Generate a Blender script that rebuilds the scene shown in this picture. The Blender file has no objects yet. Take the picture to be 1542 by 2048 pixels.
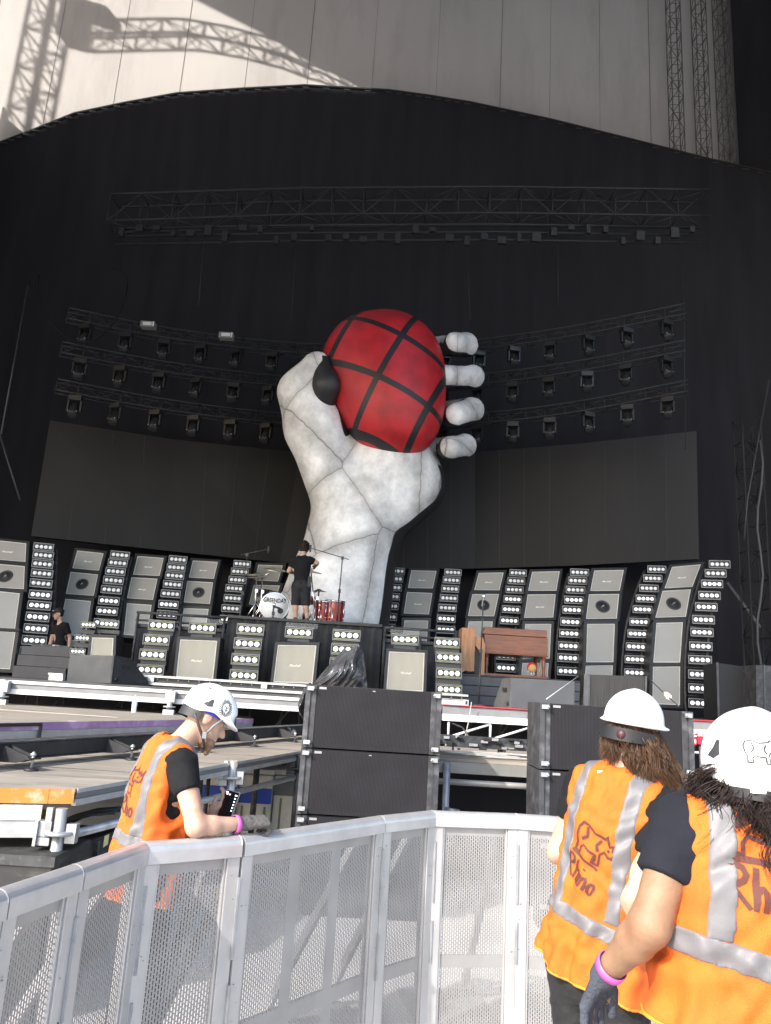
import bpy, bmesh, math, random
import numpy as np
from mathutils import Vector, Matrix, Euler
from mathutils.bvhtree import BVHTree

GZ = -0.12                         # height of the pit floor
scene = bpy.context.scene
COL = scene.collection
rnd = random.Random(7)

# ------------------------------------------------------------------ camera
F_PX, EYE = 1536.0, 1.78            # focal length in pixels of a 1542 x 2048 frame, eye height
_z = np.array([399 / F_PX, 6474 / F_PX, -1.0]); _z /= np.linalg.norm(_z)
_y = np.array([0, 0, -1.0]) - _z * np.dot([0, 0, -1.0], _z); _y /= np.linalg.norm(_y)
_x = np.cross(_y, _z)
CAM_R = np.array([_x, _y, _z])      # camera axes -> world
cam_data = bpy.data.cameras.new('camera')
cam = bpy.data.objects.new('camera', cam_data)
COL.objects.link(cam)
m = Matrix(CAM_R.tolist()).to_4x4()
m.translation = (0, 0, EYE)
cam.matrix_world = m
cam_data.sensor_fit = 'VERTICAL'
cam_data.sensor_height = 36.0
cam_data.lens = F_PX / 2048 * 36.0
cam_data.clip_start = 0.05
cam_data.clip_end = 500
scene.camera = cam
scene.render.resolution_x, scene.render.resolution_y = 771, 1024

# ------------------------------------------------------------------ light
SUN_DIR = Vector((-0.52, -0.62, 0.58)).normalized()      # towards the sun: behind and left of the camera
world = bpy.data.worlds.new("World")
scene.world = world
world.use_nodes = True
nt = world.node_tree
bg = nt.nodes['Background']
sky = nt.nodes.new('ShaderNodeTexSky')
sky.sky_type = 'NISHITA'
sky.sun_disc = False
sky.sun_elevation = math.asin(SUN_DIR.z)
sky.sun_rotation = math.atan2(SUN_DIR.x, SUN_DIR.y)
sky.dust_density = 2.0
nt.links.new(sky.outputs[0], bg.inputs[0])
bg.inputs[1].default_value = 0.15
sun_data = bpy.data.lights.new('sun', 'SUN')
sun_data.energy = 2.0
sun_data.angle = math.radians(0.5)
sun_data.color = (1.0, 0.95, 0.87)
sun = bpy.data.objects.new('sun', sun_data)
COL.objects.link(sun)
sun.location = (-20, -25, 25)
sun.rotation_euler = SUN_DIR.to_track_quat('Z', 'Y').to_euler()

scene.view_settings.view_transform = 'Standard'
scene.view_settings.look = 'None'
scene.view_settings.exposure = 1.9
scene.view_settings.gamma = 1.0
scene.view_settings.use_curve_mapping = False


# ------------------------------------------------------------------ placing helpers
def ray(px, py):
    return CAM_R @ np.array([(px - 771) / F_PX, -(py - 1024) / F_PX, -1.0])


def P(px, py, Y):
    """World point at depth Y seen at a pixel of the 1542 x 2048 photograph."""
    d = ray(px, py)
    return Vector((np.array([0, 0, EYE]) + d * (Y / d[1])).tolist())


def PZ(px, py, z):
    """World point at height z seen at a pixel."""
    d = ray(px, py)
    return Vector((np.array([0, 0, EYE]) + d * ((z - EYE) / d[2])).tolist())


def V(*a):
    return Vector(a)


# ------------------------------------------------------------------ materials
MATS = {}


def mat(name, col, rough=0.6, metal=0.0, var=0.12, nscale=6.0, bump=0.0, bscale=60.0, emit=0.0, spec=0.5,
        stain=None, stain_amt=0.0, stain_scale=1.5, alpha=1.0, trans=0.0, sheen=0.0, coat=0.0, stretch=None):
    if name in MATS:
        return MATS[name]
    mt = bpy.data.materials.new(name)
    mt.use_nodes = True
    t = mt.node_tree
    b = t.nodes['Principled BSDF']
    N, L = t.nodes.new, t.links.new
    tc = N('ShaderNodeTexCoord')
    src = tc.outputs['Object']
    if stretch:
        mp = N('ShaderNodeMapping')
        mp.inputs['Scale'].default_value = stretch
        L(src, mp.inputs['Vector'])
        src = mp.outputs[0]
    nz = N('ShaderNodeTexNoise')
    nz.inputs['Scale'].default_value = nscale
    nz.inputs['Detail'].default_value = 6
    L(src, nz.inputs['Vector'])
    rp = N('ShaderNodeValToRGB')
    lo = [max(0, c * (1 - var)) for c in col[:3]] + [1]
    hi = [min(1, c * (1 + var)) for c in col[:3]] + [1]
    rp.color_ramp.elements[0].color, rp.color_ramp.elements[1].color = lo, hi
    rp.color_ramp.elements[0].position, rp.color_ramp.elements[1].position = 0.3, 0.7
    L(nz.outputs[0], rp.inputs[0])
    out = rp.outputs[0]
    if stain is not None:
        n2 = N('ShaderNodeTexNoise')
        n2.inputs['Scale'].default_value = stain_scale
        n2.inputs['Detail'].default_value = 8
        n2.inputs['Roughness'].default_value = 0.7
        L(src, n2.inputs['Vector'])
        r2 = N('ShaderNodeValToRGB')
        r2.color_ramp.elements[0].position, r2.color_ramp.elements[1].position = 0.5, 0.68
        r2.color_ramp.elements[1].color = (stain_amt,) * 3 + (1,)
        L(n2.outputs[0], r2.inputs[0])
        mx = N('ShaderNodeMixRGB')
        mx.inputs[2].default_value = tuple(stain[:3]) + (1,)
        L(r2.outputs[0], mx.inputs[0]); L(out, mx.inputs[1])
        out = mx.outputs[0]
    L(out, b.inputs['Base Color'])
    b.inputs['Roughness'].default_value = rough
    b.inputs['Metallic'].default_value = metal
    b.inputs['Specular IOR Level'].default_value = spec
    if coat:
        b.inputs['Coat Weight'].default_value = coat
    if sheen:
        b.inputs['Sheen Weight'].default_value = sheen
    if trans:
        b.inputs['Transmission Weight'].default_value = trans
    if alpha < 1:
        b.inputs['Alpha'].default_value = alpha
    if emit:
        b.inputs['Emission Color'].default_value = tuple(col[:3]) + (1,)
        b.inputs['Emission Strength'].default_value = emit
    if bump:
        n3 = N('ShaderNodeTexNoise')
        n3.inputs['Scale'].default_value = bscale
        n3.inputs['Detail'].default_value = 4
        L(src, n3.inputs['Vector'])
        bp = N('ShaderNodeBump')
        bp.inputs['Strength'].default_value = bump
        bp.inputs['Distance'].default_value = 0.02
        L(n3.outputs[0], bp.inputs['Height'])
        L(bp.outputs[0], b.inputs['Normal'])
    MATS[name] = mt
    return mt


def slot_mat(name, col, pw, ph, sw, sh, metal=0.6, rough=0.45, bands=None, hole_dark=None):
    """Sheet metal pierced with staggered slots (object X,Z in metres); bands = list of (x0,x1,z0,z1) left solid."""
    mt = bpy.data.materials.new(name)
    mt.use_nodes = True
    t = mt.node_tree
    b = t.nodes['Principled BSDF']
    N, L = t.nodes.new, t.links.new

    def mth(op, a, c=None):
        n = N('ShaderNodeMath'); n.operation = op
        for i, v in enumerate((a, c)):
            if v is None:
                continue
            if isinstance(v, (int, float)):
                n.inputs[i].default_value = v
            else:
                L(v, n.inputs[i])
        return n.outputs[0]
    tc = N('ShaderNodeTexCoord')
    sp = N('ShaderNodeSeparateXYZ')
    L(tc.outputs['Object'], sp.inputs[0])
    X, Z = sp.outputs[0], sp.outputs[2]
    u = mth('DIVIDE', X, pw)
    v = mth('DIVIDE', Z, ph)
    col_i = mth('FLOOR', u)
    odd = mth('MODULO', mth('ABSOLUTE', col_i), 2.0)
    v2 = mth('ADD', v, mth('MULTIPLY', odd, 0.5))
    fu = mth('ABSOLUTE', mth('SUBTRACT', mth('FRACT', u), 0.5))
    fv = mth('ABSOLUTE', mth('SUBTRACT', mth('FRACT', v2), 0.5))
    hole = mth('MULTIPLY', mth('LESS_THAN', fu, sw / pw / 2), mth('LESS_THAN', fv, sh / ph / 2))
    for x0, x1, z0, z1 in bands or []:
        ins = mth('MULTIPLY', mth('MULTIPLY', mth('GREATER_THAN', X, x0), mth('LESS_THAN', X, x1)),
                  mth('MULTIPLY', mth('GREATER_THAN', Z, z0), mth('LESS_THAN', Z, z1)))
        hole = mth('MULTIPLY', hole, mth('SUBTRACT', 1.0, ins))
    nz = N('ShaderNodeTexNoise'); nz.inputs['Scale'].default_value = 3.5; nz.inputs['Detail'].default_value = 6
    L(tc.outputs['Object'], nz.inputs['Vector'])
    rp = N('ShaderNodeValToRGB')
    rp.color_ramp.elements[0].color = [c * 0.8 for c in col] + [1]
    rp.color_ramp.elements[1].color = [min(1, c * 1.12) for c in col] + [1]
    rp.color_ramp.elements[0].position, rp.color_ramp.elements[1].position = 0.3, 0.7
    L(nz.outputs[0], rp.inputs[0])
    b.inputs['Metallic'].default_value = metal
    b.inputs['Roughness'].default_value = rough
    if hole_dark is not None:
        b.inputs['Specular IOR Level'].default_value = 0.12
    if hole_dark is None:
        L(rp.outputs[0], b.inputs['Base Color'])
        L(mth('SUBTRACT', 1.0, hole), b.inputs['Alpha'])
    else:
        mx = N('ShaderNodeMixRGB')
        L(hole, mx.inputs[0]); L(rp.outputs[0], mx.inputs[1])
        mx.inputs[2].default_value = tuple(hole_dark) + (1,)
        L(mx.outputs[0], b.inputs['Base Color'])
    MATS[name] = mt
    return mt


# ------------------------------------------------------------------ object helpers
def tag(o, label=None, cat=None, group=None, kind=None):
    if label: o['label'] = label
    if cat: o['category'] = cat
    if group: o['group'] = group
    if kind: o['kind'] = kind
    return o


def thing(name, label, cat, loc, group=None):
    o = bpy.data.objects.new(name, None)
    COL.objects.link(o)
    o.location = Vector(loc)
    o.empty_display_size = 0.1
    return tag(o, label, cat, group)


def root_loc(o):
    l = Vector((0, 0, 0))
    while o is not None:
        l += o.location
        o = o.parent
    return l


class MB:
    """Collects shapes in world coordinates and links them as one mesh object."""

    def __init__(self):
        self.v, self.f, self.mi, self.sm = [], [], [], []

    def add(self, vs, fs, mi=0, smooth=False):
        o = len(self.v)
        self.v += [tuple(p) for p in vs]
        for f in fs:
            self.f.append(tuple(i + o for i in f)); self.mi.append(mi); self.sm.append(smooth)
        return self

    def box(self, c, s, rot=None, mi=0):
        hx, hy, hz = s[0] / 2, s[1] / 2, s[2] / 2
        pts = [Vector((x, y, z)) for x in (-hx, hx) for y in (-hy, hy) for z in (-hz, hz)]
        if rot is not None:
            pts = [rot @ p for p in pts]
        pts = [p + Vector(c) for p in pts]
        return self.add(pts, [(0, 1, 3, 2), (4, 6, 7, 5), (0, 4, 5, 1), (2, 3, 7, 6), (0, 2, 6, 4), (1, 5, 7, 3)], mi)

    def bbox(self, a, b, mi=0):
        a, b = Vector(a), Vector(b)
        return self.box((a + b) / 2, [abs(b[i] - a[i]) for i in range(3)], None, mi)

    def hexa(self, q, n, th, mi=0):
        """q: four front corners TL TR BR BL; pushed back along -n by th."""
        q = [Vector(p) for p in q]
        bk = [p - n * th for p in q]
        return self.add(q + bk, [(0, 3, 2, 1), (4, 5, 6, 7), (0, 1, 5, 4), (1, 2, 6, 5), (2, 3, 7, 6), (3, 0, 4, 7)], mi)

    def tube(self, pts, r, n=8, mi=0, cap=True, smooth=True):
        pts = [Vector(p) for p in pts]
        rs = r if isinstance(r, (list, tuple)) else [r] * len(pts)
        vs, fs = [], []
        ref = Vector((0, 0, 1))
        if abs((pts[-1] - pts[0]).normalized().z) > 0.95:
            ref = Vector((0, 1, 0))
        for i, p in enumerate(pts):
            t = (pts[min(i + 1, len(pts) - 1)] - pts[max(i - 1, 0)])
            t = t.normalized() if t.length > 1e-9 else Vector((0, 0, 1))
            a = t.cross(ref)
            a = a.normalized() if a.length > 1e-6 else t.orthogonal().normalized()
            b = t.cross(a)
            for k in range(n):
                an = 2 * math.pi * k / n
                vs.append(p + (a * math.cos(an) + b * math.sin(an)) * rs[i])
        for i in range(len(pts) - 1):
            for k in range(n):
                k2 = (k + 1) % n
                fs.append((i * n + k, i * n + k2, (i + 1) * n + k2, (i + 1) * n + k))
        self.add(vs, fs, mi, smooth)
        if cap:
            o = len(self.v) - len(vs)
            self.f.append(tuple(o + k for k in range(n))[::-1]); self.mi.append(mi); self.sm.append(False)
            e = o + (len(pts) - 1) * n
            self.f.append(tuple(e + k for k in range(n))); self.mi.append(mi); self.sm.append(False)
        return self

    def bar(self, a, b, w, h, up=Vector((0, 0, 1)), mi=0):
        """Rectangular bar from a to b; w across, h along up."""
        a, b = Vector(a), Vector(b)
        t = (b - a).normalized()
        s = t.cross(up)
        s = s.normalized() if s.length > 1e-6 else t.orthogonal().normalized()
        u = s.cross(t)
        vs = []
        for p in (a, b):
            for i, j in ((-1, -1), (1, -1), (1, 1), (-1, 1)):
                vs.append(p + s * (i * w / 2) + u * (j * h / 2))
        return self.add(vs, [(0, 1, 2, 3), (7, 6, 5, 4), (0, 4, 5, 1), (1, 5, 6, 2), (2, 6, 7, 3), (3, 7, 4, 0)], mi)

    def lathe(self, prof, c, axis=Vector((0, 0, 1)), n=24, mi=0, smooth=True):
        axis = Vector(axis).normalized()
        a = axis.orthogonal().normalized()
        b = axis.cross(a)
        c = Vector(c)
        vs, fs = [], []
        for r, h in prof:
            for k in range(n):
                an = 2 * math.pi * k / n
                vs.append(c + axis * h + (a * math.cos(an) + b * math.sin(an)) * r)
        for i in range(len(prof) - 1):
            for k in range(n):
                k2 = (k + 1) % n
                fs.append((i * n + k, i * n + k2, (i + 1) * n + k2, (i + 1) * n + k))
        return self.add(vs, fs, mi, smooth)

    def prism(self, poly, off, mi=0):
        """Planar polygon extruded by the vector off."""
        poly = [Vector(p) for p in poly]
        n = len(poly)
        vs = poly + [p + Vector(off) for p in poly]
        fs = [tuple(range(n)), tuple(range(2 * n - 1, n - 1, -1))]
        for i in range(n):
            j = (i + 1) % n
            fs.append((i, i + n, j + n, j))
        return self.add(vs, fs, mi)

    def build(self, name, mats, parent=None, label=None, bevel=0.0, local=False, subd=0):
        me = bpy.data.meshes.new(name)
        org = Vector((0, 0, 0))
        if parent is not None and not local:
            org = root_loc(parent)
        if parent is None and not local:
            vv = np.array([tuple(p) for p in self.v])
            c = (vv.min(0) + vv.max(0)) / 2
            org = Vector((c[0], c[1], vv[:, 2].min()))
        me.from_pydata([tuple(Vector(p) - org) for p in self.v], [], self.f)
        if not isinstance(mats, (list, tuple)):
            mats = [mats]
        for x in mats:
            me.materials.append(x)
        me.polygons.foreach_set('material_index', self.mi)
        me.polygons.foreach_set('use_smooth', self.sm)
        bm = bmesh.new(); bm.from_mesh(me)
        bmesh.ops.recalc_face_normals(bm, faces=bm.faces[:])
        bm.to_mesh(me); bm.free()
        me.update()
        o = bpy.data.objects.new(name, me)
        COL.objects.link(o)
        if parent is not None:
            o.parent = parent
        else:
            o.location = org
        if bevel:
            bv = o.modifiers.new('bevel', 'BEVEL')
            bv.width = bevel; bv.segments = 2; bv.limit_method = 'ANGLE'
        if label:
            o['label'] = label
        return o


def solo(mb, name, mats, label, cat, group=None, kind=None, bevel=0.0):
    o = mb.build(name, mats, bevel=bevel)
    return tag(o, label, cat, group, kind)


def copy_tree(o, parent=None):
    c = o.copy()
    COL.objects.link(c)
    c.parent = parent
    for ch in list(o.children):
        copy_tree(ch, c)
    return c


_txt = {}


def text_mesh(s, shear=0.0, res=3, bold=0.0):
    """Flat lettering as (verts, faces) with unit height, starting at x=0."""
    key = (s, shear, bold)
    if key in _txt:
        return _txt[key]
    cu = bpy.data.curves.new('lettering', 'FONT')
    cu.body = s; cu.shear = shear; cu.resolution_u = res; cu.offset = bold
    o = bpy.data.objects.new('lettering', cu)
    COL.objects.link(o)
    dg = bpy.context.evaluated_depsgraph_get()
    ev = o.evaluated_get(dg)
    me = ev.to_mesh()
    v = np.array([tuple(p.co) for p in me.vertices])
    f = [tuple(p.vertices) for p in me.polygons]
    ev.to_mesh_clear()
    bpy.data.objects.remove(o); bpy.data.curves.remove(cu)
    v[:, :2] -= v[:, :2].min(0)
    v /= v[:, 1].max()
    _txt[key] = (v, f)
    return _txt[key]


# ------------------------------------------------------------------ implicit surfaces (numpy surface nets)
def sdf_mesh(fn, lo, hi, h):
    lo, hi = np.array(lo, float), np.array(hi, float)
    n = np.maximum(np.ceil((hi - lo) / h).astype(int) + 1, 3)
    ax = [(lo[i] + h * np.arange(n[i])).astype(np.float32) for i in range(3)]
    X, Y, Z = np.meshgrid(*ax, indexing='ij')
    v = fn(X, Y, Z).astype(np.float32)
    s = v < 0
    cnt = np.zeros(tuple(n - 1), np.int8)
    for i in (0, 1):
        for j in (0, 1):
            for k in (0, 1):
                cnt += s[i:n[0] - 1 + i, j:n[1] - 1 + j, k:n[2] - 1 + k]
    act = (cnt > 0) & (cnt < 8)
    idx = np.full(act.shape, -1, np.int64)
    ci = np.argwhere(act)
    idx[act] = np.arange(len(ci))
    acc = np.zeros((len(ci), 3)); num = np.zeros(len(ci))
    cor = [(i, j, k) for i in (0, 1) for j in (0, 1) for k in (0, 1)]
    for a in cor:
        for b in cor:
            d = [b[q] - a[q] for q in range(3)]
            if sum(d) != 1 or min(d) < 0:
                continue
            va = v[ci[:, 0] + a[0], ci[:, 1] + a[1], ci[:, 2] + a[2]]
            vb = v[ci[:, 0] + b[0], ci[:, 1] + b[1], ci[:, 2] + b[2]]
            x = (va < 0) != (vb < 0)
            t = np.where(x, va / np.where(va - vb == 0, 1, va - vb), 0)
            pt = np.array(a)[None] + t[:, None] * np.array(d)[None]
            acc[x] += pt[x]; num[x] += 1
    pos = lo + h * (ci + acc / num[:, None])
    faces = []
    for q in range(3):
        r, w = (q + 1) % 3, (q + 2) % 3
        sl0 = [slice(None)] * 3; sl1 = [slice(None)] * 3
        sl0[q] = slice(0, n[q] - 1); sl1[q] = slice(1, n[q])
        a, b = s[tuple(sl0)], s[tuple(sl1)]
        e = np.argwhere(a != b)
        e = e[(e[:, r] > 0) & (e[:, w] > 0) & (e[:, r] < n[r] - 1) & (e[:, w] < n[w] - 1)]
        ins = a[e[:, 0], e[:, 1], e[:, 2]]
        def cell(dr, dw):
            c = e.copy(); c[:, r] += dr; c[:, w] += dw
            return idx[c[:, 0], c[:, 1], c[:, 2]]
        qd = np.stack([cell(-1, -1), cell(0, -1), cell(0, 0), cell(-1, 0)], 1)
        qd[~ins] = qd[~ins][:, ::-1]
        faces.append(qd)
    return pos, np.concatenate(faces)


def np_mesh(name, pos, faces, mats, parent=None, smooth=True, label=None, relax=0):
    """numpy verts (world) and quads -> linked object under parent."""
    pos = np.array(pos, float)
    if relax:
        ed = np.concatenate([faces[:, [i, (i + 1) % 4]] for i in range(4)])
        for _ in range(relax):
            s = np.zeros_like(pos); c = np.zeros(len(pos))
            np.add.at(s, ed[:, 0], pos[ed[:, 1]]); np.add.at(c, ed[:, 0], 1)
            np.add.at(s, ed[:, 1], pos[ed[:, 0]]); np.add.at(c, ed[:, 1], 1)
            pos = pos * 0.5 + 0.5 * s / np.maximum(c, 1)[:, None]
    org = np.array(root_loc(parent)) if parent is not None else np.zeros(3)
    if parent is None:
        org = (pos.min(0) + pos.max(0)) / 2; org[2] = pos[:, 2].min()
    me = bpy.data.meshes.new(name)
    me.vertices.add(len(pos)); me.vertices.foreach_set('co', (pos - org).astype(np.float32).ravel())
    nf = len(faces)
    me.loops.add(nf * 4); me.loops.foreach_set('vertex_index', faces.astype(np.int32).ravel())
    me.polygons.add(nf)
    me.polygons.foreach_set('loop_start', np.arange(0, nf * 4, 4, dtype=np.int32))
    me.polygons.foreach_set('use_smooth', np.full(nf, smooth))
    me.update(calc_edges=True)
    me.validate()
    for x in (mats if isinstance(mats, (list, tuple)) else [mats]):
        me.materials.append(x)
    o = bpy.data.objects.new(name, me)
    COL.objects.link(o)
    if parent is not None:
        o.parent = parent
    else:
        o.location = Vector(org)
    if label:
        o['label'] = label
    return o


def s_cap(X, Y, Z, a, b, ra, rb):
    a, b = np.array(a, float), np.array(b, float)
    d = b - a
    dd = max(float(d @ d), 1e-9)
    t = np.clip(((X - a[0]) * d[0] + (Y - a[1]) * d[1] + (Z - a[2]) * d[2]) / dd, 0, 1)
    return np.sqrt((X - a[0] - t * d[0]) ** 2 + (Y - a[1] - t * d[1]) ** 2 + (Z - a[2] - t * d[2]) ** 2) - (ra + (rb - ra) * t)


def s_ell(X, Y, Z, c, r):
    x, y, z = (X - c[0]) / r[0], (Y - c[1]) / r[1], (Z - c[2]) / r[2]
    k0 = np.sqrt(x * x + y * y + z * z)
    k1 = np.sqrt((x / r[0]) ** 2 + (y / r[1]) ** 2 + (z / r[2]) ** 2)
    return k0 * (k0 - 1) / np.maximum(k1, 1e-6)


def smin(a, b, k):
    h = np.clip(0.5 + 0.5 * (b - a) / k, 0, 1)
    return b + (a - b) * h - k * h * (1 - h)


def smax(a, b, k):
    return -smin(-a, -b, k)

# ------------------------------------------------------------------ common materials
M_black = mat('black_drape', (0.0215, 0.021, 0.0245), 0.95, var=0.16, nscale=0.8, spec=0.1, stretch=(2.2, 1, .25))
M_blk = mat('black_paint', (0.018, 0.018, 0.02), 0.5, var=0.4, nscale=9, bump=0.1)
M_blk2 = mat('worn_black', (0.03, 0.03, 0.033), 0.55, var=0.4, nscale=12, stain=(0.13, 0.13, 0.14), stain_amt=0.6, stain_scale=9)
M_steel = mat('galvanised_steel', (0.38, 0.39, 0.40), 0.42, 0.55, var=0.2, nscale=14, stain=(0.28, 0.27, 0.26), stain_amt=0.5, stain_scale=7)
M_alu = mat('bare_aluminium', (0.45, 0.45, 0.45), 0.4, 0.4, var=0.12, nscale=8, stain=(0.33, 0.33, 0.33), stain_amt=0.5, stain_scale=5)
M_white = mat('white_paint', (0.56, 0.56, 0.56), 0.45, var=0.08, nscale=7, stain=(0.45, 0.44, 0.43), stain_amt=0.4, stain_scale=6)
M_dim = mat('dull_grey_metal', (0.07, 0.07, 0.072), 0.5, 0.5, var=0.4, nscale=10)
M_dgrey = mat('dark_grey_paint', (0.06, 0.062, 0.066), 0.6, var=0.25, nscale=4, stain=(0.12, 0.12, 0.12), stain_amt=0.35, stain_scale=4)
M_chrome = mat('chrome', (0.8, 0.8, 0.82), 0.15, 1.0, var=0.05)

# ------------------------------------------------------------------ ground
M_ground = mat('concrete_ground', (0.54, 0.53, 0.51), 0.85, var=0.12, nscale=1.5, bump=0.2, bscale=40, stain=(0.38, 0.37, 0.35), stain_amt=0.6, stain_scale=0.8)
g = MB().add([(-120, -80, GZ), (120, -80, GZ), (120, 120, GZ), (-120, 120, GZ)], [(0, 1, 2, 3)])
solo(g, 'ground', M_ground, 'pale concrete floor beyond the crowd barrier', 'ground', kind='structure')

# ------------------------------------------------------------------ canopy wall of pale fabric over the arch
M_canopy = mat('canopy_fabric', (0.50, 0.47, 0.45), 0.75, var=0.05, nscale=0.7, bump=0.12, bscale=3.0, stretch=(1.0, 1.0, 0.18), stain=(0.38, 0.345, 0.33), stain_amt=0.8, stain_scale=0.5)
M_seam = mat('canopy_seam', (0.24, 0.23, 0.22), 0.8)
CAN = [(-420, 22.9), (-40, 23.3), (358, 24.3), (612, 25.0), (1000, 25.2), (1300, 25.0), (1750, 24.2)]
plan = [P(px, 190, Y) for px, Y in CAN]


def canopy_point(px, py):
    for (a, Ya), (b, Yb) in zip(CAN, CAN[1:]):
        if px <= b or b == 1750:
            pa, pb = P(a, 190, Ya), P(b, 190, Yb)
            # intersect the pixel ray with the vertical plane through pa, pb
            n = Vector((pb.y - pa.y, -(pb.x - pa.x), 0))
            d = Vector(ray(px, py).tolist()); o = V(0, 0, EYE)
            return o + d * ((pa - o).dot(n) / d.dot(n))


can = thing('fabric_canopy', 'pale grey faceted fabric canopy wall above the black arch', 'canopy', (0, 25, 15))
mb = MB()
for a, b in zip(plan, plan[1:]):
    for k in range(1):
        mb.add([V(a.x, a.y, 15), V(b.x, b.y, 15), V(b.x, b.y, 38), V(a.x, a.y, 38)], [(0, 1, 2, 3)])
        mb.add([V(a.x, a.y + .1, 15), V(b.x, b.y + .1, 15), V(b.x, b.y + .1, 38), V(a.x, a.y + .1, 38)], [(0, 1, 2, 3)])
mb.build('fabric_skin', M_canopy, can)
mb = MB()
for a, b in zip(plan, plan[1:]):
    n = max(1, int((b - a).length / 1.9))
    for k in range(n):
        p = a.lerp(b, k / n)
        w = 0.014 if k == 0 else 0.007
        mb.bbox((p.x - w, p.y - 0.012, 15.2), (p.x + w, p.y - 0.002, 37.5))
mb.build('seam', M_seam, can)

# black back curtain with its arched top
ARCH = [(-420, 480), (-180, 372), (0, 285), (60, 262), (150, 226), (250, 205), (355, 186), (480, 177), (610, 170), (780, 180), (860, 191), (940, 204), (1100, 238),
        (1250, 275), (1420, 318), (1542, 345), (1700, 400), (1950, 520)]
top = [P(x, y, 22.8) for x, y in ARCH]
poly = [V(top[0].x, 22.8, 0)] + top + [V(top[-1].x, 22.8, 0)]
cur = MB().prism(poly, V(0, 0.08, 0))
bk = solo(cur, 'back_curtain', M_black, 'huge black curtain with an arched top edge closing the back of the stage', 'curtain')
hem = MB()
for a, b in zip(top, top[1:]):
    hem.bar(a + V(0, -.03, -.03), b + V(0, -.03, -.03), 0.05, 0.05)
n = 70
for i in range(n):
    t = i / n * (len(top) - 1); k = int(t)
    p = top[k].lerp(top[k + 1], t - k)
    hem.box(p + V(0, -.06, -.14), (.22, .012, .05), None, 1)
hem.build('top_hem', [mat('hem', (0.02, 0.02, 0.022), 0.8), mat('hem_clip', (0.03, 0.03, 0.03), 0.7)], bk)
for sx, lab in ((-1, 'black side curtain hanging at the left edge of the stage'), (1, 'black side curtain hanging at the right edge of the stage')):
    mb = MB()
    N = 40
    pts = [V(sx * (15.2 + 0.12 * math.sin(i * 1.7)), 13 + i * 9.6 / N, 0) for i in range(N + 1)]
    for a, b in zip(pts, pts[1:]):
        mb.add([a, b, b + V(0, 0, 22), a + V(0, 0, 22), a + V(sx * .05, 0, 0), b + V(sx * .05, 0, 0), b + V(sx * .05, 0, 22), a + V(sx * .05, 0, 22)],
               [(0, 1, 2, 3), (7, 6, 5, 4), (3, 2, 6, 7)])
    solo(mb, 'side_curtain', M_black, lab, 'curtain')
# black sheet standing in for the shade at the canopy's right end
a, b = P(1468, 100, 23.6), P(1900, 100, 23.2)
mb = MB().prism([V(a.x, a.y, 14), V(b.x, b.y, 14), V(b.x, b.y, 38), V(a.x, a.y, 38)], V(0, .06, 0))
solo(mb, 'shade_drop', M_black, 'tall black sheet standing in for shade at the right end of the canopy', 'curtain')


# ------------------------------------------------------------------ lattice trusses
def lattice(mb, pts, w, h, step, rc=0.025, rb=0.014, up=None, side=None, n=6):
    """Box truss along pts; w across (side), h along up."""
    # resample
    seg = [0]
    for a, b in zip(pts, pts[1:]):
        seg.append(seg[-1] + (b - a).length)
    L = seg[-1]; k = max(2, int(round(L / step)))
    rs = []
    for i in range(k + 1):
        d = L * i / k
        j = max(q for q in range(len(seg) - 1) if seg[q] <= d + 1e-6)
        rs.append(pts[j].lerp(pts[j + 1], min(1, (d - seg[j]) / max(1e-6, seg[j + 1] - seg[j]))))
    ch = [[], [], [], []]
    for i, p in enumerate(rs):
        t = (rs[min(i + 1, k)] - rs[max(i - 1, 0)]).normalized()
        s = side if side is not None else t.cross(up).normalized()
        u = up if up is not None else s.cross(t).normalized()
        for c, (x, y) in zip(ch, ((-1, -1), (1, -1), (1, 1), (-1, 1))):
            c.append(p + s * (x * w / 2) + u * (y * h / 2))
    for c in ch:
        mb.tube(c, rc, n)
    for i in range(k):
        for q in range(4):
            A, B = ch[q], ch[(q + 1) % 4]
            if (i + q) % 2:
                mb.tube([A[i], B[i + 1]], rb, 4)
            else:
                mb.tube([B[i], A[i + 1]], rb, 4)
            mb.tube([A[i], B[i]], rb, 4)
    return mb


def sun_up(p, t):
    return p + SUN_DIR * t


# tower and curved front truss outside the picture: the trusses whose shadows lie on the canopy
c = sun_up(canopy_point(82, 120), 14)
mb = lattice(MB(), [V(c.x, c.y, 0), V(c.x, c.y, 46)], 0.72, 0.72, 0.85, 0.06, 0.035, up=V(0, 1, 0), side=V(1, 0, 0))
solo(mb, 'truss_tower', M_dim, 'tall square lattice tower standing in front of the left wing', 'tower')
pts = [sun_up(canopy_point(x, y), 12) for x, y in [(165, 72), (270, 70), (375, 68), (460, 82), (560, 108), (640, 138), (740, 185)]]
mb = lattice(MB(), pts, 0.6, 0.62, 0.8, 0.05, 0.028, up=V(0, 0, 1))
mb.box(pts[0] + V(-.3, 0, .4), (.6, .6, 1.6)); mb.box(pts[0] + V(.2, 0, 1.1), (1.3, .7, .35))
solo(mb, 'roof_truss', M_dim, 'curved roof truss carrying a lamp housing above the stage front', 'truss')
edge = [sun_up(canopy_point(x, y), 20) for x, y in [(290, -50), (390, 0), (545, 78), (705, 168), (1000, 330), (1740, 720)]]  # edge placed along the sun so the unseen sheet casts the canopy's shade line
mb = MB()
lift = V(18, 0, 20)
for a, b in zip(edge, edge[1:]):
    mb.hexa([a + lift, b + lift, b, a], V(0, -1, 0), 0.08)
solo(mb, 'shade_sheet', mat('shade_pvc', (0.3, 0.3, 0.3), 0.7), 'unseen grey sheet added to shade the right of the canopy', 'roof')
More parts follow.
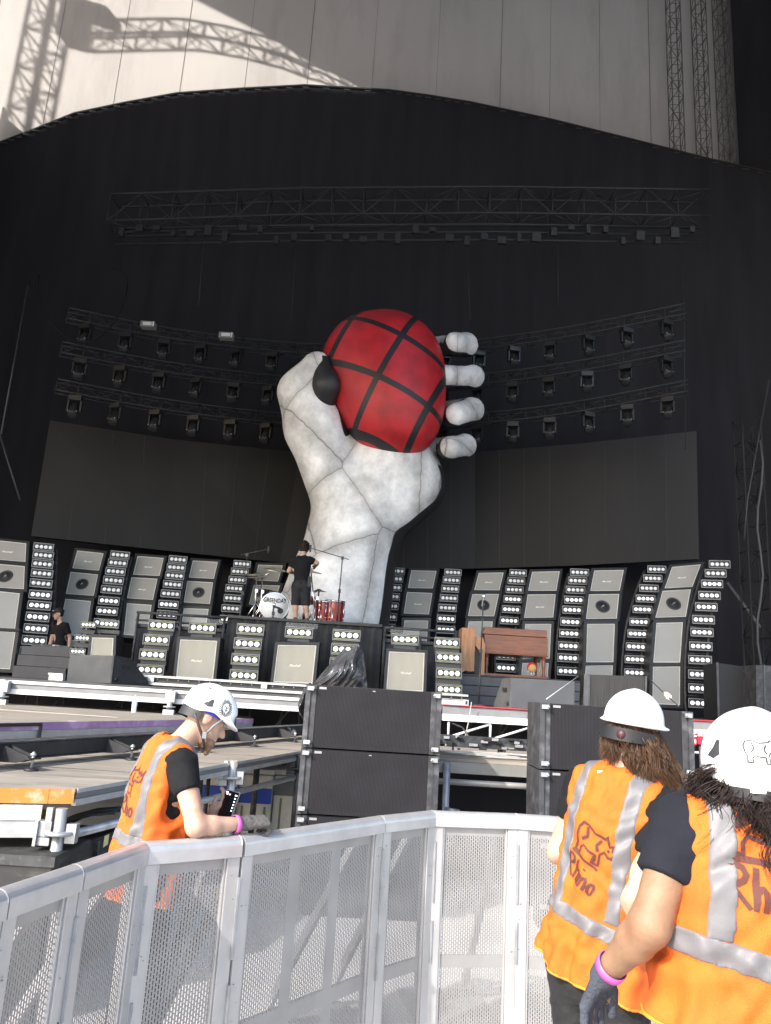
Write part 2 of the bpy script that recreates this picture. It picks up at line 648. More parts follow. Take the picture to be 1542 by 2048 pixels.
hp_ = []  # outline follows the arch so the added panel shades the stage below it
for (px, py) in [(-300, 470), (-120, 385)] + [q for q in ARCH if -60 < q[0] < 1500] + [(1700, 420)]:
    w_ = P(px, py + 12, 22.8)
    hp_.append(w_ + SUN_DIR * ((w_.y - 4.0) / -SUN_DIR.y))
solo(MB().bbox((-11, 0, 45), (30, 27, 45.4)), 'shade_deck', mat('shade_deck_grey', (.12, .12, .12), .8), 'unseen flat deck added high over the stage to block sky', 'roof')  # unseen deck, added to cut sky light on the canopy
solo(MB().bbox((-36.5, 4, 50.6), (-11.1, 27, 51)), 'shade_deck', mat('shade_deck_grey', (.12, .12, .12), .8), 'unseen higher deck added over the left wing to block sky', 'roof')  # added deck, raised clear of the sun's path to the canopy
solo(MB().bbox((-37, 4, 24), (-36.6, 26, 51)), 'shade_wall', M_black, 'unseen black wall added at the left to block sky', 'wall')  # added out of view to keep sky light off from the left
solo(MB().bbox((24, 2, 12), (24.3, 26, 44)), 'shade_wall', M_black, 'unseen black wall added at the right to block sky', 'wall')  # its counterpart, added against sky light from the right
hl_ = [q for q in hp_ if q.x < -17.5]
poly = [V(hp_[0].x, 4, 10.2)] + hl_ + [V(-17, 4, hl_[-1].z), V(-17, 4, 44.8), V(24, 4, 44.8), V(24, 4, 22), V(3.5, 4, 22), V(3.5, 4, 10.2)]
mb = MB().prism(poly, V(0, .12, 0))
solo(mb, 'shade_header', mat('shade_header_dark', (0.03, 0.03, 0.03), 0.9), 'unseen dark panel added over the pit to block sun from the stage', 'header')  # added above the view to keep direct sun off the stage
for i, (px, lab) in enumerate(((1350, 'dark lattice standing in for a truss shadow, nearest the pale middle'), (1402, 'dark lattice standing in for a truss shadow, between two like it'), (1446, 'dark lattice standing in for a truss shadow, at the canopy end'))):
    p = P(px, 150, 24.0)  # dark lattice drawn where only truss shadows fall on the canopy
    mb = lattice(MB(), [V(p.x, p.y, 14), V(p.x, p.y, 37)], 0.4, 0.4, 0.7, 0.022, 0.014, up=V(0, 1, 0), side=V(1, 0, 0))
    solo(mb, 'shadow_lattice', mat('shadow_brown', (.12, .11, .105), .7), lab, 'tower', 'truss shadow stand-ins at the right of the canopy')

# ------------------------------------------------------------------ video wall
M_scr = mat('led_screen', (0.019, 0.0175, 0.0175), 0.55, var=0.2, nscale=0.5, spec=0.2, stretch=(1, 1, .3))
st = [(100, 841), (350, 879), (600, 905), (760, 910), (950, 904), (1150, 888), (1393, 862)]
sb = [(62, 1072), (350, 1103), (560, 1125), (760, 1137), (950, 1137), (1150, 1131), (1398, 1118)]
sY = [20.0, 20.9, 21.6, 21.8, 21.7, 21.0, 20.2]
T_ = [P(x, y, Y) for (x, y), Y in zip(st, sY)]; B_ = [P(x, y, Y) for (x, y), Y in zip(sb, sY)]
sc = thing('video_wall', 'wide dark curved video screen behind the giant hand', 'screen', (0, 21.8, 5))
mb = MB()
for i in range(6):
    mb.hexa([T_[i], T_[i + 1], B_[i + 1], B_[i]], V(0, -1, 0), 0.2)
mb.build('screen_face', M_scr, sc)
mb = MB()
for i in range(6):
    for k in range(1, 4):
        mb.bar(T_[i].lerp(T_[i + 1], k / 4) + V(0, -.004, 0), B_[i].lerp(B_[i + 1], k / 4) + V(0, -.004, 0), .012, .006, V(0, -1, 0))
mb.build('tile_joint', mat('joint', (0.019, 0.019, 0.02), 0.6), sc)

# ------------------------------------------------------------------ overhead trusses and lights
hd = [P(x, y, 19.5) for x, y in [(225, 428), (600, 415), (1000, 412), (1410, 418)]]
mb = lattice(MB(), hd, 0.6, 0.85, 0.9, 0.03, 0.018, up=V(0, 0, 1))
M_tr = mat('truss_grey', (0.015, 0.015, 0.015), 0.6, 0.0, var=0.3)
solo(mb, 'header_truss', M_tr, 'straight box truss hung highest across the dark stage', 'truss')
mb = MB()
for dz in (0, -.25, -.5):
    mb.tube([P(x, y, 19.3) + V(0, 0, dz) for x, y in [(235, 458), (600, 450), (1000, 448), (1400, 455)]], 0.03, 6)
for i in range(34):
    p = P(245 + i * 34.5, 455, 19.2)
    mb.box(p + V(0, 0, -rnd.random() * .5), (.1 + .15 * rnd.random(), .1, .12 + .2 * rnd.random()))
solo(mb, 'light_bar', M_tr, 'row of pipes and clamps slung under the highest truss', 'pipe')

ROWS = [
    ([(135, 630), (350, 672), (600, 700), (850, 702), (1100, 674), (1372, 622)], 'upper'),
    ([(122, 698), (350, 740), (600, 768), (850, 770), (1100, 745), (1372, 695)], 'middle'),
    ([(112, 772), (350, 815), (600, 842), (850, 845), (1100, 825), (1376, 775)], 'lower')]
M_head = mat('light_head', (0.013, 0.013, 0.0135), 0.45, var=0.3)
M_lens = mat('light_lens', (0.03, 0.032, 0.035), 0.3, 0.0, var=0.1)


def moving_light(label, group):
    t = thing('moving_light', label, 'stage light', (0, 0, 0), group)
    mb = MB().box((0, 0, -.07), (.3, .22, .13)); mb.bbox((-.17, -.05, -.42), (-.13, .05, -.12)); mb.bbox((.13, -.05, -.42), (.17, .05, -.12))
    mb.build('yoke', M_head, t)
    ax = V(0, -.45, -.9).normalized()
    hdm = MB().lathe([(0.0, -.18), (.09, -.17), (.12, -.08), (.125, .1), (.13, .18), (.11, .19)], (0, 0, -.36), ax, 14)
    h = hdm.build('head', M_head, t)
    MB().lathe([(0.11, .19), (.06, .205), (0, .21)], (0, 0, -.36), ax, 14).build('lens', M_lens, t)
    for sx in (-.1, .1):  # pale dots that paint the white glints seen on each light
        MB().lathe([(0, -.015), (.014, -.008), (.014, .008), (0, .015)], (sx, -.14, -.43), V(0, -1, 0), 8).build('glint_dot', mat('glint_pale', (.3, .3, .3), .4), t)
    return t


protoL = None
for ri, (pts, nm) in enumerate(ROWS):
    Ys = [17.6, 19.0, 20.2, 20.2, 19.0, 17.8]
    pw = [P(x, y, Y) for (x, y), Y in zip(pts, Ys)]
    # smooth the curve
    sm = []
    for i in range(len(pw) - 1):
        p0, p1, p2, p3 = pw[max(i - 1, 0)], pw[i], pw[i + 1], pw[min(i + 2, 5)]
        for k in range(6):
            t = k / 6
            sm.append(0.5 * ((2 * p1) + (p2 - p0) * t + (2 * p0 - 5 * p1 + 4 * p2 - p3) * t * t + (3 * p1 - p0 - 3 * p2 + p3) * t ** 3))
    sm.append(pw[-1])
    mb = lattice(MB(), sm, 0.28, 0.28, 0.5, 0.02, 0.009, up=V(0, 0, 1))
    solo(mb, 'curved_truss', mat('truss_dark', (0.014, 0.014, 0.014), 0.6, 0.0, var=0.3), 'curved lighting truss behind the giant hand, %s of the three' % nm, 'truss', 'curved lighting trusses')
    nl = 17
    ordn = 'first second third fourth fifth sixth seventh eighth ninth tenth eleventh twelfth thirteenth fourteenth fifteenth sixteenth seventeenth'.split()
    arc = [0.0]
    for a, b in zip(sm, sm[1:]):
        arc.append(arc[-1] + (b - a).length)
    grp = 'moving lights under the %s curved truss' % nm
    for i in range(nl):
        lab = 'dark moving light, %s from the left under the %s curved truss' % (ordn[i], nm)
        dd = arc[-1] * (i + .5) / nl
        j = max(q for q in range(len(sm) - 1) if arc[q] <= dd)
        p = sm[j].lerp(sm[j + 1], (dd - arc[j]) / (arc[j + 1] - arc[j])) + V(0, 0, -.16)
        if protoL is None:
            o = protoL = moving_light(lab, grp)
        else:
            o = copy_tree(protoL); tag(o, lab, 'stage light', grp)
        o.location = p
        o.rotation_euler = (0, 0, rnd.uniform(-.5, .5))
    if ri == 0:
        for px, py, lb in ((297, 651, 'white boxed hoist motor on the left end of the upper curved truss'), (453, 673, 'white boxed hoist motor on the upper curved truss nearer the hand')):
            c = P(px, py, 18.2)
            h = thing('hoist_motor', lb, 'hoist', c, 'hoist motors')
            MB().box(c, (.36, .2, .15)).build('body', mat('motor_grey', (.16, .16, .15), .6), h)
            MB().box(c + V(0, -.11, 0), (.22, .02, .08)).box(c + V(.15, -.11, 0), (.03, .02, .12)).build('label_plate', mat('motor_plate', (.5, .5, .47), .5), h)
# hoist chains
for px0, y0, px1, y1, Y, lb in ((408, 480, 397, 610, 18.5, 'thin chain dropping to the left half of the upper curved truss'), (592, 500, 582, 640, 19.5, 'thin chain left of the giant hand'),
                                (935, 500, 940, 640, 19.5, 'thin chain right of the giant hand'), (1116, 490, 1116, 610, 18.8, 'thin chain over the right half of the upper curved truss'),
                                (1366, 470, 1371, 900, 18, 'long thin chain down the right ends of the curved trusses')):
    a, b = P(px0, y0, Y), P(px1, y1, Y)
    solo(MB().tube([a, b], 0.012, 4), 'hoist_chain', M_tr, lb, 'chain', 'hoist chains')
# loops of black cable on the left
pts = [P(165 + 90 * math.cos(a), 590 + 75 * math.sin(a) - 20 * math.cos(2 * a), 17.5) for a in [math.radians(-50 + 13 * k) for k in range(20)]]
solo(MB().tube(pts, 0.025, 6), 'cable_loop', mat('loop_black', (.012, .012, .012), .8, spec=.1), 'slack cable looping beside the left ends of the curved trusses', 'cable')
# right wing tower, with brace
p0 = P(1524, 1440, 15.5)
mb = lattice(MB(), [V(p0.x, 15.5, 1.0), V(p0.x, 15.5, 8.0)], 0.4, 0.4, 0.6, 0.025, 0.012, up=V(0, 1, 0), side=V(1, 0, 0))
solo(mb, 'truss_tower', mat('tower_black', (.012, .012, .013), .7, spec=.2), 'dark lattice tower with cables in the right wing', 'tower')
pts = [P(1520 + 6 * math.sin(k * 1.3), 880 + k * 45, 15.1) for k in range(13)]
solo(MB().tube(pts, 0.025, 6), 'cable_bundle', mat('cable_grey', (.03, .03, .03), .6), 'pale cable bundle running down the right wing tower', 'cable')
solo(MB().tube([P(1455, 1165, 16), P(1521, 1255, 15.5)], 0.03, 8), 'raking_brace', M_dgrey, 'slanting brace tube between the last lamp tower and the wing tower', 'brace')
solo(MB().tube([P(0, 870, 15), P(40, 1000, 15)], 0.02, 6).tube([P(56, 572, 16), P(2, 870, 15)], 0.02, 6), 'guy_cable', M_tr, 'thin guy cable at the left edge of the stage', 'cable')
solo(MB().tube([P(1538, 760, 14), P(1495, 1000, 14), P(1488, 1080, 14)], 0.015, 6), 'guy_cable', M_tr, 'thin guy cable running down the right wing', 'cable')

# ------------------------------------------------------------------ stage
ZS = 1.68
M_deck = mat('stage_deck', (0.035, 0.035, 0.037), 0.7, var=0.3, nscale=3, stain=(0.09, 0.09, 0.09), stain_amt=0.4)
M_red = mat('red_edge', (0.5, 0.02, 0.03), 0.5)
stg = thing('stage', 'main stage with black deck, white front beams and a red edge strip', 'stage', (0, 11.8, 0))
MB().bbox((-14, 11.8, ZS - .06), (14, 22.6, ZS)).build('deck', M_deck, stg)
MB().bbox((-14, 14.0, GZ + .01), (14, 14.06, ZS - .07)).build('underdeck_shade', M_black, stg)  # black sheet put in for the darkness under the stage
MB().bbox((-9, 11.74, ZS - .075), (-1.05, 11.79, ZS - .03)).bbox((-9, 11.76, ZS - .225), (-1.05, 11.84, ZS - .155)).build('front_beam', M_white, stg)
MB().bbox((-9, 11.765, ZS - .155), (-1.05, 11.785, ZS - .076)).build('fascia_strip', mat('fascia_mid', (.16, .16, .165), .55), stg)
xr0, xr1 = P(885, 1410, 11.8).x, P(1470, 1440, 11.8).x
MB().bbox((xr0, 11.72, ZS - .004), (xr1, 11.797, ZS + .010)).build('edge_strip', M_red, stg)
MB().bbox((xr0, 11.75, ZS - .13), (xr1, 11.79, ZS - .014)).build('fascia_strip', mat('fascia_grey', (.16, .16, .165), .6), stg)
mb = MB().bbox((xr0, 11.73, ZS - .225), (xr1, 11.81, ZS - .13))
zt, zb = ZS - .24, ZS - .46
mb.tube([V(xr0, 11.77, zb), V(xr1, 11.77, zb)], .02, 6)
x = xr0 + .1; i = 0
while x < xr1 - .6:
    mb.tube([V(x, 11.77, zb), V(x, 11.77, zt)], .018, 6); mb.tube([V(x, 11.77, zb), V(x + .62, 11.77, zt)], .018, 6)
    x += .62
mb.build('front_beam', M_white, stg)
for px, py in ((10, 1370), (343, 1385), (1068, 1425), (1300, 1430), (1440, 1440)):
    p = P(px, py, 11.7)
    mb = MB().tube([V(p.x, 11.68, GZ), V(p.x, 11.68, ZS - .02)], .04, 10)
    mb.lathe([(.04, 0), (.09, .0), (.09, .02), (.04, .02)], (p.x, 11.68, ZS - .28), n=12)
    mb.box((p.x, 11.69, ZS - .12), (.14, .1, .16)); mb.box((p.x, 11.68, ZS - .36), (.16, .09, .1))
    mb.build('leg', M_steel, stg)
mb = MB()
for k in range(26):
    x = -8 + k * .62 + rnd.uniform(-.2, .2)
    mb.tube([V(x, 13.2, GZ), V(x + rnd.uniform(-.3, .3), 13.2, ZS - .1)], .02, 6)
    if k % 2: mb.tube([V(x, 13.0, .3), V(x + .9, 13.0, 1.5)], .018, 6)
mb.build('under_bracing', M_dgrey, stg)

# ------------------------------------------------------------------ guitar cabinets of the back wall
M_tolex = mat('black_tolex', (0.02, 0.02, 0.021), 0.55, var=0.3, nscale=20, bump=0.15, bscale=150)
M_grill = mat('grey_grille_cloth', (0.31, 0.295, 0.265), 0.85, var=0.06, nscale=1.6, bump=0.2, bscale=180)
M_grill2 = mat('beige_grille_cloth', (0.365, 0.345, 0.285), 0.85, var=0.10, nscale=2.2, bump=0.3, bscale=90, stretch=(1, 1, .3))
M_grill3 = mat('silver_grille_cloth', (0.35, 0.345, 0.325), 0.85, var=0.05, nscale=1.3, bump=0.2, bscale=180)
M_pipe = mat('white_piping', (0.62, 0.6, 0.54), 0.6)
M_badge = mat('badge_cream', (0.85, 0.82, 0.72), 0.4)
M_cone = mat('speaker_cone', (0.012, 0.012, 0.012), 0.6)
M_ring = mat('speaker_ring', (0.05, 0.05, 0.05), 0.4)


def cabinet(q, depth, style, label, grill, group, border=0.07, handle=False):
    """q = TL TR BR BL of the grille in world space."""
    TL, TR, BR, BL = q
    n = (BR - BL).cross(TL - BL).normalized()
    if n.y > 0:
        n = -n
    wid, hgt = (BR - BL).length, (TL - BL).length
    bu, bv = border / wid, border / hgt

    def L(u, v, w=0.0):
        return (BL * (1 - u) + BR * u) * (1 - v) + (TL * (1 - u) + TR * u) * v + n * w
    base = L(.5, -bv, -depth / 2)
    t = thing('guitar_cabinet', label, 'amp cabinet', base, group)
    # shell: body behind the grille and a frame standing proud
    mb = MB().hexa([L(-bu, 1 + bv), L(1 + bu, 1 + bv), L(1 + bu, -bv), L(-bu, -bv)], n, depth)
    for a in ((-bu, 1, 1 + bu, 1 + bv), (-bu, -bv, 1 + bu, 0), (-bu, 0, 0, 1), (1, 0, 1 + bu, 1)):
        u0, v0, u1, v1 = a
        mb.hexa([L(u0, v1, .03), L(u1, v1, .03), L(u1, v0, .03), L(u0, v0, .03)], n, .029)
    mb.build('shell', M_tolex, t)
    MB().hexa([L(.004, .996, .012), L(.996, .996, .012), L(.996, .004, .012), L(.004, .004, .012)], n, .01).build('grille', grill, t)
    pw, ph = .016 / wid, .016 / hgt
    mb = MB()
    for a in ((0, 1 - ph, 1, 1), (0, 0, 1, ph), (0, ph, pw, 1 - ph), (1 - pw, ph, 1, 1 - ph)):
        u0, v0, u1, v1 = a
        mb.hexa([L(u0, v1, .022), L(u1, v1, .022), L(u1, v0, .022), L(u0, v0, .022)], n, .008)
    mb.build('piping', M_pipe, t)
    U, W = (BR - BL).normalized(), (TL - BL).normalized()
    if style in ('badge', 'speaker_badge'):
        tv, tf = text_mesh('Marshall', 0.35, 2, 0.012)
        s = wid * .30 / tv[:, 0].max()
        c = L(.5, .46, .016)
        MB().add([c + U * ((x - tv[:, 0].max() / 2) * s) + W * ((y - .5) * s) for x, y, _ in tv], tf).build('script_badge', M_badge, t)
    if style == 'corner':
        tv, tf = text_mesh('Fender', 0.4, 2, 0.012)
        s = wid * .16 / tv[:, 0].max()
        c = L(.05, .9, .016)
        ang = .3
        MB().add([c + U * (x * s * math.cos(ang) - y * s * math.sin(ang)) + W * (y * s + x * s * math.sin(ang)) for x, y, _ in tv], tf).build('corner_badge', mat('badge_silver', (.5, .5, .5), .3, .5), t)
    if style == 'speaker':
        c = L(.5, .5, .013)
        r = min(wid, hgt) * .24
        MB().lathe([(r, 0), (r, .012), (r * .86, .016), (r * .82, .004)], c, n, 28).build('speaker_ring', M_ring, t)
        MB().lathe([(r * .82, .004), (r * .35, .002), (r * .3, .008), (0.0, .02)], c, n, 28).build('speaker_cone', M_cone, t)
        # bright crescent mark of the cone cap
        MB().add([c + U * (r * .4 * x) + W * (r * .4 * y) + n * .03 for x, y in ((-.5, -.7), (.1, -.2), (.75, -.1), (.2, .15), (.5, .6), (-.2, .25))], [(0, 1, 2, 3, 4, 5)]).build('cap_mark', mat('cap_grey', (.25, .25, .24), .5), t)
    if handle:
        s = (L(-bu, .5, -depth * .4), L(1 + bu, .5, -depth * .4))
        MB().box(s[0] - U * .006, (.012, .16, .12)).build('handle', M_blk, t)
    return t


COLS = [  # place in words, depth, [(TL, TR, BR, BL, style)]
    ('column at the left photo edge', 16.6, [
        ((-20, 1080), (53.5, 1088), (51.5, 1125), (-22, 1119), 'badge'), ((-25, 1127), (50.3, 1133.5), (48.6, 1179.7), (-27, 1175), 'speaker'),
        ((-35, 1180), (40.5, 1188), (31, 1259), (-42, 1255), 'corner'), ((-45, 1260), (32, 1264), (21, 1338.6), (-52, 1335), 'corner')]),
    ('column behind the capped man', 17.9, [
        ((155, 1102), (208, 1107.7), (198.4, 1142.4), (145.3, 1137.5), 'badge'), ((141.7, 1144.7), (196.8, 1150), (188, 1192.7), (132.3, 1188.8), 'speaker'),
        ((131.3, 1198.5), (182.6, 1203), (172, 1275), (117, 1268), 'corner'), ((113, 1278), (170, 1282), (160, 1350), (102, 1345), 'corner')]),
    ('third column from the left', 18.4, [
        ((275.6, 1113), (328, 1117), (319.4, 1153), (266.5, 1150.5), 'badge'), ((263.3, 1155.4), (315.5, 1158.6), (306.4, 1200.8), (254.5, 1197.5), 'badge'),
        ((254.5, 1207), (303.8, 1210.5), (293.5, 1274), (248, 1270), 'corner')]),
    ('fourth column from the left', 18.8, [
        ((385.9, 1122), (436, 1125), (428, 1158.6), (377.8, 1156), 'badge'), ((374.5, 1162.8), (426.4, 1165.8), (420, 1209), (368, 1205.6), 'speaker'),
        ((368, 1217), (417.6, 1218.6), (409, 1280), (361, 1278), 'corner')]),
    ('column behind the cymbals', 19.6, [
        ((516.7, 1130.4), (566, 1131.7), (556, 1164), (510, 1161.5), 'plain'), ((507.7, 1170.6), (560, 1172), (548, 1213), (498, 1210), 'plain')]),
    ('column right of the giant wrist', 19.6, [
        ((822.6, 1141.5), (873, 1142.8), (865.4, 1177.8), (816, 1177), 'badge'), ((814, 1184.8), (864.7, 1187), (857.7, 1229.7), (807.6, 1227.9), 'badge'),
        ((808.9, 1240.9), (856.4, 1241.4), (853, 1287), (805, 1285), 'corner')]),
    ('column behind the organ microphone', 19.0, [
        ((957.5, 1146.7), (1007, 1146), (998.5, 1181.7), (948.4, 1181), 'badge'), ((944.6, 1189), (997.7, 1189), (988, 1233.6), (936, 1232.8), 'speaker'),
        ((937, 1243), (985, 1243), (980, 1300), (931, 1300), 'corner')]),
    ('column behind the brown organ', 18.4, [
        ((1064, 1144.6), (1119, 1143.6), (1112.4, 1182.5), (1056, 1182.5), 'badge'), ((1055, 1190), (1111, 1189.5), (1106, 1236), (1048, 1236.7), 'badge'),
        ((1050, 1248), (1102, 1248), (1099, 1317), (1045, 1318), 'corner'), ((1044, 1326), (1097, 1326), (1092, 1390), (1040, 1390), 'corner')]),
    ('second column from the right', 17.6, [
        ((1188, 1142), (1247, 1141), (1239, 1182.5), (1180, 1183), 'badge'), ((1177.4, 1189.7), (1238, 1188.9), (1233, 1238.4), (1171.7, 1239), 'speaker'),
        ((1173.7, 1248), (1229, 1247.6), (1226, 1324.4), (1171.7, 1325), 'corner'), ((1170.8, 1330.7), (1225, 1330.7), (1222, 1400), (1168, 1400), 'corner')]),
    ('rightmost column', 16.8, [
        ((1343.6, 1135), (1401, 1130), (1383.8, 1175), (1328.4, 1178), 'badge'), ((1324.4, 1183), (1381, 1179.7), (1370.9, 1234.7), (1310, 1236.7), 'speaker'),
        ((1312, 1246), (1365, 1244.7), (1359.4, 1325), (1305.8, 1325), 'corner'), ((1305, 1333.6), (1359.4, 1333), (1359, 1410), (1304, 1408), 'corner')]),
]
ROWN = ['topmost', 'second down', 'third down', 'lowest']
KIND = {'badge': 'grey cabinet with script badge', 'speaker': 'grey cabinet with round speaker', 'corner': 'tall pale cabinet with corner badge', 'plain': 'dim guitar cabinet'}
for where, Y, cabs in COLS:
    low = max(c[3][1] for c in cabs)
    for i, c in enumerate(cabs):
        def dep(py):
            return Y + max(0.0, (1245 - py) / 130.0) * 0.75
        q = [P(x, y, dep(y)) for x, y in c[:4]]
        cabinet(q, 0.36, c[4], '%s, %s in the %s' % (KIND[c[4]], ROWN[i], where), M_grill3 if c[4] == 'corner' else M_grill, 'guitar cabinets of the back wall')
    # black rack behind the column
    a, b = P(cabs[0][0][0], cabs[0][0][1], Y + .75 + .45), P(cabs[0][1][0], cabs[0][1][1], Y + .75 + .45)
    a2, b2 = P(cabs[1][3][0], cabs[1][3][1], Y + .45), P(cabs[1][2][0], cabs[1][2][1], Y + .45)
    mb = MB()
    for t, bt in ((a, a2), (b, b2)):
        mb.tube([t, bt, V(bt.x, bt.y, ZS)], .035, 6)
    for k in range(5):
        mb.tube([a.lerp(a2, k / 4), b.lerp(b2, k / 4)], .02, 6)
    for k in range(1, 4):
        mb.tube([V(a2.x, a2.y, ZS + (a2.z - ZS) * k / 4), V(b2.x, b2.y, ZS + (b2.z - ZS) * k / 4)], .02, 6)
    solo(mb, 'cabinet_rack', M_blk, 'black tube rack holding the cabinets of the ' + where, 'rack', 'cabinet racks')

# ------------------------------------------------------------------ lamp bars and lamp towers
M_lamp = mat('lamp_lens', (0.85, 0.85, 0.85), 0.3, var=0.1, nscale=14, emit=0.22)
M_lampd = mat('lamp_lens_dim', (0.72, 0.72, 0.72), 0.25, var=0.02, emit=0.05)
M_barrim = mat('bar_rim', (0.2, 0.2, 0.2), 0.45, 0.3)
M_yel = mat('bar_yellow', (0.5, 0.52, 0.25), 0.5)
LENS_ME = {}


def bar_mesh(name, front):
    mb = MB()
    mb.bbox((-.5, 0, -.2), (.5, .3, .2))
    for z in (-.19, .19):
        mb.bbox((-.515, -.05, z - .018), (.515, .002, z + .018), 1)
    for x in (-.505, .505):
        mb.bbox((x - .014, -.05, -.172), (x + .014, .002, .172), 1)
    for x in (-.345, -.115, .115, .345):
        mb.lathe([(.1, -.004), (.1, -.03), (.112, -.03), (.112, -.004)], (x, 0, 0), V(0, -1, 0) * -1, 16, 0)
    if front:
        for z in (-.14, .14):
            mb.bbox((-.47, -.012, z - .008), (.47, -.002, z + .008), 2)
    o = mb.build(name, [M_blk2, M_barrim, M_yel], local=True)
    me = o.data
    bpy.data.objects.remove(o)
    return me


BAR = {True: bar_mesh('lamp_bar', True), False: bar_mesh('lamp_bar', False)}


def lens_mesh(m_):
    o = MB().lathe([(.1, 0), (.095, .02), (.075, .034), (.045, .043), (.0, .046)], (0, -.006, 0), V(0, -1, 0), 16).build('lamp', m_, local=True)
    me = o.data
    bpy.data.objects.remove(o)
    return me


LENS = {True: lens_mesh(M_lamp), False: lens_mesh(M_lampd)}
LENS[False].materials.clear(); LENS[False].materials.append(M_lampd)


def put(name, me, parent, loc, rz=0, sc=1.0, rx=0):
    o = bpy.data.objects.new(name, me)
    COL.objects.link(o)
    o.parent = parent
    o.location = loc
    o.rotation_euler = (rx, 0, rz)
    o.scale = (sc,) * 3
    return o


def lamp_bar(parent, loc, rz, w, front, bright, rx=0):
    b = put('lamp_bar', BAR[front], parent, loc, rz, w, rx)
    for x in (-.345, -.115, .115, .345):
        put('lamp', LENS[bright], b, (x, 0, 0))
    return b


def lamp_tower(bars, Y, w0, w1, label, group, front=False, dim_above=-1, lean=0.6, foot=ZS):
    """bars: pixel centres from the top down."""
    n = len(bars)
    pts = []
    for i, (px, py) in enumerate(bars):
        d = Y + (max(0.0, (1245 - py) / 130.0) * lean if not front else 0)
        pts.append(P(px, py, d))
    base = V(pts[-1].x, pts[-1].y, foot)
    t = thing('lamp_tower', label, 'lamp tower', base, group)
    rz = math.atan2(-pts[0].x, pts[0].y) * (.6 if not front else .4)
    c, s = math.cos(rz), math.sin(rz)
    rails = [[], []]
    for i, p in enumerate(pts):
        w = (w0 + (w1 - w0) * i / max(1, n - 1)) * p.y / F_PX
        lamp_bar(t, p - base, rz, w, front, i > dim_above, 0)
        for k, sx in enumerate((-1, 1)):
            rails[k].append(p + V(c * sx * w * .49, s * sx * w * .49 + .1, 0))
    for k in (0, 1):
        last = rails[k][-1]
        ex = [V(last.x, last.y, foot)] if last.z > foot + .15 else []
        MB().tube([p + V(0, .1, 0) for p in rails[k]] + ex, .022 if front else .03, 6).build('side_rail', M_blk2, t)
    for i in range(n - 1):
        mb = MB()
        if not front:
            mb.tube([rails[0][i].lerp(rails[0][i + 1], .5) + V(0, .12, 0), rails[1][i].lerp(rails[1][i + 1], .5) + V(0, .12, 0)], .018, 6)
            mb.build('rung', M_blk2, t)
        else:   # curved glossy panel between bars
            a, b, c2, d2 = rails[0][i], rails[1][i], rails[1][i + 1], rails[0][i + 1]
            mb.hexa([a.lerp(d2, .35), b.lerp(c2, .35), c2.lerp(b, .35), d2.lerp(a, .35)], V(0, -1, 0), .04)
            mb.build('curved_panel', mat('panel_grey', (.05, .05, .052), .3), t)
    return t


TOW = [
    ([(87.5, 1094), (86.6, 1110.6), (85.3, 1128), (84.3, 1147), (82.4, 1167), (81, 1189.5), (78.8, 1211), (75.5, 1234), (72, 1257.5), (68.7, 1281), (65, 1304)], 16.8, 37, 45, 'tall lamp tower left of the man in the cap', 4),
    ([(240, 1110), (235.7, 1126), (231, 1143), (227, 1161), (223, 1179.7), (218, 1201.8), (214, 1222.5), (209, 1246)], 18.0, 36, 40, 'lamp tower between the second and third cabinet columns', 4),
    ([(356, 1119), (352.5, 1135), (349.5, 1151.5), (345.7, 1169), (341.4, 1187.8), (337, 1209), (334, 1229)], 18.5, 35, 38, 'lamp tower between the third and fourth cabinet columns', 4),
    ([(484.3, 1128), (479.6, 1143.4), (475, 1160), (469, 1177), (466, 1196.6), (461.7, 1217), (458.4, 1238.6)], 19.0, 33, 36, 'lamp tower behind the left drum microphone stand', 5),
    ([(792.8, 1142), (789, 1157.6), (786, 1175), (782, 1193), (779, 1212), (775.4, 1233.6), (772, 1255)], 19.9, 33, 36, 'dim lamp tower half hidden behind the giant wrist', 9),
    ([(906, 1145), (903, 1160.4), (900.5, 1177.8), (897.9, 1196.5), (895, 1216), (892.7, 1237.7), (891.4, 1259.5)], 19.4, 33, 36, 'lamp tower between the wrist and the tall wooden speaker', 4),
    ([(1036, 1146), (1032.8, 1162), (1029, 1179.6), (1025.5, 1198.6), (1022.4, 1219), (1018.5, 1241.4), (1016, 1265), (1014, 1288), (1012, 1312), (1012, 1336)], 18.9, 33, 38, 'lamp tower rising behind the middle of the organ', 2),
    ([(1159, 1145), (1155, 1161.6), (1151, 1180), (1148, 1200), (1144.4, 1220), (1141, 1244), (1139, 1267), (1137, 1292), (1136, 1316), (1135.8, 1342.5)], 18.1, 36, 40, 'lamp tower just right of the organ', 2),
    ([(1313.5, 1138.7), (1305.5, 1157), (1297.8, 1176.8), (1291, 1197.5), (1285, 1219), (1278.6, 1244), (1274.8, 1267.7), (1272, 1293.5), (1270, 1319), (1269, 1345.6)], 17.2, 35, 38, 'lamp tower between the last two cabinet columns', 2),
    ([(1439, 1128.7), (1431, 1147), (1424, 1168), (1418.7, 1191), (1412.4, 1214), (1406.7, 1239.6), (1403.8, 1264.8), (1401.5, 1292.6), (1400, 1319.8), (1400, 1349), (1400.4, 1377), (1401, 1406.7)], 16.5, 39, 43, 'tallest lamp tower, at the right end of the back wall', 1),
]
for bars, Y, w0, w1, lab, dim in TOW:
    lamp_tower(bars, Y, w0, w1, lab, 'lamp towers of the back wall', dim_above=dim)

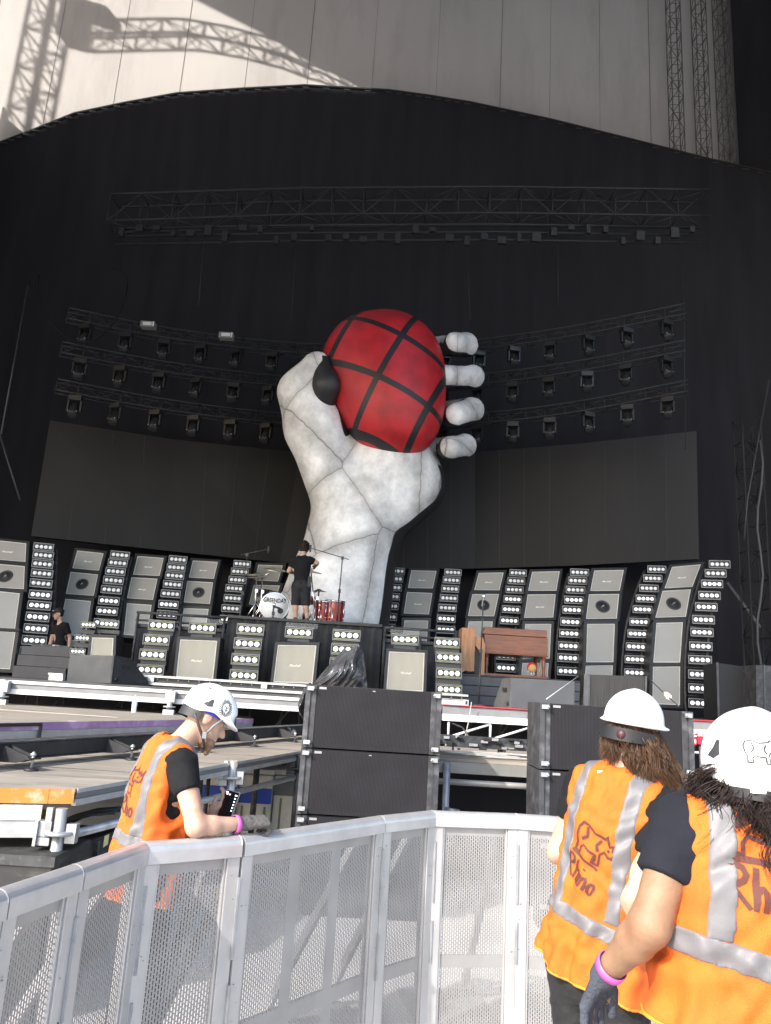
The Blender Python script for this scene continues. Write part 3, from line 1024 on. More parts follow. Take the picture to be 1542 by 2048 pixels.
# ------------------------------------------------------------------ front line: low ramp, cabinets, small towers
ZR = 1.85
x0, x1 = P(262, 1360, 13.0).x, P(935, 1395, 13.0).x
rp = thing('front_ramp', 'low black ramp with silver edge trim under the front row of cabinets', 'ramp', (0, 13.2, ZS))
MB().bbox((x0, 12.95, ZS + .004), (x1, 14.1, ZR)).build('body', M_blk, rp)
MB().bbox((x0, 12.9, ZR - .03), (x1, 12.945, ZR + .004)).bbox((x0, 12.9, ZS + .02), (x1, 12.945, ZS + .06)).build('edge_trim', M_alu, rp)
mb = MB()
for k in range(32):
    mb.lathe([(.012, 0), (.008, .008), (0, .01)], (x0 + .1 + k * (x1 - x0 - .2) / 31, 12.94, ZR - .055), V(0, -1, 0), 8)
mb.build('rivets', M_alu, rp)
for px in (300, 528, 700, 860):
    MB().bbox((P(px, 1375, 12.9).x - .05, 12.88, ZR - .1), (P(px, 1375, 12.9).x + .05, 12.945, ZR - .02)).build('corner_plate', M_steel, rp)

Yf = 13.35
FT = [([(176.7, 1249.5), (164.7, 1276), (155.6, 1303)], 28, 28, 'small lamp tower left of the half hidden cabinet', ZS),
      ([(323.3, 1251), (313, 1279.6), (305.8, 1309.4), (301, 1340)], 49, 50, 'front lamp tower right of the large grey wedge', ZR),
      ([(501, 1258.8), (495.5, 1287.4), (490.8, 1319), (487.7, 1351)], 52, 53, 'front lamp tower between two beige cabinets', ZR),
      ([(693, 1270.5), (690, 1299), (687, 1328)], 53, 53, 'front lamp tower behind the crumpled plastic sheet', ZR),
      ([(894, 1285.5), (896.6, 1315), (897.9, 1346.4), (897.9, 1379)], 48, 49, 'front lamp tower left of the wooden speaker', ZS)]
for bars, w0, w1, lab, ft in FT:
    lamp_tower(bars, Yf, w0, w1, lab, 'front lamp towers', front=True, foot=ft)
FC = [(((185, 1275), (228, 1276), (224, 1352), (178, 1350)), 'badge', 'beige guitar cabinet half hidden behind the large grey wedge', (218, 1248), 37, ZS, 'small lamp bar above the half hidden cabinet'),
      (((361, 1279), (435, 1281.6), (426.5, 1360), (353, 1354)), 'badge', 'beige front cabinet behind the left worker\'s helmet', (405, 1256), 51, ZR, 'lamp bar standing on the cabinet behind the helmet'),
      (((556, 1290), (633, 1291), (625, 1367.5), (547, 1364.5)), 'badge', 'beige front cabinet below the man on the drum riser', (598, 1265), 53, ZR, 'lamp bar at the feet of the man on the riser'),
      (((778, 1303), (849, 1306), (846, 1383), (772.5, 1381)), 'badge', 'beige front cabinet right of the plastic sheet', (810, 1279), 52, ZR, 'lamp bar on the cabinet right of the plastic sheet')]
for q, st_, lab, bc, bw, ft, lab2 in FC:
    qq = [P(x, y, Yf) for x, y in q]
    cabinet(qq, .36, st_, lab, M_grill2, 'front row cabinets', border=.05, handle=True)
    ctr = P(bc[0], bc[1], Yf + .12)
    t = thing('lamp_bar_unit', lab2, 'lamp bar', ctr + V(0, 0, -.3), 'lamp bars on the front cabinets')
    lamp_bar(t, V(0, 0, .3), math.atan2(-ctr.x, ctr.y) * .4, bw * ctr.y / F_PX, True, True)
    topz = max(qq[0].z, qq[1].z) + .052
    for sx in (-.16, .16):
        MB().bbox(ctr + V(sx - .02, .05, topz - ctr.z), ctr + V(sx + .02, .12, -.1)).build('bracket', M_blk2, t)
    MB().bbox(ctr + V(-.19, .02, -.16), ctr + V(.19, .14, -.1)).build('base_box', M_dgrey, t)
    if bc[0] > 300:
        c2 = ctr + V(.02, .2, .14)
        MB().bbox(c2 + V(-.28, 0, -.05), c2 + V(.28, .006, .04)).build('clear_shield', mat('clear_plastic', (.8, .82, .82), .1, alpha=.07), t)

# dark risers behind the front line
xa, xb, xc, xd = P(262, 1300, 14.3).x, P(447, 1300, 14.3).x, P(762, 1300, 14.3).x, P(915, 1300, 14.3).x
M_riser = mat('riser_cloth', (0.022, 0.022, 0.024), 0.8, var=0.4, nscale=5, bump=0.5, bscale=8)
dr = thing('drum_riser', 'tall black drum riser behind the front row', 'riser', ((xb + xc) / 2, 15.5, ZS))
MB().bbox((xb, 14.3, 2.98), (xc, 17.4, 3.03)).build('deck', M_blk, dr)
mb = MB()
nn = 40
for k in range(nn):
    a = xb + (xc - xb) * k / nn; b = xb + (xc - xb) * (k + 1) / nn
    ya, yb = 14.36 + .03 * math.sin(k * 2.1), 14.36 + .03 * math.sin((k + 1) * 2.1)
    mb.add([V(a, ya, ZS), V(b, yb, ZS), V(b, yb, 2.975), V(a, ya, 2.975)], [(0, 1, 2, 3)])
mb.bbox((xb, 14.5, ZS), (xb + .05, 17.3, 2.97)); mb.bbox((xc - .05, 14.5, ZS), (xc, 17.3, 2.97))
mb.build('cloth_skirt', M_riser, dr)
for a, b, lab in ((xa, xb - .02, 'lower black platform left of the drum riser'), (xc + .02, xd, 'lower black platform right of the drum riser')):
    t = thing('side_riser', lab, 'riser', ((a + b) / 2, 15, ZS), 'side risers')
    MB().bbox((a, 14.4, 2.72), (b, 16.5, 2.78)).build('deck', M_blk, t)
    MB().bbox((a, 14.45, ZS), (b, 16.4, 2.715)).build('cloth_skirt', M_riser, t)
    mb = MB().tube([V(a, 14.35, 2.98), V(b, 14.35, 2.98)], .025, 8).tube([V(a, 14.35, 2.84), V(b, 14.35, 2.84)], .02, 8)
    for x in (a + .03, (a + b) / 2, b - .03):
        mb.tube([V(x, 14.35, ZS), V(x, 14.35, 2.98)], .025, 8)
    mb.build('rail', M_blk2, t)
# platform under the organ
xo0, xo1 = P(916, 1355, 14.7).x, P(1175, 1370, 14.7).x
zo = 2.24
t = thing('keyboard_riser', 'low dark grey slatted riser under the brown organ', 'riser', ((xo0 + xo1) / 2, 15, ZS))
MB().bbox((xo0, 14.6, zo - .03), (xo1, 16.6, zo)).build('deck', M_blk, t)
mb = MB()
for k in range(3):
    mb.bbox((xo0, 14.62, ZS + .01 + k * .178), (xo1, 14.66, ZS + .17 + k * .178))
mb.bbox((xo0, 14.67, ZS), (xo1, 16.5, zo - .035), 1)
mb.build('front_slat', [mat('riser_grey', (.075, .077, .085), .55), M_blk], t)
# dark steps on the left
xs0, xs1 = P(38, 1330, 14.2).x, P(142, 1330, 14.2).x
t = thing('steps_block', 'dark grey stepped block in front of the man in the cap', 'riser', ((xs0 + xs1) / 2, 14.4, ZS))
MB().bbox((xs0, 14.0, ZS), (xs1, 14.5, ZS + .2)).bbox((xs0, 14.1, ZS + .21), (xs1, 14.6, ZS + .40)).bbox((xs0, 14.2, ZS + .41), (xs1, 15.2, ZS + .56)).build('step', mat('step_grey', (.05, .05, .055), .6), t)
t2 = thing('mixing_desk', 'low desk with white faders on the dark stepped block', 'desk', ((xs0 + xs1) / 2, 14.6, ZS + .56))
mb = MB().bbox((xs0 + .1, 14.35, ZS + .562), (xs1 - .1, 14.8, ZS + .6))
for k in range(9):
    mb.box((xs0 + .15 + rnd.random() * (xs1 - xs0 - .3), 14.4 + rnd.random() * .3, ZS + .59), (.1 + .1 * rnd.random(), .1, .06), Euler((0, 0, rnd.random())).to_matrix(), k % 2)
mb.build('pieces', [M_blk2, M_white], t2)

# ------------------------------------------------------------------ giant inflatable hand with a plain red ball
def hand_material():
    mt = bpy.data.materials.new('white_inflatable_skin')
    mt.use_nodes = True
    t = mt.node_tree; b = t.nodes['Principled BSDF']; N, L = t.nodes.new, t.links.new
    tc = N('ShaderNodeTexCoord')
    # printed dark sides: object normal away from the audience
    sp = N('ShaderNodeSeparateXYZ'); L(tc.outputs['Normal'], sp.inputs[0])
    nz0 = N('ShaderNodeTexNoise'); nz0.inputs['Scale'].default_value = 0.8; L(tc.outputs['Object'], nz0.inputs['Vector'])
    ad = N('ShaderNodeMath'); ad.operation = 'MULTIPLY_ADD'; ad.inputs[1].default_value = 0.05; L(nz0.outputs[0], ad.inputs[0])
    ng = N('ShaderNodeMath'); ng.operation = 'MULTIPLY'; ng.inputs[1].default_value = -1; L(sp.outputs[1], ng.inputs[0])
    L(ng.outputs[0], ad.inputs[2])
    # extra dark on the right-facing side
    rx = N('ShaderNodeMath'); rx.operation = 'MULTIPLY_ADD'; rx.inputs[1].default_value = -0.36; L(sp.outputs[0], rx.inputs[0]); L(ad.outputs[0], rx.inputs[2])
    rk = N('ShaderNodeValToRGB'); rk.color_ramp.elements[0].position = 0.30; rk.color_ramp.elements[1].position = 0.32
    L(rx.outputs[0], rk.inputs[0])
    # stitched panel seams
    vo = N('ShaderNodeTexVoronoi'); vo.feature = 'DISTANCE_TO_EDGE'; vo.inputs['Scale'].default_value = 0.62; vo.inputs['Randomness'].default_value = 0.75
    mp = N('ShaderNodeMapping'); mp.inputs['Scale'].default_value = (1.0, 0.04, 0.8); mp.inputs['Rotation'].default_value = (0, .35, 0)
    wob = N('ShaderNodeTexNoise'); wob.inputs['Scale'].default_value = 5; wob.inputs['Detail'].default_value = 4
    L(tc.outputs['Object'], wob.inputs['Vector'])
    wm = N('ShaderNodeMixRGB'); wm.blend_type = 'ADD'; wm.inputs[0].default_value = 0.10; L(tc.outputs['Object'], wm.inputs[1]); L(wob.outputs['Color'], wm.inputs[2])
    L(wm.outputs[0], mp.inputs['Vector']); L(mp.outputs[0], vo.inputs['Vector'])
    rs = N('ShaderNodeValToRGB'); rs.color_ramp.elements[0].position = 0.0005; rs.color_ramp.elements[1].position = 0.0065
    rs.color_ramp.elements[0].color = (0.0, 0, 0, 1)
    L(vo.outputs['Distance'], rs.inputs[0])
    rg = N('ShaderNodeValToRGB'); rg.color_ramp.elements[0].position = 0.0; rg.color_ramp.elements[1].position = 0.10   # grime beside seams
    rg.color_ramp.elements[0].color = (0.66, 0.65, 0.64, 1)
    L(vo.outputs['Distance'], rg.inputs[0])
    n1 = N('ShaderNodeTexNoise'); n1.inputs['Scale'].default_value = 1.3; n1.inputs['Detail'].default_value = 9; n1.inputs['Roughness'].default_value = 0.68
    L(tc.outputs['Object'], n1.inputs['Vector'])
    r1 = N('ShaderNodeValToRGB'); r1.color_ramp.elements[0].position = 0.32; r1.color_ramp.elements[1].position = 0.62
    r1.color_ramp.elements[0].color = (0.38, 0.375, 0.37, 1); r1.color_ramp.elements[1].color = (0.82, 0.81, 0.8, 1)
    L(n1.outputs[0], r1.inputs[0])

    def mul(a, c, f=1.0):
        n = N('ShaderNodeMixRGB'); n.blend_type = 'MULTIPLY'; n.inputs[0].default_value = f
        L(a, n.inputs[1]); L(c, n.inputs[2]); return n.outputs[0]
    c = mul(mul(r1.outputs[0], rg.outputs[0]), rs.outputs[0], .65)
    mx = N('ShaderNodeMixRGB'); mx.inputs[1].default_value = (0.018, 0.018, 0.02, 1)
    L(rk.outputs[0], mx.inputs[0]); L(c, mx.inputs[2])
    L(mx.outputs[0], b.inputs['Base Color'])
    b.inputs['Roughness'].default_value = 0.55
    bp = N('ShaderNodeBump'); bp.inputs['Strength'].default_value = 0.5; bp.inputs['Distance'].default_value = 0.06
    L(rg.outputs[0], bp.inputs['Height']); L(bp.outputs[0], b.inputs['Normal'])
    return mt


def ball_material():
    mt = bpy.data.materials.new('red_ball_skin')
    mt.use_nodes = True
    t = mt.node_tree; b = t.nodes['Principled BSDF']; N, L = t.nodes.new, t.links.new
    tc = N('ShaderNodeTexCoord')
    mp = N('ShaderNodeMapping'); mp.inputs['Rotation'].default_value = (math.radians(90), 0, 0)
    mp2 = N('ShaderNodeMapping'); mp2.inputs['Rotation'].default_value = (0, 0, math.radians(-24)); mp2.inputs['Location'].default_value = (.3, -.42, 0)
    L(tc.outputs['Object'], mp.inputs['Vector']); L(mp.outputs[0], mp2.inputs['Vector'])
    br = N('ShaderNodeTexBrick'); br.offset = 0.0
    br.inputs['Scale'].default_value = 1.0
    br.inputs['Brick Width'].default_value = 1.35; br.inputs['Row Height'].default_value = 1.25
    br.inputs['Mortar Size'].default_value = 0.075; br.inputs['Mortar Smooth'].default_value = 0.02
    br.inputs['Color1'].default_value = (0.40, 0.012, 0.02, 1); br.inputs['Color2'].default_value = (0.46, 0.016, 0.022, 1)
    br.inputs['Mortar'].default_value = (0.015, 0.014, 0.018, 1)
    L(mp2.outputs[0], br.inputs['Vector'])
    n1 = N('ShaderNodeTexNoise'); n1.inputs['Scale'].default_value = 2.2; n1.inputs['Detail'].default_value = 8
    L(tc.outputs['Object'], n1.inputs['Vector'])
    r1 = N('ShaderNodeValToRGB'); r1.color_ramp.elements[0].position = 0.3; r1.color_ramp.elements[1].position = 0.6
    r1.color_ramp.elements[0].color = (0.62, 0.62, 0.62, 1); r1.color_ramp.elements[1].color = (1, 1, 1, 1)
    L(n1.outputs[0], r1.inputs[0])
    mx = N('ShaderNodeMixRGB'); mx.blend_type = 'MULTIPLY'; mx.inputs[0].default_value = 1
    L(br.outputs['Color'], mx.inputs[1]); L(r1.outputs[0], mx.inputs[2]); L(mx.outputs[0], b.inputs['Base Color'])
    b.inputs['Roughness'].default_value = 0.5
    return mt


YH = 18.3
inf = thing('inflatable_hand', 'giant white stitched inflatable hand gripping a red ball at centre stage', 'inflatable', P(650, 1275, YH))


def hp(px, py, dy=0.0):
    return np.array(P(px, py, YH + dy))


_H = dict(
    fore=(hp(638, 1335, .2), hp(702, 1095, .3), 1.52, 1.16),
    palm=(hp(712, 1040, .3), hp(772, 960, .6), 1.12, 1.42),
    heel=(hp(800, 1000, .2), hp(838, 975, .2), .62, .62),
    thenar=(hp(668, 960, -.1), hp(628, 850, -.3), .72, .70),
    thumb1=(hp(628, 850, -.3), hp(603, 785, -.5), .70, .52),
    thumb2=(hp(603, 785, -.5), hp(634, 735, -.8), .52, .40),
    back=(hp(800, 900, 1.6), hp(800, 740, 2.0), 1.0, .9))


def hand_fn(X, Y, Z):
    # flatten a little front to back
    d = None
    for k, (a, b, ra, rb) in _H.items():
        q = s_cap(X, Y, Z, a, b, ra, rb)
        d = q if d is None else smin(d, q, .35)
    for (px, py, r, tx, ty) in ((930, 690, .33, 908, 687), (946, 754, .31, 888, 751), (944, 820, .32, 908, 831), (930, 892, .32, 898, 896)):
        a, b = hp(830, py + 5, 1.9), hp(px, py, .9)
        c = hp(tx, ty, -.35)
        b = hp(px, py, .35)
        f = smin(s_cap(X, Y, Z, a, b, r * .7, r * .97), s_cap(X, Y, Z, b, c, r * .9, r * .92), .12)
        d = np.where(f < .6, np.minimum(d, f), d)
    return d + .02 * np.sin(X * 2.3 + Z * 1.1) * np.sin(Z * 2.1 - X)


pos, fc = sdf_mesh(hand_fn, (-4.2, 16.2, 1.9), (3.0, 21.6, 12.2), 0.085)
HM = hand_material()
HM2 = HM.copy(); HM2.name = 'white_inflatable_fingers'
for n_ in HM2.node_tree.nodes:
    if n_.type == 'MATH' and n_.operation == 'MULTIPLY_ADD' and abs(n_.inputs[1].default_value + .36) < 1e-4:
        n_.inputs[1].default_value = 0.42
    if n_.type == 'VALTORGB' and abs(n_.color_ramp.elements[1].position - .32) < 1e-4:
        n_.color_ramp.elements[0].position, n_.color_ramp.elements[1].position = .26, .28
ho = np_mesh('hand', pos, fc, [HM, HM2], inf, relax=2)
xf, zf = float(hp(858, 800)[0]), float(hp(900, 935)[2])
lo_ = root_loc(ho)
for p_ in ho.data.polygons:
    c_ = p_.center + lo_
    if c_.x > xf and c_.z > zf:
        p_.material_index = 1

def pad_fn(X, Y, Z):
    return smin(s_cap(X, Y, Z, hp(643, 728, -.92), hp(654, 770, -.95), .24, .33), s_cap(X, Y, Z, hp(654, 770, -.95), hp(646, 822, -.6), .33, .24), .2)


_pc = hp(655, 772, -1.0)
pos, fc = sdf_mesh(pad_fn, _pc - 1.2, _pc + 1.2, 0.06)
np_mesh('thumb_pad', pos, fc, mat('black_vinyl', (.016, .016, .018), .5, var=.3, nscale=2), inf, relax=1)
_b1, _b2 = hp(764, 735, -.35), hp(790, 830, -.45)


def ball_fn(X, Y, Z):
    d = smin(s_ell(X, Y, Z, _b1, (1.55, 1.2, 1.5)), s_ell(X, Y, Z, _b2, (1.15, 1.0, 1.12)), .9)
    return d + .015 * np.sin(X * 3 + Z * 2)


pos, fc = sdf_mesh(ball_fn, _b1 - 2.0 - np.array([0, 0, 1.4]), _b1 + 2.2, 0.07)
np_mesh('ball', pos, fc, ball_material(), inf, relax=2)

# ------------------------------------------------------------------ drum kit
Yd = 15.7
ZD = 3.034
M_drum = mat('red_sparkle', (0.22, 0.006, 0.014), 0.2, 0.2, var=0.35, nscale=30, coat=.6)
M_headw = mat('drum_head', (0.72, 0.72, 0.71), 0.5, var=0.04)
M_brass = mat('cymbal_bronze', (0.42, 0.38, 0.31), 0.35, 0.75, var=0.15, nscale=5)
M_brassd = mat('cymbal_dark', (0.1, 0.092, 0.08), 0.4, 0.7, var=0.15, nscale=5)


def drum(name, label, c, axis, r, L, group=None, front=True):
    c, axis = Vector(c), Vector(axis).normalized()
    t = thing(name, label, 'drum', (c.x, c.y, ZD), group)
    MB().lathe([(r * .97, -L / 2), (r * .985, 0), (r * .97, L / 2)], c, axis, 32).build('shell', M_drum, t)
    for s in (-1, 1):
        MB().lathe([(0, s * (L / 2 + .012)), (r * .97, s * (L / 2 + .01)), (r * .97, s * (L / 2))], c, axis, 32).build('head', M_headw, t)
        MB().lathe([(r * .96, s * (L / 2 + .02)), (r * 1.03, s * (L / 2 + .02)), (r * 1.03, s * (L / 2 - .02)), (r * .96, s * (L / 2 - .02)), (r * .96, s * (L / 2 + .02))], c, axis, 32).build('hoop', M_chrome, t)
    a = axis.orthogonal().normalized(); b = axis.cross(a)
    mb = MB()
    for k in range(8):
        an = 2 * math.pi * (k + .5) / 8
        d = a * math.cos(an) + b * math.sin(an)
        mb.tube([c + d * r * 1.04 - axis * L / 2, c + d * r * 1.04 + axis * L / 2], .006, 6)
        for s in (-.3, .3):
            mb.tube([c + d * r * .97 + axis * L * s, c + d * r * 1.05 + axis * L * s], .014, 6)
    mb.build('lugs', M_chrome, t)
    return t


bc = P(548, 1228, Yd - .25)
rB = .285
bc.z = ZD + rB * 1.05
axis = V(.12, -1, 0).normalized()
bd = drum('bass_drum', 'bass drum with a white lettered front head', bc, axis, rB, .42)
tv, tf = text_mesh('GREENDAY', 0, 3, 0.03)
W = rB * 1.6
s = W / tv[:, 0].max()
sx = axis.cross(V(0, 0, 1)).normalized() * -1
if sx.x < 0: sx = -sx
o0 = bc + axis * (.21 + .016)
MB().add([o0 + sx * (x * s - W / 2) + V(0, 0, 1) * (.075 + y * s * 1.25 * (1 + .25 * (2 * abs(x / tv[:, 0].max() - .5)) ** 2)) for x, y, _ in tv], tf).build('lettering', mat('drum_print', (.02, .02, .02), .5), bd)
MB().lathe([(.052, .006), (.056, .01), (.045, .01), (0, .002)], o0 + sx * .12 + V(0, 0, -.08), axis, 20).build('port_hole', M_cone, bd)
tv2, tf2 = text_mesh('Ludwig', .4, 2)
s2 = .12 / tv2[:, 0].max()
MB().add([o0 + sx * (x * s2 - .06) + V(0, 0, -.235 + y * s2) for x, y, _ in tv2], tf2).build('small_lettering', mat('drum_print', (.02,) * 3), bd)
for sgn in (-1, 1):
    MB().tube([bc + sx * sgn * .2 + V(0, 0, -.15), V(bc.x + sgn * .36, bc.y - .2, ZD)], .012, 6).build('spur', M_chrome, bd)
for px, py, lab, r, L in ((645, 1236, 'red floor tom nearer the standing man', .17, .40), (668, 1233, 'red floor tom farther right on the riser', .2, .42)):
    c = P(px, py, Yd)
    c.z = max(c.z, ZD + L / 2 + .1)
    t = drum('floor_tom', lab, c, (0.02, -.05, 1), r, L, 'floor toms')
    for k in range(3):
        an = k * 2.1 + .4
        d = V(math.cos(an), math.sin(an), 0) * (r * 1.07)
        MB().tube([c + d + V(0, 0, .05), V(c.x + d.x, c.y + d.y, ZD)], .01, 6).build('leg', M_chrome, t)
c = P(612, 1225, Yd + .3)
sn = drum('snare_drum', 'chrome snare drum behind the standing man\'s legs', (c.x, c.y, ZD + .55), (0, -.1, 1), .18, .14)
for k in range(3):
    an = k * 2.1
    MB().tube([V(c.x, c.y, ZD + .46), V(c.x + .22 * math.cos(an), c.y + .22 * math.sin(an), ZD)], .01, 6).build('leg', M_chrome, sn)
c = P(604, 1225, Yd + .1)
yt = thing('drum_throne', 'yellow topped drum stool seen between the man\'s legs', 'stool', (c.x, c.y + .5, ZD))
MB().lathe([(0, .58), (.16, .57), (.17, .53), (.15, .5), (0, .5)], (c.x, c.y + .5, ZD), n=20).build('seat', mat('yellow_vinyl', (.75, .5, .03), .4), yt)
MB().tube([V(c.x, c.y + .5, ZD + .5), V(c.x, c.y + .5, ZD + .15)], .02, 8).build('post', M_chrome, yt)
for k in range(3):
    an = k * 2.1
    MB().tube([V(c.x, c.y + .5, ZD + .3), V(c.x + .25 * math.cos(an), c.y + .5 + .25 * math.sin(an), ZD)], .012, 6).build('leg', M_chrome, yt)


def cymbal_stand(px, py, base_px, r, tilt, label, Y=Yd, dark=False, arm=None, n=1):
    top = P(px, py, Y)
    base = P(base_px, 1250, Y); base.z = ZD
    t = thing('cymbal_stand', label, 'cymbal', base, 'cymbal stands')
    st = top if arm is None else P(arm[0], arm[1], Y)
    mb = MB().tube([V(base.x, base.y, ZD + .1), V(st.x, st.y, st.z)], .014, 8)
    if arm is not None:
        mb.tube([st + (st - top) * .15, top], .01, 6)
    mb.box(V(base.x, base.y, ZD + .5).lerp(st, .3), (.05, .05, .06))
    mb.build('pole', M_chrome, t)
    for k in range(3):
        an = k * 2.1 + .5
        MB().tube([V(base.x, base.y, ZD + .42), V(base.x + .28 * math.cos(an), base.y + .28 * math.sin(an), ZD)], .012, 6).build('leg', M_chrome, t)
    ax = Vector(tilt).normalized()
    for q in range(n):
        MB().lathe([(0, .045), (.03, .042), (.06, .02), (r * .6, .008), (r, -.012), (r * .6, .002), (0.0, .03)], top + V(0, 0, -.06 * q), ax * (1 if q == 0 else -1) if q else ax, 36).build('cymbal', M_brassd if dark else M_brass, t)
    return t


cymbal_stand(551, 1139, 521, .23, (.1, -.3, 1), 'pale crash cymbal raised highest on a chrome boom', arm=(524, 1154))
cymbal_stand(513, 1150, 508, .25, (-.05, -.12, 1), 'pair of hi-hat cymbals at the left of the kit', n=2)
cymbal_stand(535, 1188, 523, .28, (.12, -.55, 1), 'dark wide ride cymbal over the bass drum', dark=True, arm=(517, 1197), Y=Yd + .2)
cymbal_stand(638, 1182, 630, .16, (0, -.1, 1), 'small dark cymbal between the man and the red toms', dark=True)
cymbal_stand(622, 1143, 631, .24, (.1, -.2, 1), 'pale cymbal mostly hidden behind the standing man')


def mic_stand(base, top, boom0, boom1, label, round_base=True, mic=True):
    t = thing('microphone_stand', label, 'microphone stand', base, None)
    MB().tube([base, base.lerp(top, .5)], .016, 8).tube([base.lerp(top, .5), top], .011, 8).box(base.lerp(top, .5), (.05, .05, .07)).build('pole', M_blk2, t)
    MB().lathe([(0, .03), (.05, .03), (.13, .012), (.135, 0), (0, 0)], base, n=20).build('base', M_blk2, t)
    if boom0 is not None:
        MB().tube([boom0, boom1], .009, 6).box(top, (.05, .05, .06)).build('boom', M_blk2, t)
        d = (boom1 - boom0).normalized()
        MB().tube([boom1 + V(0, 0, .06), boom1 + V(0, 0, .0), boom1 + V(0, 0, -.08)], [.02, .022, .016], 8).build('microphone', M_dim, t)
    else:
        MB().lathe([(0.012, -.14), (.02, -.02), (.026, .0), (.034, .03), (.03, .06), (0, .075)], top, V(0.1, -.2, 1), 14).build('microphone', M_chrome, t)
    return t


b = P(477, 1262, 15.2); tp = P(494, 1110, 15.2)
mic_stand(V(tp.x - .02, tp.y, 2.78), tp, P(481, 1110, 15.2), P(537, 1098, 15.2), 'black boom microphone stand left of the drum kit')
tp = P(685, 1116, 15.0)
mic_stand(V(tp.x - .02, tp.y, ZD), tp, P(698, 1119, 15.0), P(621, 1096, 15.0), 'black boom microphone stand over the red floor toms')
tp = P(967, 1196, 13.0)
b = P(961, 1407, 13.0)
mic_stand(V(tp.x - .03, 13.0, ZS), tp, None, None, 'straight black microphone stand with a silver microphone before the organ')
c = P(546, 1232, Yd - .75)
t = mic_stand(V(c.x, c.y, ZD), V(c.x, c.y, ZD + .27), None, None, 'short microphone stand in front of the bass drum')
MB().tube([V(c.x, c.y, ZD + .27), V(c.x + .1, c.y + .1, ZD + .25)], .02, 8).build('microphone_arm', M_blk2, t)

# ------------------------------------------------------------------ organ, wooden speaker, toy
def wood(name, col, sc=(1, 1, 9)):
    return mat(name, col, 0.4, var=0.28, nscale=3, stretch=sc, stain=tuple(c * .55 for c in col), stain_amt=.5, stain_scale=2.5, coat=.2)


M_wood = wood('dark_walnut', (0.20, 0.062, 0.028), (1.2, 9, 9))
M_wood2 = wood('orange_walnut', (0.36, 0.155, 0.055), (9, 9, 1.2))
Yo = 15.2
a, b_ = P(970, 1258, Yo), P(1081, 1308, Yo)
org = thing('organ', 'brown wooden organ on turned legs seen from behind', 'organ', ((a.x + b_.x) / 2, Yo + .4, zo))
ox0, ox1 = a.x, b_.x + .14
zt_ = P(1020, 1257, Yo).z; zl = P(1020, 1271, Yo).z; zb_ = P(1020, 1307, Yo).z
MB().bbox((ox0 - .01, Yo - .02, zl), (ox1 - .02, Yo + .25, zt_)).bbox((ox0, Yo + .25, zl), (ox1 - .04, Yo + .6, zt_ - .03)).build('lid', M_wood, org, bevel=.008)
MB().bbox((ox0, Yo + .01, zb_), (ox1, Yo + .95, zl - .002)).bbox((ox0 - .015, Yo - .01, zb_ - .025), (ox1 + .01, Yo + .97, zb_ - .001)).build('body', M_wood, org, bevel=.006)
for lx in (ox0 + .06, ox1 - .06):
    for ly in (Yo + .08, Yo + .85):
        h = zb_ - .025 - zo
        MB().lathe([(.045, 0), (.045, .06), (.03, .09), (.026, .14), (.034, h * .5), (.04, h * .78), (.03, h * .84), (.046, h * .88), (.046, h)], (lx, ly, zo), n=16).build('leg', M_wood, org)
MB().bbox((ox0 - .02, Yo - .02, zo + .004), (ox1 + .02, Yo + .9, zo + .055)).build('base_board', M_wood, org, bevel=.006)
# pale bench post behind
MB().tube([V(ox1 - .02, Yo + .5, zb_ - .03), V(ox1 - .06, Yo + .5, zo + .06)], .022, 8).build('pedal_post', mat('pale_wood', (.55, .45, .3), .5), org)
a, b_ = P(924, 1255, 15.0), P(948, 1354, 15.0)
les = thing('wooden_speaker', 'tall orange brown wooden speaker cabinet with its back open beside the organ', 'speaker', ((a.x + b_.x) / 2, 15.3, zo))
xa_, xb_, xc_ = a.x, b_.x, P(971, 1290, 15.0).x
ztop = a.z
MB().bbox((xa_, 15.0, zo), (xb_, 15.6, ztop)).build('side_box', M_wood2, les, bevel=.006)
prof = [V(xb_ + .003, 15.05, zo + .0), V(xb_ + .003, 15.05, ztop - .15), V(xc_ - .06, 15.05, ztop - .16), V(xc_, 15.05, ztop - .3), V(xc_, 15.05, zo)]
ap = [V(xb_ + (xc_ - xb_) * t_, 15.05, zo + .55 * (1 - t_ ** 2.2)) for t_ in (0.62, .5, .35, .2, .08)]
mb = MB().prism([V(xb_ + .003, 15.05, zo + .6), V(xb_ + .003, 15.05, ztop - .15), V(xc_ - .05, 15.05, ztop - .16), V(xc_, 15.05, ztop - .3), V(xc_, 15.05, zo + .003), V(xb_ + (xc_ - xb_) * .66, 15.05, zo + .003)] + ap, V(0, .03, 0))
mb.build('back_panel', M_wood2, les)
MB().bbox((xb_ + .003, 15.12, zo + .003), (xc_, 15.55, ztop - .2)).build('inside', M_blk, les)
c = P(1064, 1347, 15.1)
ty = thing('soft_toy', 'small red and tan round soft toy on the organ base board', 'toy', (c.x, 15.1, zo + .06))
cc = V(c.x, 15.12, zo + .21)
MB().lathe([(0, -.08), (.06, -.07), (.095, -.02), (.1, .02), (.07, .065), (0, .08)], cc, V(0, -1, .15), 20).build('hood', mat('toy_red', (.55, .02, .02), .9), ty)
MB().lathe([(.085, .03), (.07, .07), (.04, .088), (0, .094)], cc + V(0, -.005, -.015), V(0, -1, 0), 20).build('front_patch', mat('toy_tan', (.55, .33, .12), .9), ty)
for sx_ in (-.03, .03):
    MB().tube([cc + V(sx_ * .6, -.06, -.07), V(c.x + sx_, 15.02, zo + .07)], .011, 6).build('leg', M_white, ty)
MB().tube([cc + V(-.05, -.04, -.06), cc + V(-.11, -.08, -.1)], .011, 6).build('arm', M_white, ty)
c = P(935, 1350, 14.75)
mb = MB()
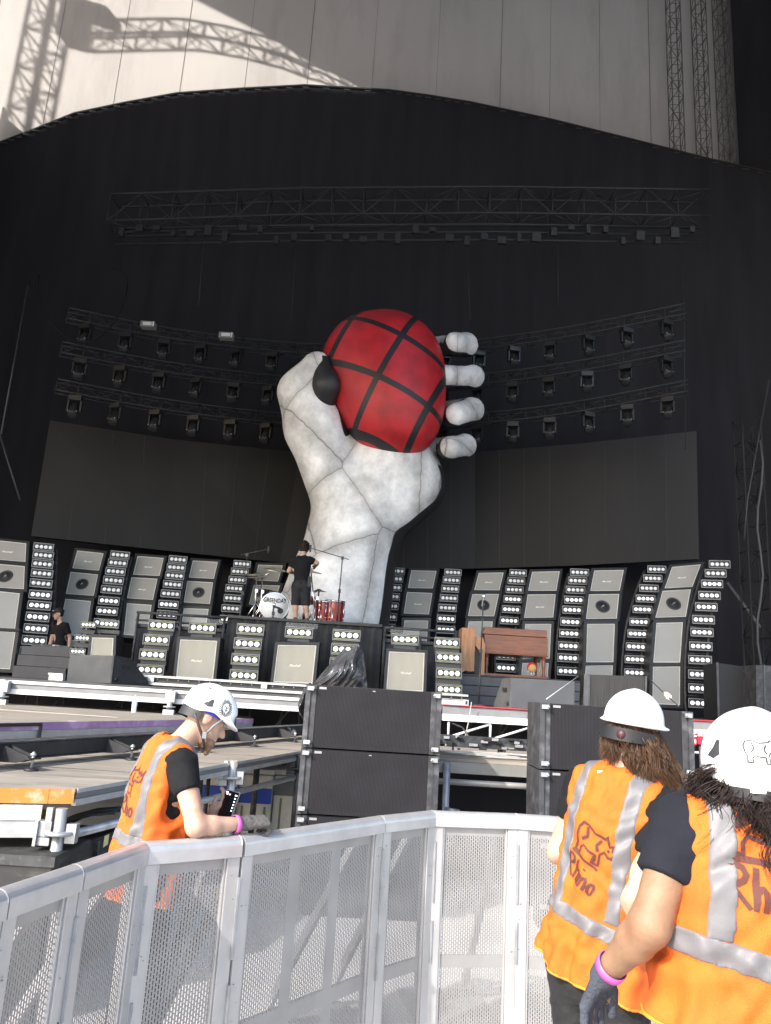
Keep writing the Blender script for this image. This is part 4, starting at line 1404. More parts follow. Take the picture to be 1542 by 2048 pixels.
for k in range(5):
    pts = [V(c.x - .12 + .28 * rnd.random(), 14.68 + .1 * rnd.random(), zo + .015 + .06 * rnd.random() * (i % 2)) for i in range(5)]
    mb.tube(pts, .012, 5)
solo(mb, 'cable_heap', M_blk2, 'small heap of black cables at the foot of the wooden speaker', 'cable')

# ------------------------------------------------------------------ wedges, subs and cases on the stage
M_wedge = mat('wedge_grey', (0.042, 0.043, 0.046), 0.62, var=0.2, nscale=5, bump=0.3, bscale=220, stain=(.12, .12, .125), stain_amt=.4, stain_scale=2)
M_wedge2 = mat('wedge_pale_grey', (0.058, 0.061, 0.068), 0.7, var=0.12, nscale=4, bump=0.3, bscale=220)


def wedge(TLp, TRp, BRp, BLp, sideT, sideB, Y, right, m_side, m_back, label):
    """Floor wedge seen from behind: plain back panel and one end cheek with a hand hole."""
    tl, tr, br, bl = P(*TLp, Y), P(*TRp, Y), P(*BRp, Y), P(*BLp, Y)
    t = thing('stage_monitor', label, 'monitor speaker', (bl + br) / 2, 'floor monitors')
    e = 1 if right else -1
    near_t, near_b = (tr, br) if right else (tl, bl)
    st_, sb_ = P(*sideT, Y + .38), P(*sideB, Y + .62)
    sb_.z = ZS + .004
    far_t, far_b = (tl, bl) if right else (tr, br)
    for q in (near_b, far_b): q.z = ZS + .004
    d_t, d_b = st_ - near_t, sb_ - near_b
    # body: prism between the two cheeks
    A = [near_t, near_b, near_b + d_b, near_b + d_b + V(0, 0, .06), near_t + d_t]
    off = far_t - near_t
    mb = MB().prism([p + off * .02 for p in A], off * .98)
    mb.build('body', m_back, t, bevel=.01)
    ch = MB().prism(A, off * .018)
    ch.build('end_cheek', m_side, t)
    # hand hole and socket
    n = d_b.cross(V(0, 0, 1)).normalized()
    if n.x * e < 0: n = -n
    cen = (near_t + near_b) / 2 + d_b * .36 + V(0, 0, .05)
    dd = d_b.normalized()
    MB().bar(cen - dd * .07 + n * .004, cen + dd * .07 + n * .004, .012, .06).build('hand_hole', M_cone, t)
    MB().lathe([(.035, 0), (.035, .008), (0, .004)], near_b + d_b * .12 + V(0, 0, .07) + n * .004, n, 14).build('socket', M_cone, t)
    return t


wedge((139.4, 1309.4), (228.6, 1311), (222, 1367.8), (133, 1363), (262, 1317), (296, 1371), 12.2, True, mat('wedge_black', (.022, .022, .024), .55, var=.3, nscale=9), M_wedge, 'large dark grey floor monitor at the front of the stage behind the left worker')
wedge((1022, 1355.5), (1150, 1363), (1148, 1420), (1020, 1415), (1005, 1357), (988, 1411), 12.2, False, mat('wedge_mid', (.07, .07, .073), .5, var=.2, nscale=5), M_wedge2, 'large pale grey floor monitor in front of the organ')


def boxcase(q, Y, depth, m_, label, cat, name, m2=None, rails=()):
    p = [P(x, y, Y) for x, y in q]
    t = thing(name, label, cat, (p[2] + p[3]) / 2)
    n = V(0, -1, 0)
    MB().hexa(p, n, depth).build('body', m_, t, bevel=.008)
    for u0, u1 in rails:
        def L(u, v): return (p[3].lerp(p[2], u)).lerp(p[0].lerp(p[1], u), v)
        MB().hexa([L(u0, 1.01) - V(0, .02, 0), L(u1, 1.01) - V(0, .02, 0), L(u1, 0) - V(0, .02, 0), L(u0, 0) - V(0, .02, 0)], n, .019).build('edge_rail', m2, t)
    return t


boxcase([(1180, 1349), (1290, 1353), (1288, 1425), (1178, 1420)], 12.4, .6, mat('sub_front', (.022, .021, .02), .7, var=.5, nscale=3, stretch=(14, 1, .6)), 'black subwoofer with grey end rails behind the right speaker stack', 'subwoofer', 'subwoofer', M_dgrey, ((-.11, -.02), (-.015, .0), (1.0, 1.03)))
boxcase([(1437, 1326), (1487, 1333), (1490, 1440), (1440, 1440)], 14.5, .7, mat('case_black', (.012, .012, .013), .6), 'black case standing beside the tallest lamp tower', 'case', 'equipment_case', M_dgrey, ((-.1, -.02),))
boxcase([(1512, 1330), (1560, 1332), (1562, 1450), (1514, 1448)], 14.0, .6, M_blk2, 'black rack case under the right wing tower', 'case', 'equipment_case', M_dgrey, ((.3, .36),))
boxcase([(1456, 1345), (1500, 1345), (1500, 1420), (1456, 1420)], 19.5, .3, mat('pale_cover', (.3, .33, .33), .8, var=.5, nscale=4), 'pale covered gear seen past the black case in the right wing', 'case', 'covered_gear')
c = P(117, 1358, 12.05)
solo(MB().bbox((c.x - .11, 11.95, ZS + .004), (c.x + .1, 12.05, ZS + .1)).bbox((c.x - .12, 11.93, ZS + .085), (c.x + .1, 11.949, ZS + .11)), 'light_fixture', M_alu, 'small silver footlight left of the large dark wedge', 'footlight')
a, b_ = P(884, 1403, 12.0), P(936, 1406, 12.0)
t = thing('light_fixture', 'long silver footlight on the red stage edge', 'footlight', ((a.x + b_.x) / 2, 12, ZS))
MB().bbox((a.x - .1, 11.93, ZS + .004), (b_.x, 12.05, ZS + .09)).build('housing', M_white, t, bevel=.005)
MB().bbox((b_.x - .05, 11.925, ZS + .02), (b_.x - .015, 11.929, ZS + .075)).bbox((a.x - .08, 11.925, ZS + .075), (b_.x - .08, 11.929, ZS + .085)).build('end_plate', M_blk, t)
# rope and clamp on the right
a, b_ = P(1294, 1352, 9.5), P(1357, 1412, 6.8)
solo(MB().tube([a, a.lerp(b_, .5) + V(0, 0, -.01), b_], .006, 5), 'safety_rope', M_blk2, 'thin dark rope slanting down to the right speaker stack', 'rope')
c = a.lerp(b_, .72)
solo(MB().tube([c + (a - b_) * .05, c - (a - b_) * .04], .026, 8), 'rope_grip', mat('pale_yellow', (.6, .56, .4), .6), 'pale yellow grip on the slanting rope', 'grip')
solo(MB().tube([P(1093, 1398, 6.8), P(1157, 1352, 9.5)], .004, 5), 'safety_rope', mat('rope_pale', (.5, .5, .48), .7), 'thin pale rope rising from the right speaker stack', 'rope')

# ------------------------------------------------------------------ speaker stacks in the pit
M_hex = slot_mat('pierced_grille', (0.03, 0.029, 0.033), 0.012, 0.0135, 0.0085, 0.009, metal=0.0, rough=0.75, hole_dark=(0.004, 0.004, 0.0045))
M_spk = mat('speaker_black', (0.014, 0.014, 0.015), 0.5, var=0.3, nscale=10, stain=(.09, .09, .09), stain_amt=.5, stain_scale=8)


def stack(x0, x1, Y, ztop, h, n, yaw, lean, names, group):
    """Column of n speaker boxes; front faces the audience."""
    w = x1 - x0
    cx = (x0 + x1) / 2
    R = Matrix.Rotation(yaw, 3, 'Z')
    for i in range(n):
        zt = ztop - i * (h + .012); zb = zt - h
        org_ = V(cx, Y, zb)

        def W(x, y, z):
            return org_ + R @ V(x, y, 0) + V(0, 0, z)
        t = thing('line_speaker', names[i], 'speaker', org_, group)
        if i == n - 1:
            dz = -(zb - GZ)
            MB().box(W(0, .38, dz / 2), (w * .9, .6, -dz - .004), R).build('base_dolly', M_blk2, t)
        def obox(a, b, mi=0, mb=None):
            c = [(a[k] + b[k]) / 2 for k in range(3)]
            return (mb or MB()).box(W(*c), [abs(b[k] - a[k]) for k in range(3)], R, mi)
        obox((-w / 2, .03, 0), (w / 2, .75, h)).build('body', M_spk, t)
        mbx = MB()
        gx = w / 2 - .055
        # grille plate in its own local frame so the pattern follows it
        g_ = MB().bbox((-gx, -.006, .004), (gx, .012, h - .004)).build('grille', M_hex, t, local=True)
        g_.location = (0, 0, 0); g_.rotation_euler = (0, 0, yaw)
        for s in (-1, 1):
            m2 = MB()
            obox((s * (gx + .004), -.012, 0), (s * (w / 2), .029, h), 0, m2)
            obox((s * (w / 2 + .001), -.03, .0), (s * (w / 2 + .045), .5, h), 0, m2)
            m2.build('side_rail', M_blk2, t)
            for zz in (.03, h - .05):
                m3 = MB()
                obox((s * (w / 2 - .03), -.05, zz), (s * (w / 2 + .03), -.031, zz + .035), 0, m3)
                m3.lathe([(.009, 0), (.009, .02), (0, .024)], W(s * (w / 2 - .028), -.05, zz + .017), V(0, -1, 0), 8)
                m3.build('rigging_pin', M_steel, t)
        m4 = MB()
        obox((-gx + .02, -.012, h - .035), (-gx + .085, -.0065, h - .015), 0, m4)
        obox((-.012, -.0105, h - .03), (.012, -.0065, h - .022), 0, m4)
        m4.build('name_plate', mat('plate_grey', (.3, .3, .3), .4, .3), t)


a, b_ = P(623, 1372, 7.2), P(874, 1386, 7.2)
stack(a.x, b_.x, 7.2, 1.825, .548, 3, 0.02, 0, ['topmost black speaker of the middle pit stack, under the plastic sheet', 'second black speaker of the middle pit stack, half in slanting shade', 'lowest black speaker of the middle pit stack, mostly behind the barrier'], 'speakers of the middle pit stack')
a, b_ = P(1089, 1400, 6.9), P(1373, 1414, 6.9)
stack(a.x, b_.x, 6.9, 1.79, .55, 3, 0.0, 0, ['topmost black speaker of the right pit stack, behind the long haired worker', 'second black speaker of the right pit stack', 'lowest black speaker of the right pit stack, behind the barrier'], 'speakers of the right pit stack')

# crumpled dark plastic sheet over gear behind the middle stack
def sheet_mesh():
    nu, nv = 90, 70
    outline = []
    vs, fs = [], []
    for j in range(nv + 1):
        v = j / nv
        for i in range(nu + 1):
            u = i / nu
            # top ridge to bottom hem
            xl = 688 - (688 - 612) * v ** 1.15 - 8 * math.sin(v * 3)
            xr = 724 + 12 * v ** .6
            yt_ = 1296 + 5 * math.sin(u * 7)
            yb_ = 1392
            px = xl + (xr - xl) * u
            py = yt_ + (yb_ - yt_) * v
            fold = .5 * math.sin(u * 47 + v * 13 + 3 * math.sin(v * 9)) + math.sin(u * 23 + 4 * v + 2 * math.sin(v * 5)) * .5 + math.sin(u * 11 - 7 * v + 1.3 * math.sin(u * 9)) * .6 + .35 * math.sin(v * 17 + u * 31)
            dep = 8.6 - .75 * math.sin(math.pi * min(1, .12 + v * .8)) * math.sin(math.pi * (.15 + .7 * u)) + .035 * fold * (.4 + v)
            vs.append(P(px, py, dep))
    for j in range(nv):
        for i in range(nu):
            a = j * (nu + 1) + i
            fs.append((a, a + 1, a + nu + 2, a + nu + 1))
    return vs, fs


vs, fs = sheet_mesh()
M_plastic = mat('dark_plastic_sheet', (0.05, 0.052, 0.058), 0.22, var=0.5, nscale=5, bump=0.9, bscale=9, spec=.9)
t = thing('plastic_sheet', 'crumpled dark plastic sheet draped behind and over the middle speaker stack', 'plastic sheet', P(660, 1390, 8.3))
MB().add(vs, fs, 0, True).build('drape', M_plastic, t)
vs, fs = [], []
nu, nv = 24, 50
for j in range(nv + 1):
    v = j / nv
    for i in range(nu + 1):
        u = i / nu
        wl = 618 - 22 * math.sin(math.pi * min(1, v * .9)) * (1 if v < .75 else 1)
        px = wl + (622 - wl) * u
        py = 1366 + 82 * v
        dep = 7.5 + .05 * math.sin(u * 9 + v * 6) + .03 * math.sin(v * 19 + u * 4)
        vs.append(P(px, py, dep))
for j in range(nv):
    for i in range(nu):
        a = j * (nu + 1) + i
        fs.append((a, a + 1, a + nu + 2, a + nu + 1))
MB().add(vs, fs, 0, True).build('hanging_tail', M_plastic, t)

# ------------------------------------------------------------------ low platforms on the left
M_ply = mat('worn_plywood', (0.24, 0.215, 0.18), 0.75, var=0.2, nscale=2.5, bump=0.15, bscale=25, stain=(0.10, 0.095, 0.09), stain_amt=0.7, stain_scale=1.8, stretch=(.6, 3, 3))
M_orange = mat('orange_edge', (0.62, 0.17, 0.025), 0.5, var=0.1, stain=(.6, .55, .5), stain_amt=.6, stain_scale=9)
M_purple = mat('purple_edge', (0.36, 0.21, 0.40), 0.55, var=0.3, nscale=3, stain=(.55, .48, .55), stain_amt=.6, stain_scale=6)
M_edge = mat('grey_edge', (0.14, 0.14, 0.145), 0.6, var=0.15)
ZL, ZU = 1.10, 1.30
A0, A1 = PZ(-260, 1570, ZL), PZ(150, 1578, ZL)        # front edge
A2 = PZ(610, 1500, ZL)                                 # far end of the right edge
A1b = A1
dirR = (A2 - A1).normalized()
A3 = A1 + dirR * 7.2
Lp = thing('lower_platform', 'low plywood platform with an orange front edge on scaffold tubes at left', 'platform', (A1.x, A1.y, 0))
lft = V(-7, 0, 0)
poly = [A0, A1, A3, A3 + lft, A0 + V(-3, 0, 0)]
MB().prism(poly, V(0, 0, -.02)).build('deck', M_ply, Lp)
# deck joints, as thin dark strips
mb = MB()
for k in range(1, 6):
    p = A1 + dirR * k * 1.05
    mb.bar(p + V(0, 0, .001), p + V(-6, .15, .001), .012, .003)
for k in range(1, 4):
    p = A1 + V(-.9 * k, -.03 * k, .001)
    mb.bar(p, p + dirR * 6, .01, .003)
mb.build('deck_joint', mat('joint_dark', (.05, .045, .04), .9), Lp)
dn = V(0, 0, 1)
# front faces
fd = (A1 - A0).normalized()
fn = V(fd.y, -fd.x, 0)
sp_ = A1 - fd * .145
mb = MB()
mb.hexa([A0 + fn * .012, sp_ + fn * .012, sp_ + fn * .012 - dn * .085, A0 + fn * .012 - dn * .085], fn, .011)
mb.hexa([sp_ + fd * .003 + fn * .012, A1 + fn * .012, A1 + fn * .012 - dn * .085, sp_ + fd * .003 + fn * .012 - dn * .085], fn, .011)
mb.build('front_edge', M_orange, Lp)
c0, c1 = A0 - dn * .095, A1 - dn * .095 - fd * .17
MB().hexa([c0 + fn * .01, c1 + fn * .01, c1 + fn * .01 - dn * .085, c0 + fn * .01 - dn * .085], fn, .05).build('front_beam', M_white, Lp)
MB().hexa([c0 - dn * .088, c1 - dn * .088 + fd * .05, c1 - dn * .185 + fd * .05, c0 - dn * .185], fn, .05).build('front_beam', M_alu, Lp)
# right side edge
rn = V(dirR.y, -dirR.x, 0)
if rn.x < 0: rn = -rn
s0, s1 = A1 + dirR * .02, A3
MB().hexa([s0 + rn * .01, s1 + rn * .01, s1 + rn * .01 - dn * .025, s0 + rn * .01 - dn * .025], rn, .009).hexa([s0 + rn * .006 - dn * .062, s1 + rn * .006 - dn * .062, s1 + rn * .006 - dn * .1, s0 + rn * .006 - dn * .1], rn, .03).build('side_edge', M_alu, Lp)
MB().hexa([s0 + rn * .002 - dn * .027, s1 + rn * .002 - dn * .027, s1 + rn * .002 - dn * .06, s0 + rn * .002 - dn * .06], rn, .02).build('side_groove', M_edge, Lp)


def scaffold_leg(p, zt, parent, m_=M_steel, r=.035, cup=True, name='leg'):
    mb = MB().tube([V(p.x, p.y, GZ), V(p.x, p.y, zt)], r, 14)
    if cup:
        mb.lathe([(r, 0), (r + .045, .0), (r + .05, .012), (r + .045, .022), (r, .022)], (p.x, p.y, zt - .15), n=18)
        mb.box((p.x - .075, p.y - .01, zt - .115), (.075, .05, .085)); mb.box((p.x - .075, p.y - .01, zt - .185), (.075, .05, .045))
        mb.box((p.x - .118, p.y - .01, zt - .14), (.018, .09, .14)); mb.box((p.x + .07, p.y + .03, zt - .14), (.06, .06, .11))
        mb.box((p.x - .06, p.y - .02, zt - .06), (.035, .03, .13))
    return mb.build(name, m_, parent)


scaffold_leg(P(127, 1600, A1.y - .07), ZL - .105, Lp)
for k, t_ in enumerate((2.3, 4.1, 5.9)):
    p = A1 + dirR * t_ + rn * .03
    scaffold_leg(p, ZL - .04 + (.055 if k == 0 else 0), Lp, M_steel if k == 0 else M_dim)
    if k == 0:
        MB().box((p.x, p.y, ZL - .005), (.075, .03, .06)).build('leg_cap', M_ply, Lp)
pa, pb = V(P(127, 1600, A1.y).x, A1.y, ZL - .285), A1 + dirR * 5.9 + rn * .03 - V(0, 0, .27)
MB().tube([pa, pb], .028, 12).build('ledger_tube', M_steel, Lp)
for k in range(7):
    p = A1 + dirR * (2.6 + .55 * k) + V(-.5 - .15 * (k % 3), .1, 0)
    MB().tube([V(p.x, p.y, GZ), V(p.x, p.y, ZL - .04)], .022 + .012 * (k % 2), 8).build('inner_leg', M_blk2, Lp)

# black camera track on the lower platform
ftp = [PZ(52, 1543, ZL), PZ(232, 1522, ZL), PZ(437, 1500, ZL), PZ(492, 1497, ZL)]
tr = thing('camera_track', 'long black beam with adjustable feet lying on the lower platform', 'track', ftp[1])
d0 = (PZ(495, 1490, ZL) - PZ(52, 1535, ZL)).normalized()
nrm = V(-d0.y, d0.x, 0)
if nrm.y < 0: nrm = -nrm
o_ = PZ(52, 1543, ZL) + nrm * .30
b0, b1 = o_ - d0 * 2.0, o_ + d0 * 7.5
MB().bar(b0 + V(0, 0, .115), b1 + V(0, 0, .115), .14, .11).bar(b0 + V(0, 0, .155) + nrm * .12, b1 + V(0, 0, .155) + nrm * .12, .08, .04).build('beam', M_blk, tr, bevel=.006)
MB().bar(b0 + V(0, 0, .176), b1 + V(0, 0, .176), .15, .01).bar(b0 + V(0, 0, .054), b1 + V(0, 0, .054), .15, .01).build('beam_lip', M_blk2, tr)
for q in (2.6, 5.2):
    p = o_ + d0 * q + V(0, 0, .115) - nrm * .075
    mb = MB()
    for k in range(14):
        mb.box(p + d0 * rnd.uniform(-.22, .22) + V(0, 0, rnd.uniform(-.05, .06)), (.03 + .05 * rnd.random(), .03, .02 + .03 * rnd.random()), Euler((0, 0, rnd.random() * 3)).to_matrix(), k % 2)
    mb.build('joint_hardware', [M_blk2, M_steel], tr)
for i in range(6):
    p = o_ + d0 * (i * 1.22 - .0) - nrm * .30
    br = MB()
    q = p + nrm * .24 + V(0, 0, .165)
    br.prism([p + V(0, 0, .075), p + V(0, 0, .1), q, q + V(0, 0, -.12) + nrm * .02, p + nrm * .1 + V(0, 0, .05)], d0 * .012)
    br.prism([p + d0 * .07 + V(0, 0, .075), p + d0 * .07 + V(0, 0, .1), q + d0 * .07, q + d0 * .07 + V(0, 0, -.12) + nrm * .02, p + d0 * .07 + nrm * .1 + V(0, 0, .05)], d0 * .012)
    br.box(p + d0 * .04 + V(0, 0, .085), (.12, .06, .012), Matrix.Rotation(math.atan2(d0.y, d0.x), 3, 'Z'))
    br.build('bracket', M_blk, tr)
    f = p + d0 * .05
    MB().tube([f + V(0, 0, .02), f + V(0, 0, .13)], .011, 8).lathe([(.012, .1), (.02, .105), (.02, .12), (0, .122)], f, n=10).build('screw', M_steel, tr)
    MB().lathe([(.0, .022), (.02, .02), (.048, .012), (.05, 0), (0, .001)], f + V(0, 0, .002), n=18).build('foot_pad', M_blk, tr)

# upper platform with purple edge
U0, U1 = PZ(-200, 1449, ZU), PZ(506, 1437, ZU)
U2, U3 = PZ(420, 1425, ZU), PZ(-200, 1402, ZU)
Up = thing('upper_platform', 'higher plywood platform with a scuffed purple front edge at left', 'platform', ((U0.x + U1.x) / 2, (U0.y + U1.y) / 2, 0))
MB().prism([U0, U1, U1 + V(-.2, .9, 0), U2 + V(0, .4, 0), U3 + V(-2, 0, 0)], V(0, 0, -.02)).build('deck', M_ply, Up)
ud = (U1 - U0).normalized(); un = V(ud.y, -ud.x, 0)
if un.y > 0: un = -un
MB().hexa([U0 + un * .01 - dn * .001, U1 + un * .01 - dn * .001, U1 + un * .01 - dn * .075, U0 + un * .01 - dn * .075], un, .009).build('front_edge', M_purple, Up)
MB().hexa([U0 - dn * .078, U1 - dn * .078, U1 - dn * .17, U0 - dn * .17], un, .05).build('front_beam', M_alu, Up)
# thin pale line on the deck and a black frame corner on the edge
a, b = PZ(0, 1419, ZU), PZ(235, 1435, ZU)
MB().bar(a + V(0, 0, .0015), b + V(0, 0, .0015), .012, .003).build('deck_line', mat('tape_pale', (.5, .48, .42), .8), Up)
for px in (150, 395):
    p = PZ(px, 1442, ZU)
    MB().tube([V(p.x, p.y - .06, ZL), V(p.x, p.y - .06, ZU - .05)], .03, 10).box((p.x, p.y - .055, ZU - .035), (.09, .05, .075)).build('leg', M_purple if px == 150 else M_steel, Up)
p = PZ(30, 1445, ZU)
mbf = MB()
q0, q1 = U0 + ud * ((p - U0).dot(ud) - 1.0) + un * .02, U0 + ud * ((p - U0).dot(ud) + .32) + un * .02
mbf.bar(q0 - dn * .02, q1 - dn * .02, .02, .03).bar(q1 - dn * .01, q1 - dn * .17, .02, .03, V(0, 1, 0))
mbf.build('edge_frame', M_blk, Up)
# bottle
c = PZ(267, 1426, ZU)
bt = thing('water_bottle', 'clear plastic water bottle standing on the upper platform', 'bottle', c)
M_pet = mat('clear_bottle', (.85, .87, .88), .1, alpha=.75, var=.03)
MB().lathe([(0, .002), (.034, .003), (.036, .02), (.033, .04), (.036, .055), (.033, .075), (.036, .09), (.036, .15), (.033, .17), (.02, .205), (.013, .215), (.013, .23)], c, n=20).build('bottle_body', M_pet, bt)
MB().lathe([(.014, .228), (.015, .232), (.015, .25), (0, .252)], c, n=16).build('cap', M_white, bt)
MB().lathe([(.0368, .1), (.0368, .145)], c, n=20).build('paper_label', mat('bottle_paper', (.75, .76, .78), .6), bt)
p = PZ(352, 1422, ZU)
solo(MB().lathe([(0, .02), (.3, .015), (.42, .0)], V(p.x, p.y + .2, ZU + .003), n=24), 'plate', M_edge, 'grey round base plate under the stage leg', 'plate')

# road cases below the lower platform
M_case = mat('black_case_ply', (0.014, 0.014, 0.014), 0.65, var=0.4, nscale=9, stain=(.10, .095, .09), stain_amt=.5, stain_scale=5, stretch=(.6, .6, 3))
p = P(100, 1745, 4.6)
cs = thing('open_trunk', 'open scuffed black trunk with a yellow inside below the platform corner', 'case', (p.x, p.y, 0))
mx0, mx1 = P(112, 1700, 5.2).x, P(262, 1655, 6.3).x
e0, e1 = P(112, 1703, 5.15), P(246, 1660, 6.1)
ed_ = (e1 - e0); ed_.z = 0; ed_ = ed_.normalized(); en = V(ed_.y, -ed_.x, 0)
z1 = (e0.z + e1.z) / 2
q = [V(e0.x, e0.y, z1), V(e1.x, e1.y, z1), V(e1.x, e1.y, GZ), V(e0.x, e0.y, GZ)]
MB().hexa(q, en, .02).build('side_wall', M_case, cs)
bk_ = -en * .75
MB().hexa([v + bk_ + V(0, 0, .0) for v in q], en, .02).build('side_wall', M_case, cs)
MB().hexa([q[0], q[0] + bk_, q[3] + bk_, q[3]], -ed_, .02).hexa([q[1] + bk_, q[1], q[2], q[2] + bk_], ed_, .02).build('end_wall', M_case, cs)
MB().hexa([q[0] + bk_ + V(0, 0, .12), q[1] + bk_ + V(0, 0, .12), q[1] + bk_ * .45 + V(0, 0, -.0), q[0] + bk_ * .45 + V(0, 0, -.0)], V(0, 0, 1), .02).build('inner_flap', mat('yellow_lining', (.55, .32, .03), .8, stain=(.2, .12, .02), stain_amt=.5), cs)
for t_, w in ((.72, .035), (.9, .03)):
    c = q[0].lerp(q[1], t_) + en * .004 - V(0, 0, .05)
    MB().hexa([c + V(0, 0, .045) - ed_ * w, c + V(0, 0, .05) + ed_ * w, c - V(0, 0, .02) + ed_ * w, c - V(0, 0, .03) - ed_ * w], en, .003).build('sticker', mat('sticker_yellow', (.75, .68, .35), .6), cs)
c = q[0].lerp(q[1], .55) + en * .004 - V(0, 0, .06)
MB().box(c, (.05, .03, .1)).build('latch', M_blk2, cs)
pz = P(50, 1712, 4.75)
cs2 = thing('road_case', 'scuffed black road case below the orange platform edge', 'case', (pz.x, pz.y, 0))
MB().bbox((pz.x - 1.2, pz.y, GZ), (P(108, 1718, 4.75).x, pz.y + .6, pz.z)).build('body', M_case, cs2, bevel=.01)
MB().bbox((pz.x - 1.2, pz.y - .012, pz.z - .05), (P(108, 1718, 4.75).x + .01, pz.y - .002, pz.z + .004)).build('lid_trim', M_blk2, cs2)
pts = [P(x, y, 5.6) for x, y in [(70, 1690), (95, 1660), (140, 1640), (185, 1628), (230, 1625)]]
mb = MB()
for k in range(6):
    mb.tube([p + V(0, .05 * k, .015 * math.sin(k)) for p in pts], .014, 6)
solo(mb, 'cable_bundle', M_blk, 'bundle of thick black cables hanging into the open trunk', 'cable')

# pale bins with a blue band beyond the platform
M_bin = mat('bin_cream', (0.68, 0.64, 0.54), 0.6, var=0.15, nscale=3, stain=(.28, .26, .22), stain_amt=.6, stain_scale=3)
M_blue = mat('bin_blue', (0.015, 0.06, 0.42), 0.45)
for k, (px0, px1, lab) in enumerate(((372, 470, 'cream plastic bin with a wide blue band nearest the left worker'), (474, 542, 'cream plastic bin with a blue band behind black tubes'), (546, 640, 'cream plastic bin with a grey band beside the speaker stack'))):
    Yb = 9.3 + .1 * k
    x0, x1 = P(px0, 1600, Yb).x, P(px1, 1600, Yb).x
    t = thing('plastic_bin', lab, 'bin', ((x0 + x1) / 2, Yb, 0), 'cream bins under the platform')
    MB().bbox((x0, Yb, GZ), (x1, Yb + .5, .78)).build('body', M_bin, t, bevel=.02)
    zt2 = P(500, 1575, Yb).z if k < 2 else P(590, 1562, Yb).z
    MB().bbox((x0 - .004, Yb - .006, zt2 - .17), (x1 + .004, Yb - .002, zt2)).build('colour_band', M_blue if k < 2 else M_edge, t)
    MB().bbox((x0 - .02, Yb - .02, .79), (x1 + .02, Yb + .52, .85)).build('lid', M_white, t, bevel=.015)
    for s in range(3):
        x = x0 + (x1 - x0) * (s + .5) / 3
        MB().bbox((x - .012, Yb - .009, .12), (x + .012, Yb - .003, zt2 - .2)).build('rib', mat('rib_dark', (.2, .19, .16), .6), t)
c = P(556, 1640, 8.6)
gb = thing('green_reel', 'small green reel on the floor beyond the gloved fist', 'reel', (c.x, c.y, 0))
MB().lathe([(.12, 0), (.12, .03), (.06, .03), (.06, .12), (.12, .12), (.12, .15), (0, .15)], (c.x, 8.6, .1), V(0, -1, 0), 20).build('body', mat('reel_green', (.02, .3, .1), .4), gb)

# scaffold frame between the two stacks
ga, gb_ = P(878, 1515, 8.2), P(1095, 1540, 8.2)
pf = thing('middle_platform', 'grey scaffold platform edge between the two speaker stacks', 'platform', ((ga.x + gb_.x) / 2, 8.2, 0))
zt3 = ga.z
MB().bbox((ga.x - .4, 8.2, zt3 - .03), (gb_.x + .7, 10.5, zt3)).build('deck', M_ply, pf)
MB().bbox((ga.x - .4, 8.17, zt3 - .14), (gb_.x + .7, 8.195, zt3 - .032)).build('front_beam', mat('beam_grey', (.22, .22, .21), .5, .3), pf)
MB().tube([V(ga.x - .4, 8.12, zt3 - .22), V(gb_.x + .7, 8.12, zt3 - .22)], .03, 12).build('ledger_tube', mat('tube_grey', (.3, .3, .29), .5, .4), pf)
for px, m_ in ((893, M_steel), (1062, M_dim), (1078, M_dim), (1405, M_dim)):
    p = P(px, 1560, 8.1)
    MB().tube([V(p.x, 8.1, GZ), V(p.x, 8.1, zt3 - .04)], .035, 10).build('leg', m_, pf)
p = P(893, 1560, 8.0)
MB().tube([V(p.x, 8.02, .72), V(p.x + .14, 8.02, .70)], .02, 8).box((p.x + .03, 8.0, .55), (.09, .05, .03)).box((p.x + .03, 8.0, .48), (.09, .05, .03)).box((p.x + .03, 8.0, .41), (.09, .05, .03)).build('leg_fitting', M_steel, pf)
MB().bbox((ga.x - .4, 9.0, GZ), (gb_.x + .7, 9.05, zt3 - .05)).build('black_skirt', M_black, pf)
# black track and cables on it
za = zt3
tk = thing('camera_track', 'black beam with worn white edges on the scaffold platform between the stacks', 'track', ((ga.x + gb_.x) / 2, 8.7, za))
MB().bbox((ga.x - .4, 8.75, za + .08), (gb_.x + .6, 8.9, za + .2)).build('beam', M_blk2, tk)
mb = MB()
for k in range(26):
    mb.box((ga.x + rnd.random() * (gb_.x - ga.x), 8.72, za + .06 + rnd.random() * .14), (.02 + .07 * rnd.random(), .04, .015 + .02 * rnd.random()), None, k % 2)
mb.build('joint_hardware', [M_blk, M_steel], tk)
for k in range(3):
    MB().lathe([(.05, 0), (.05, .012), (.01, .02), (.01, .08)], (ga.x + .2 + k * .5, 8.8, za + .002), n=14).build('foot_pad', M_blk, tk)
mb = MB()
for k in range(4):
    mb.tube([V(ga.x - .3 + i * .25, 8.45 + .05 * math.sin(i * 1.3 + k), za + .02 + .012 * k) for i in range(9)], .011, 6)
solo(mb, 'cable_bundle', mat('cable_pale', (.33, .32, .3), .6), 'bundle of pale cables lying along the scaffold platform between the stacks', 'cable')
solo(MB().tube([P(x, y, 11.6) for x, y in [(943, 1404), (938, 1440), (930, 1475), (925, 1500)]], .008, 6), 'loose_cable', mat('cable_pale', (.33, .32, .3), .6), 'thin pale cable hanging from the red stage edge', 'cable')
solo(MB().tube([P(905, 1447, 11.5), P(925, 1455, 11.3), P(943, 1482, 11)], .012, 6), 'loose_cable', M_dim, 'dark cable slanting under the white stage truss', 'cable')
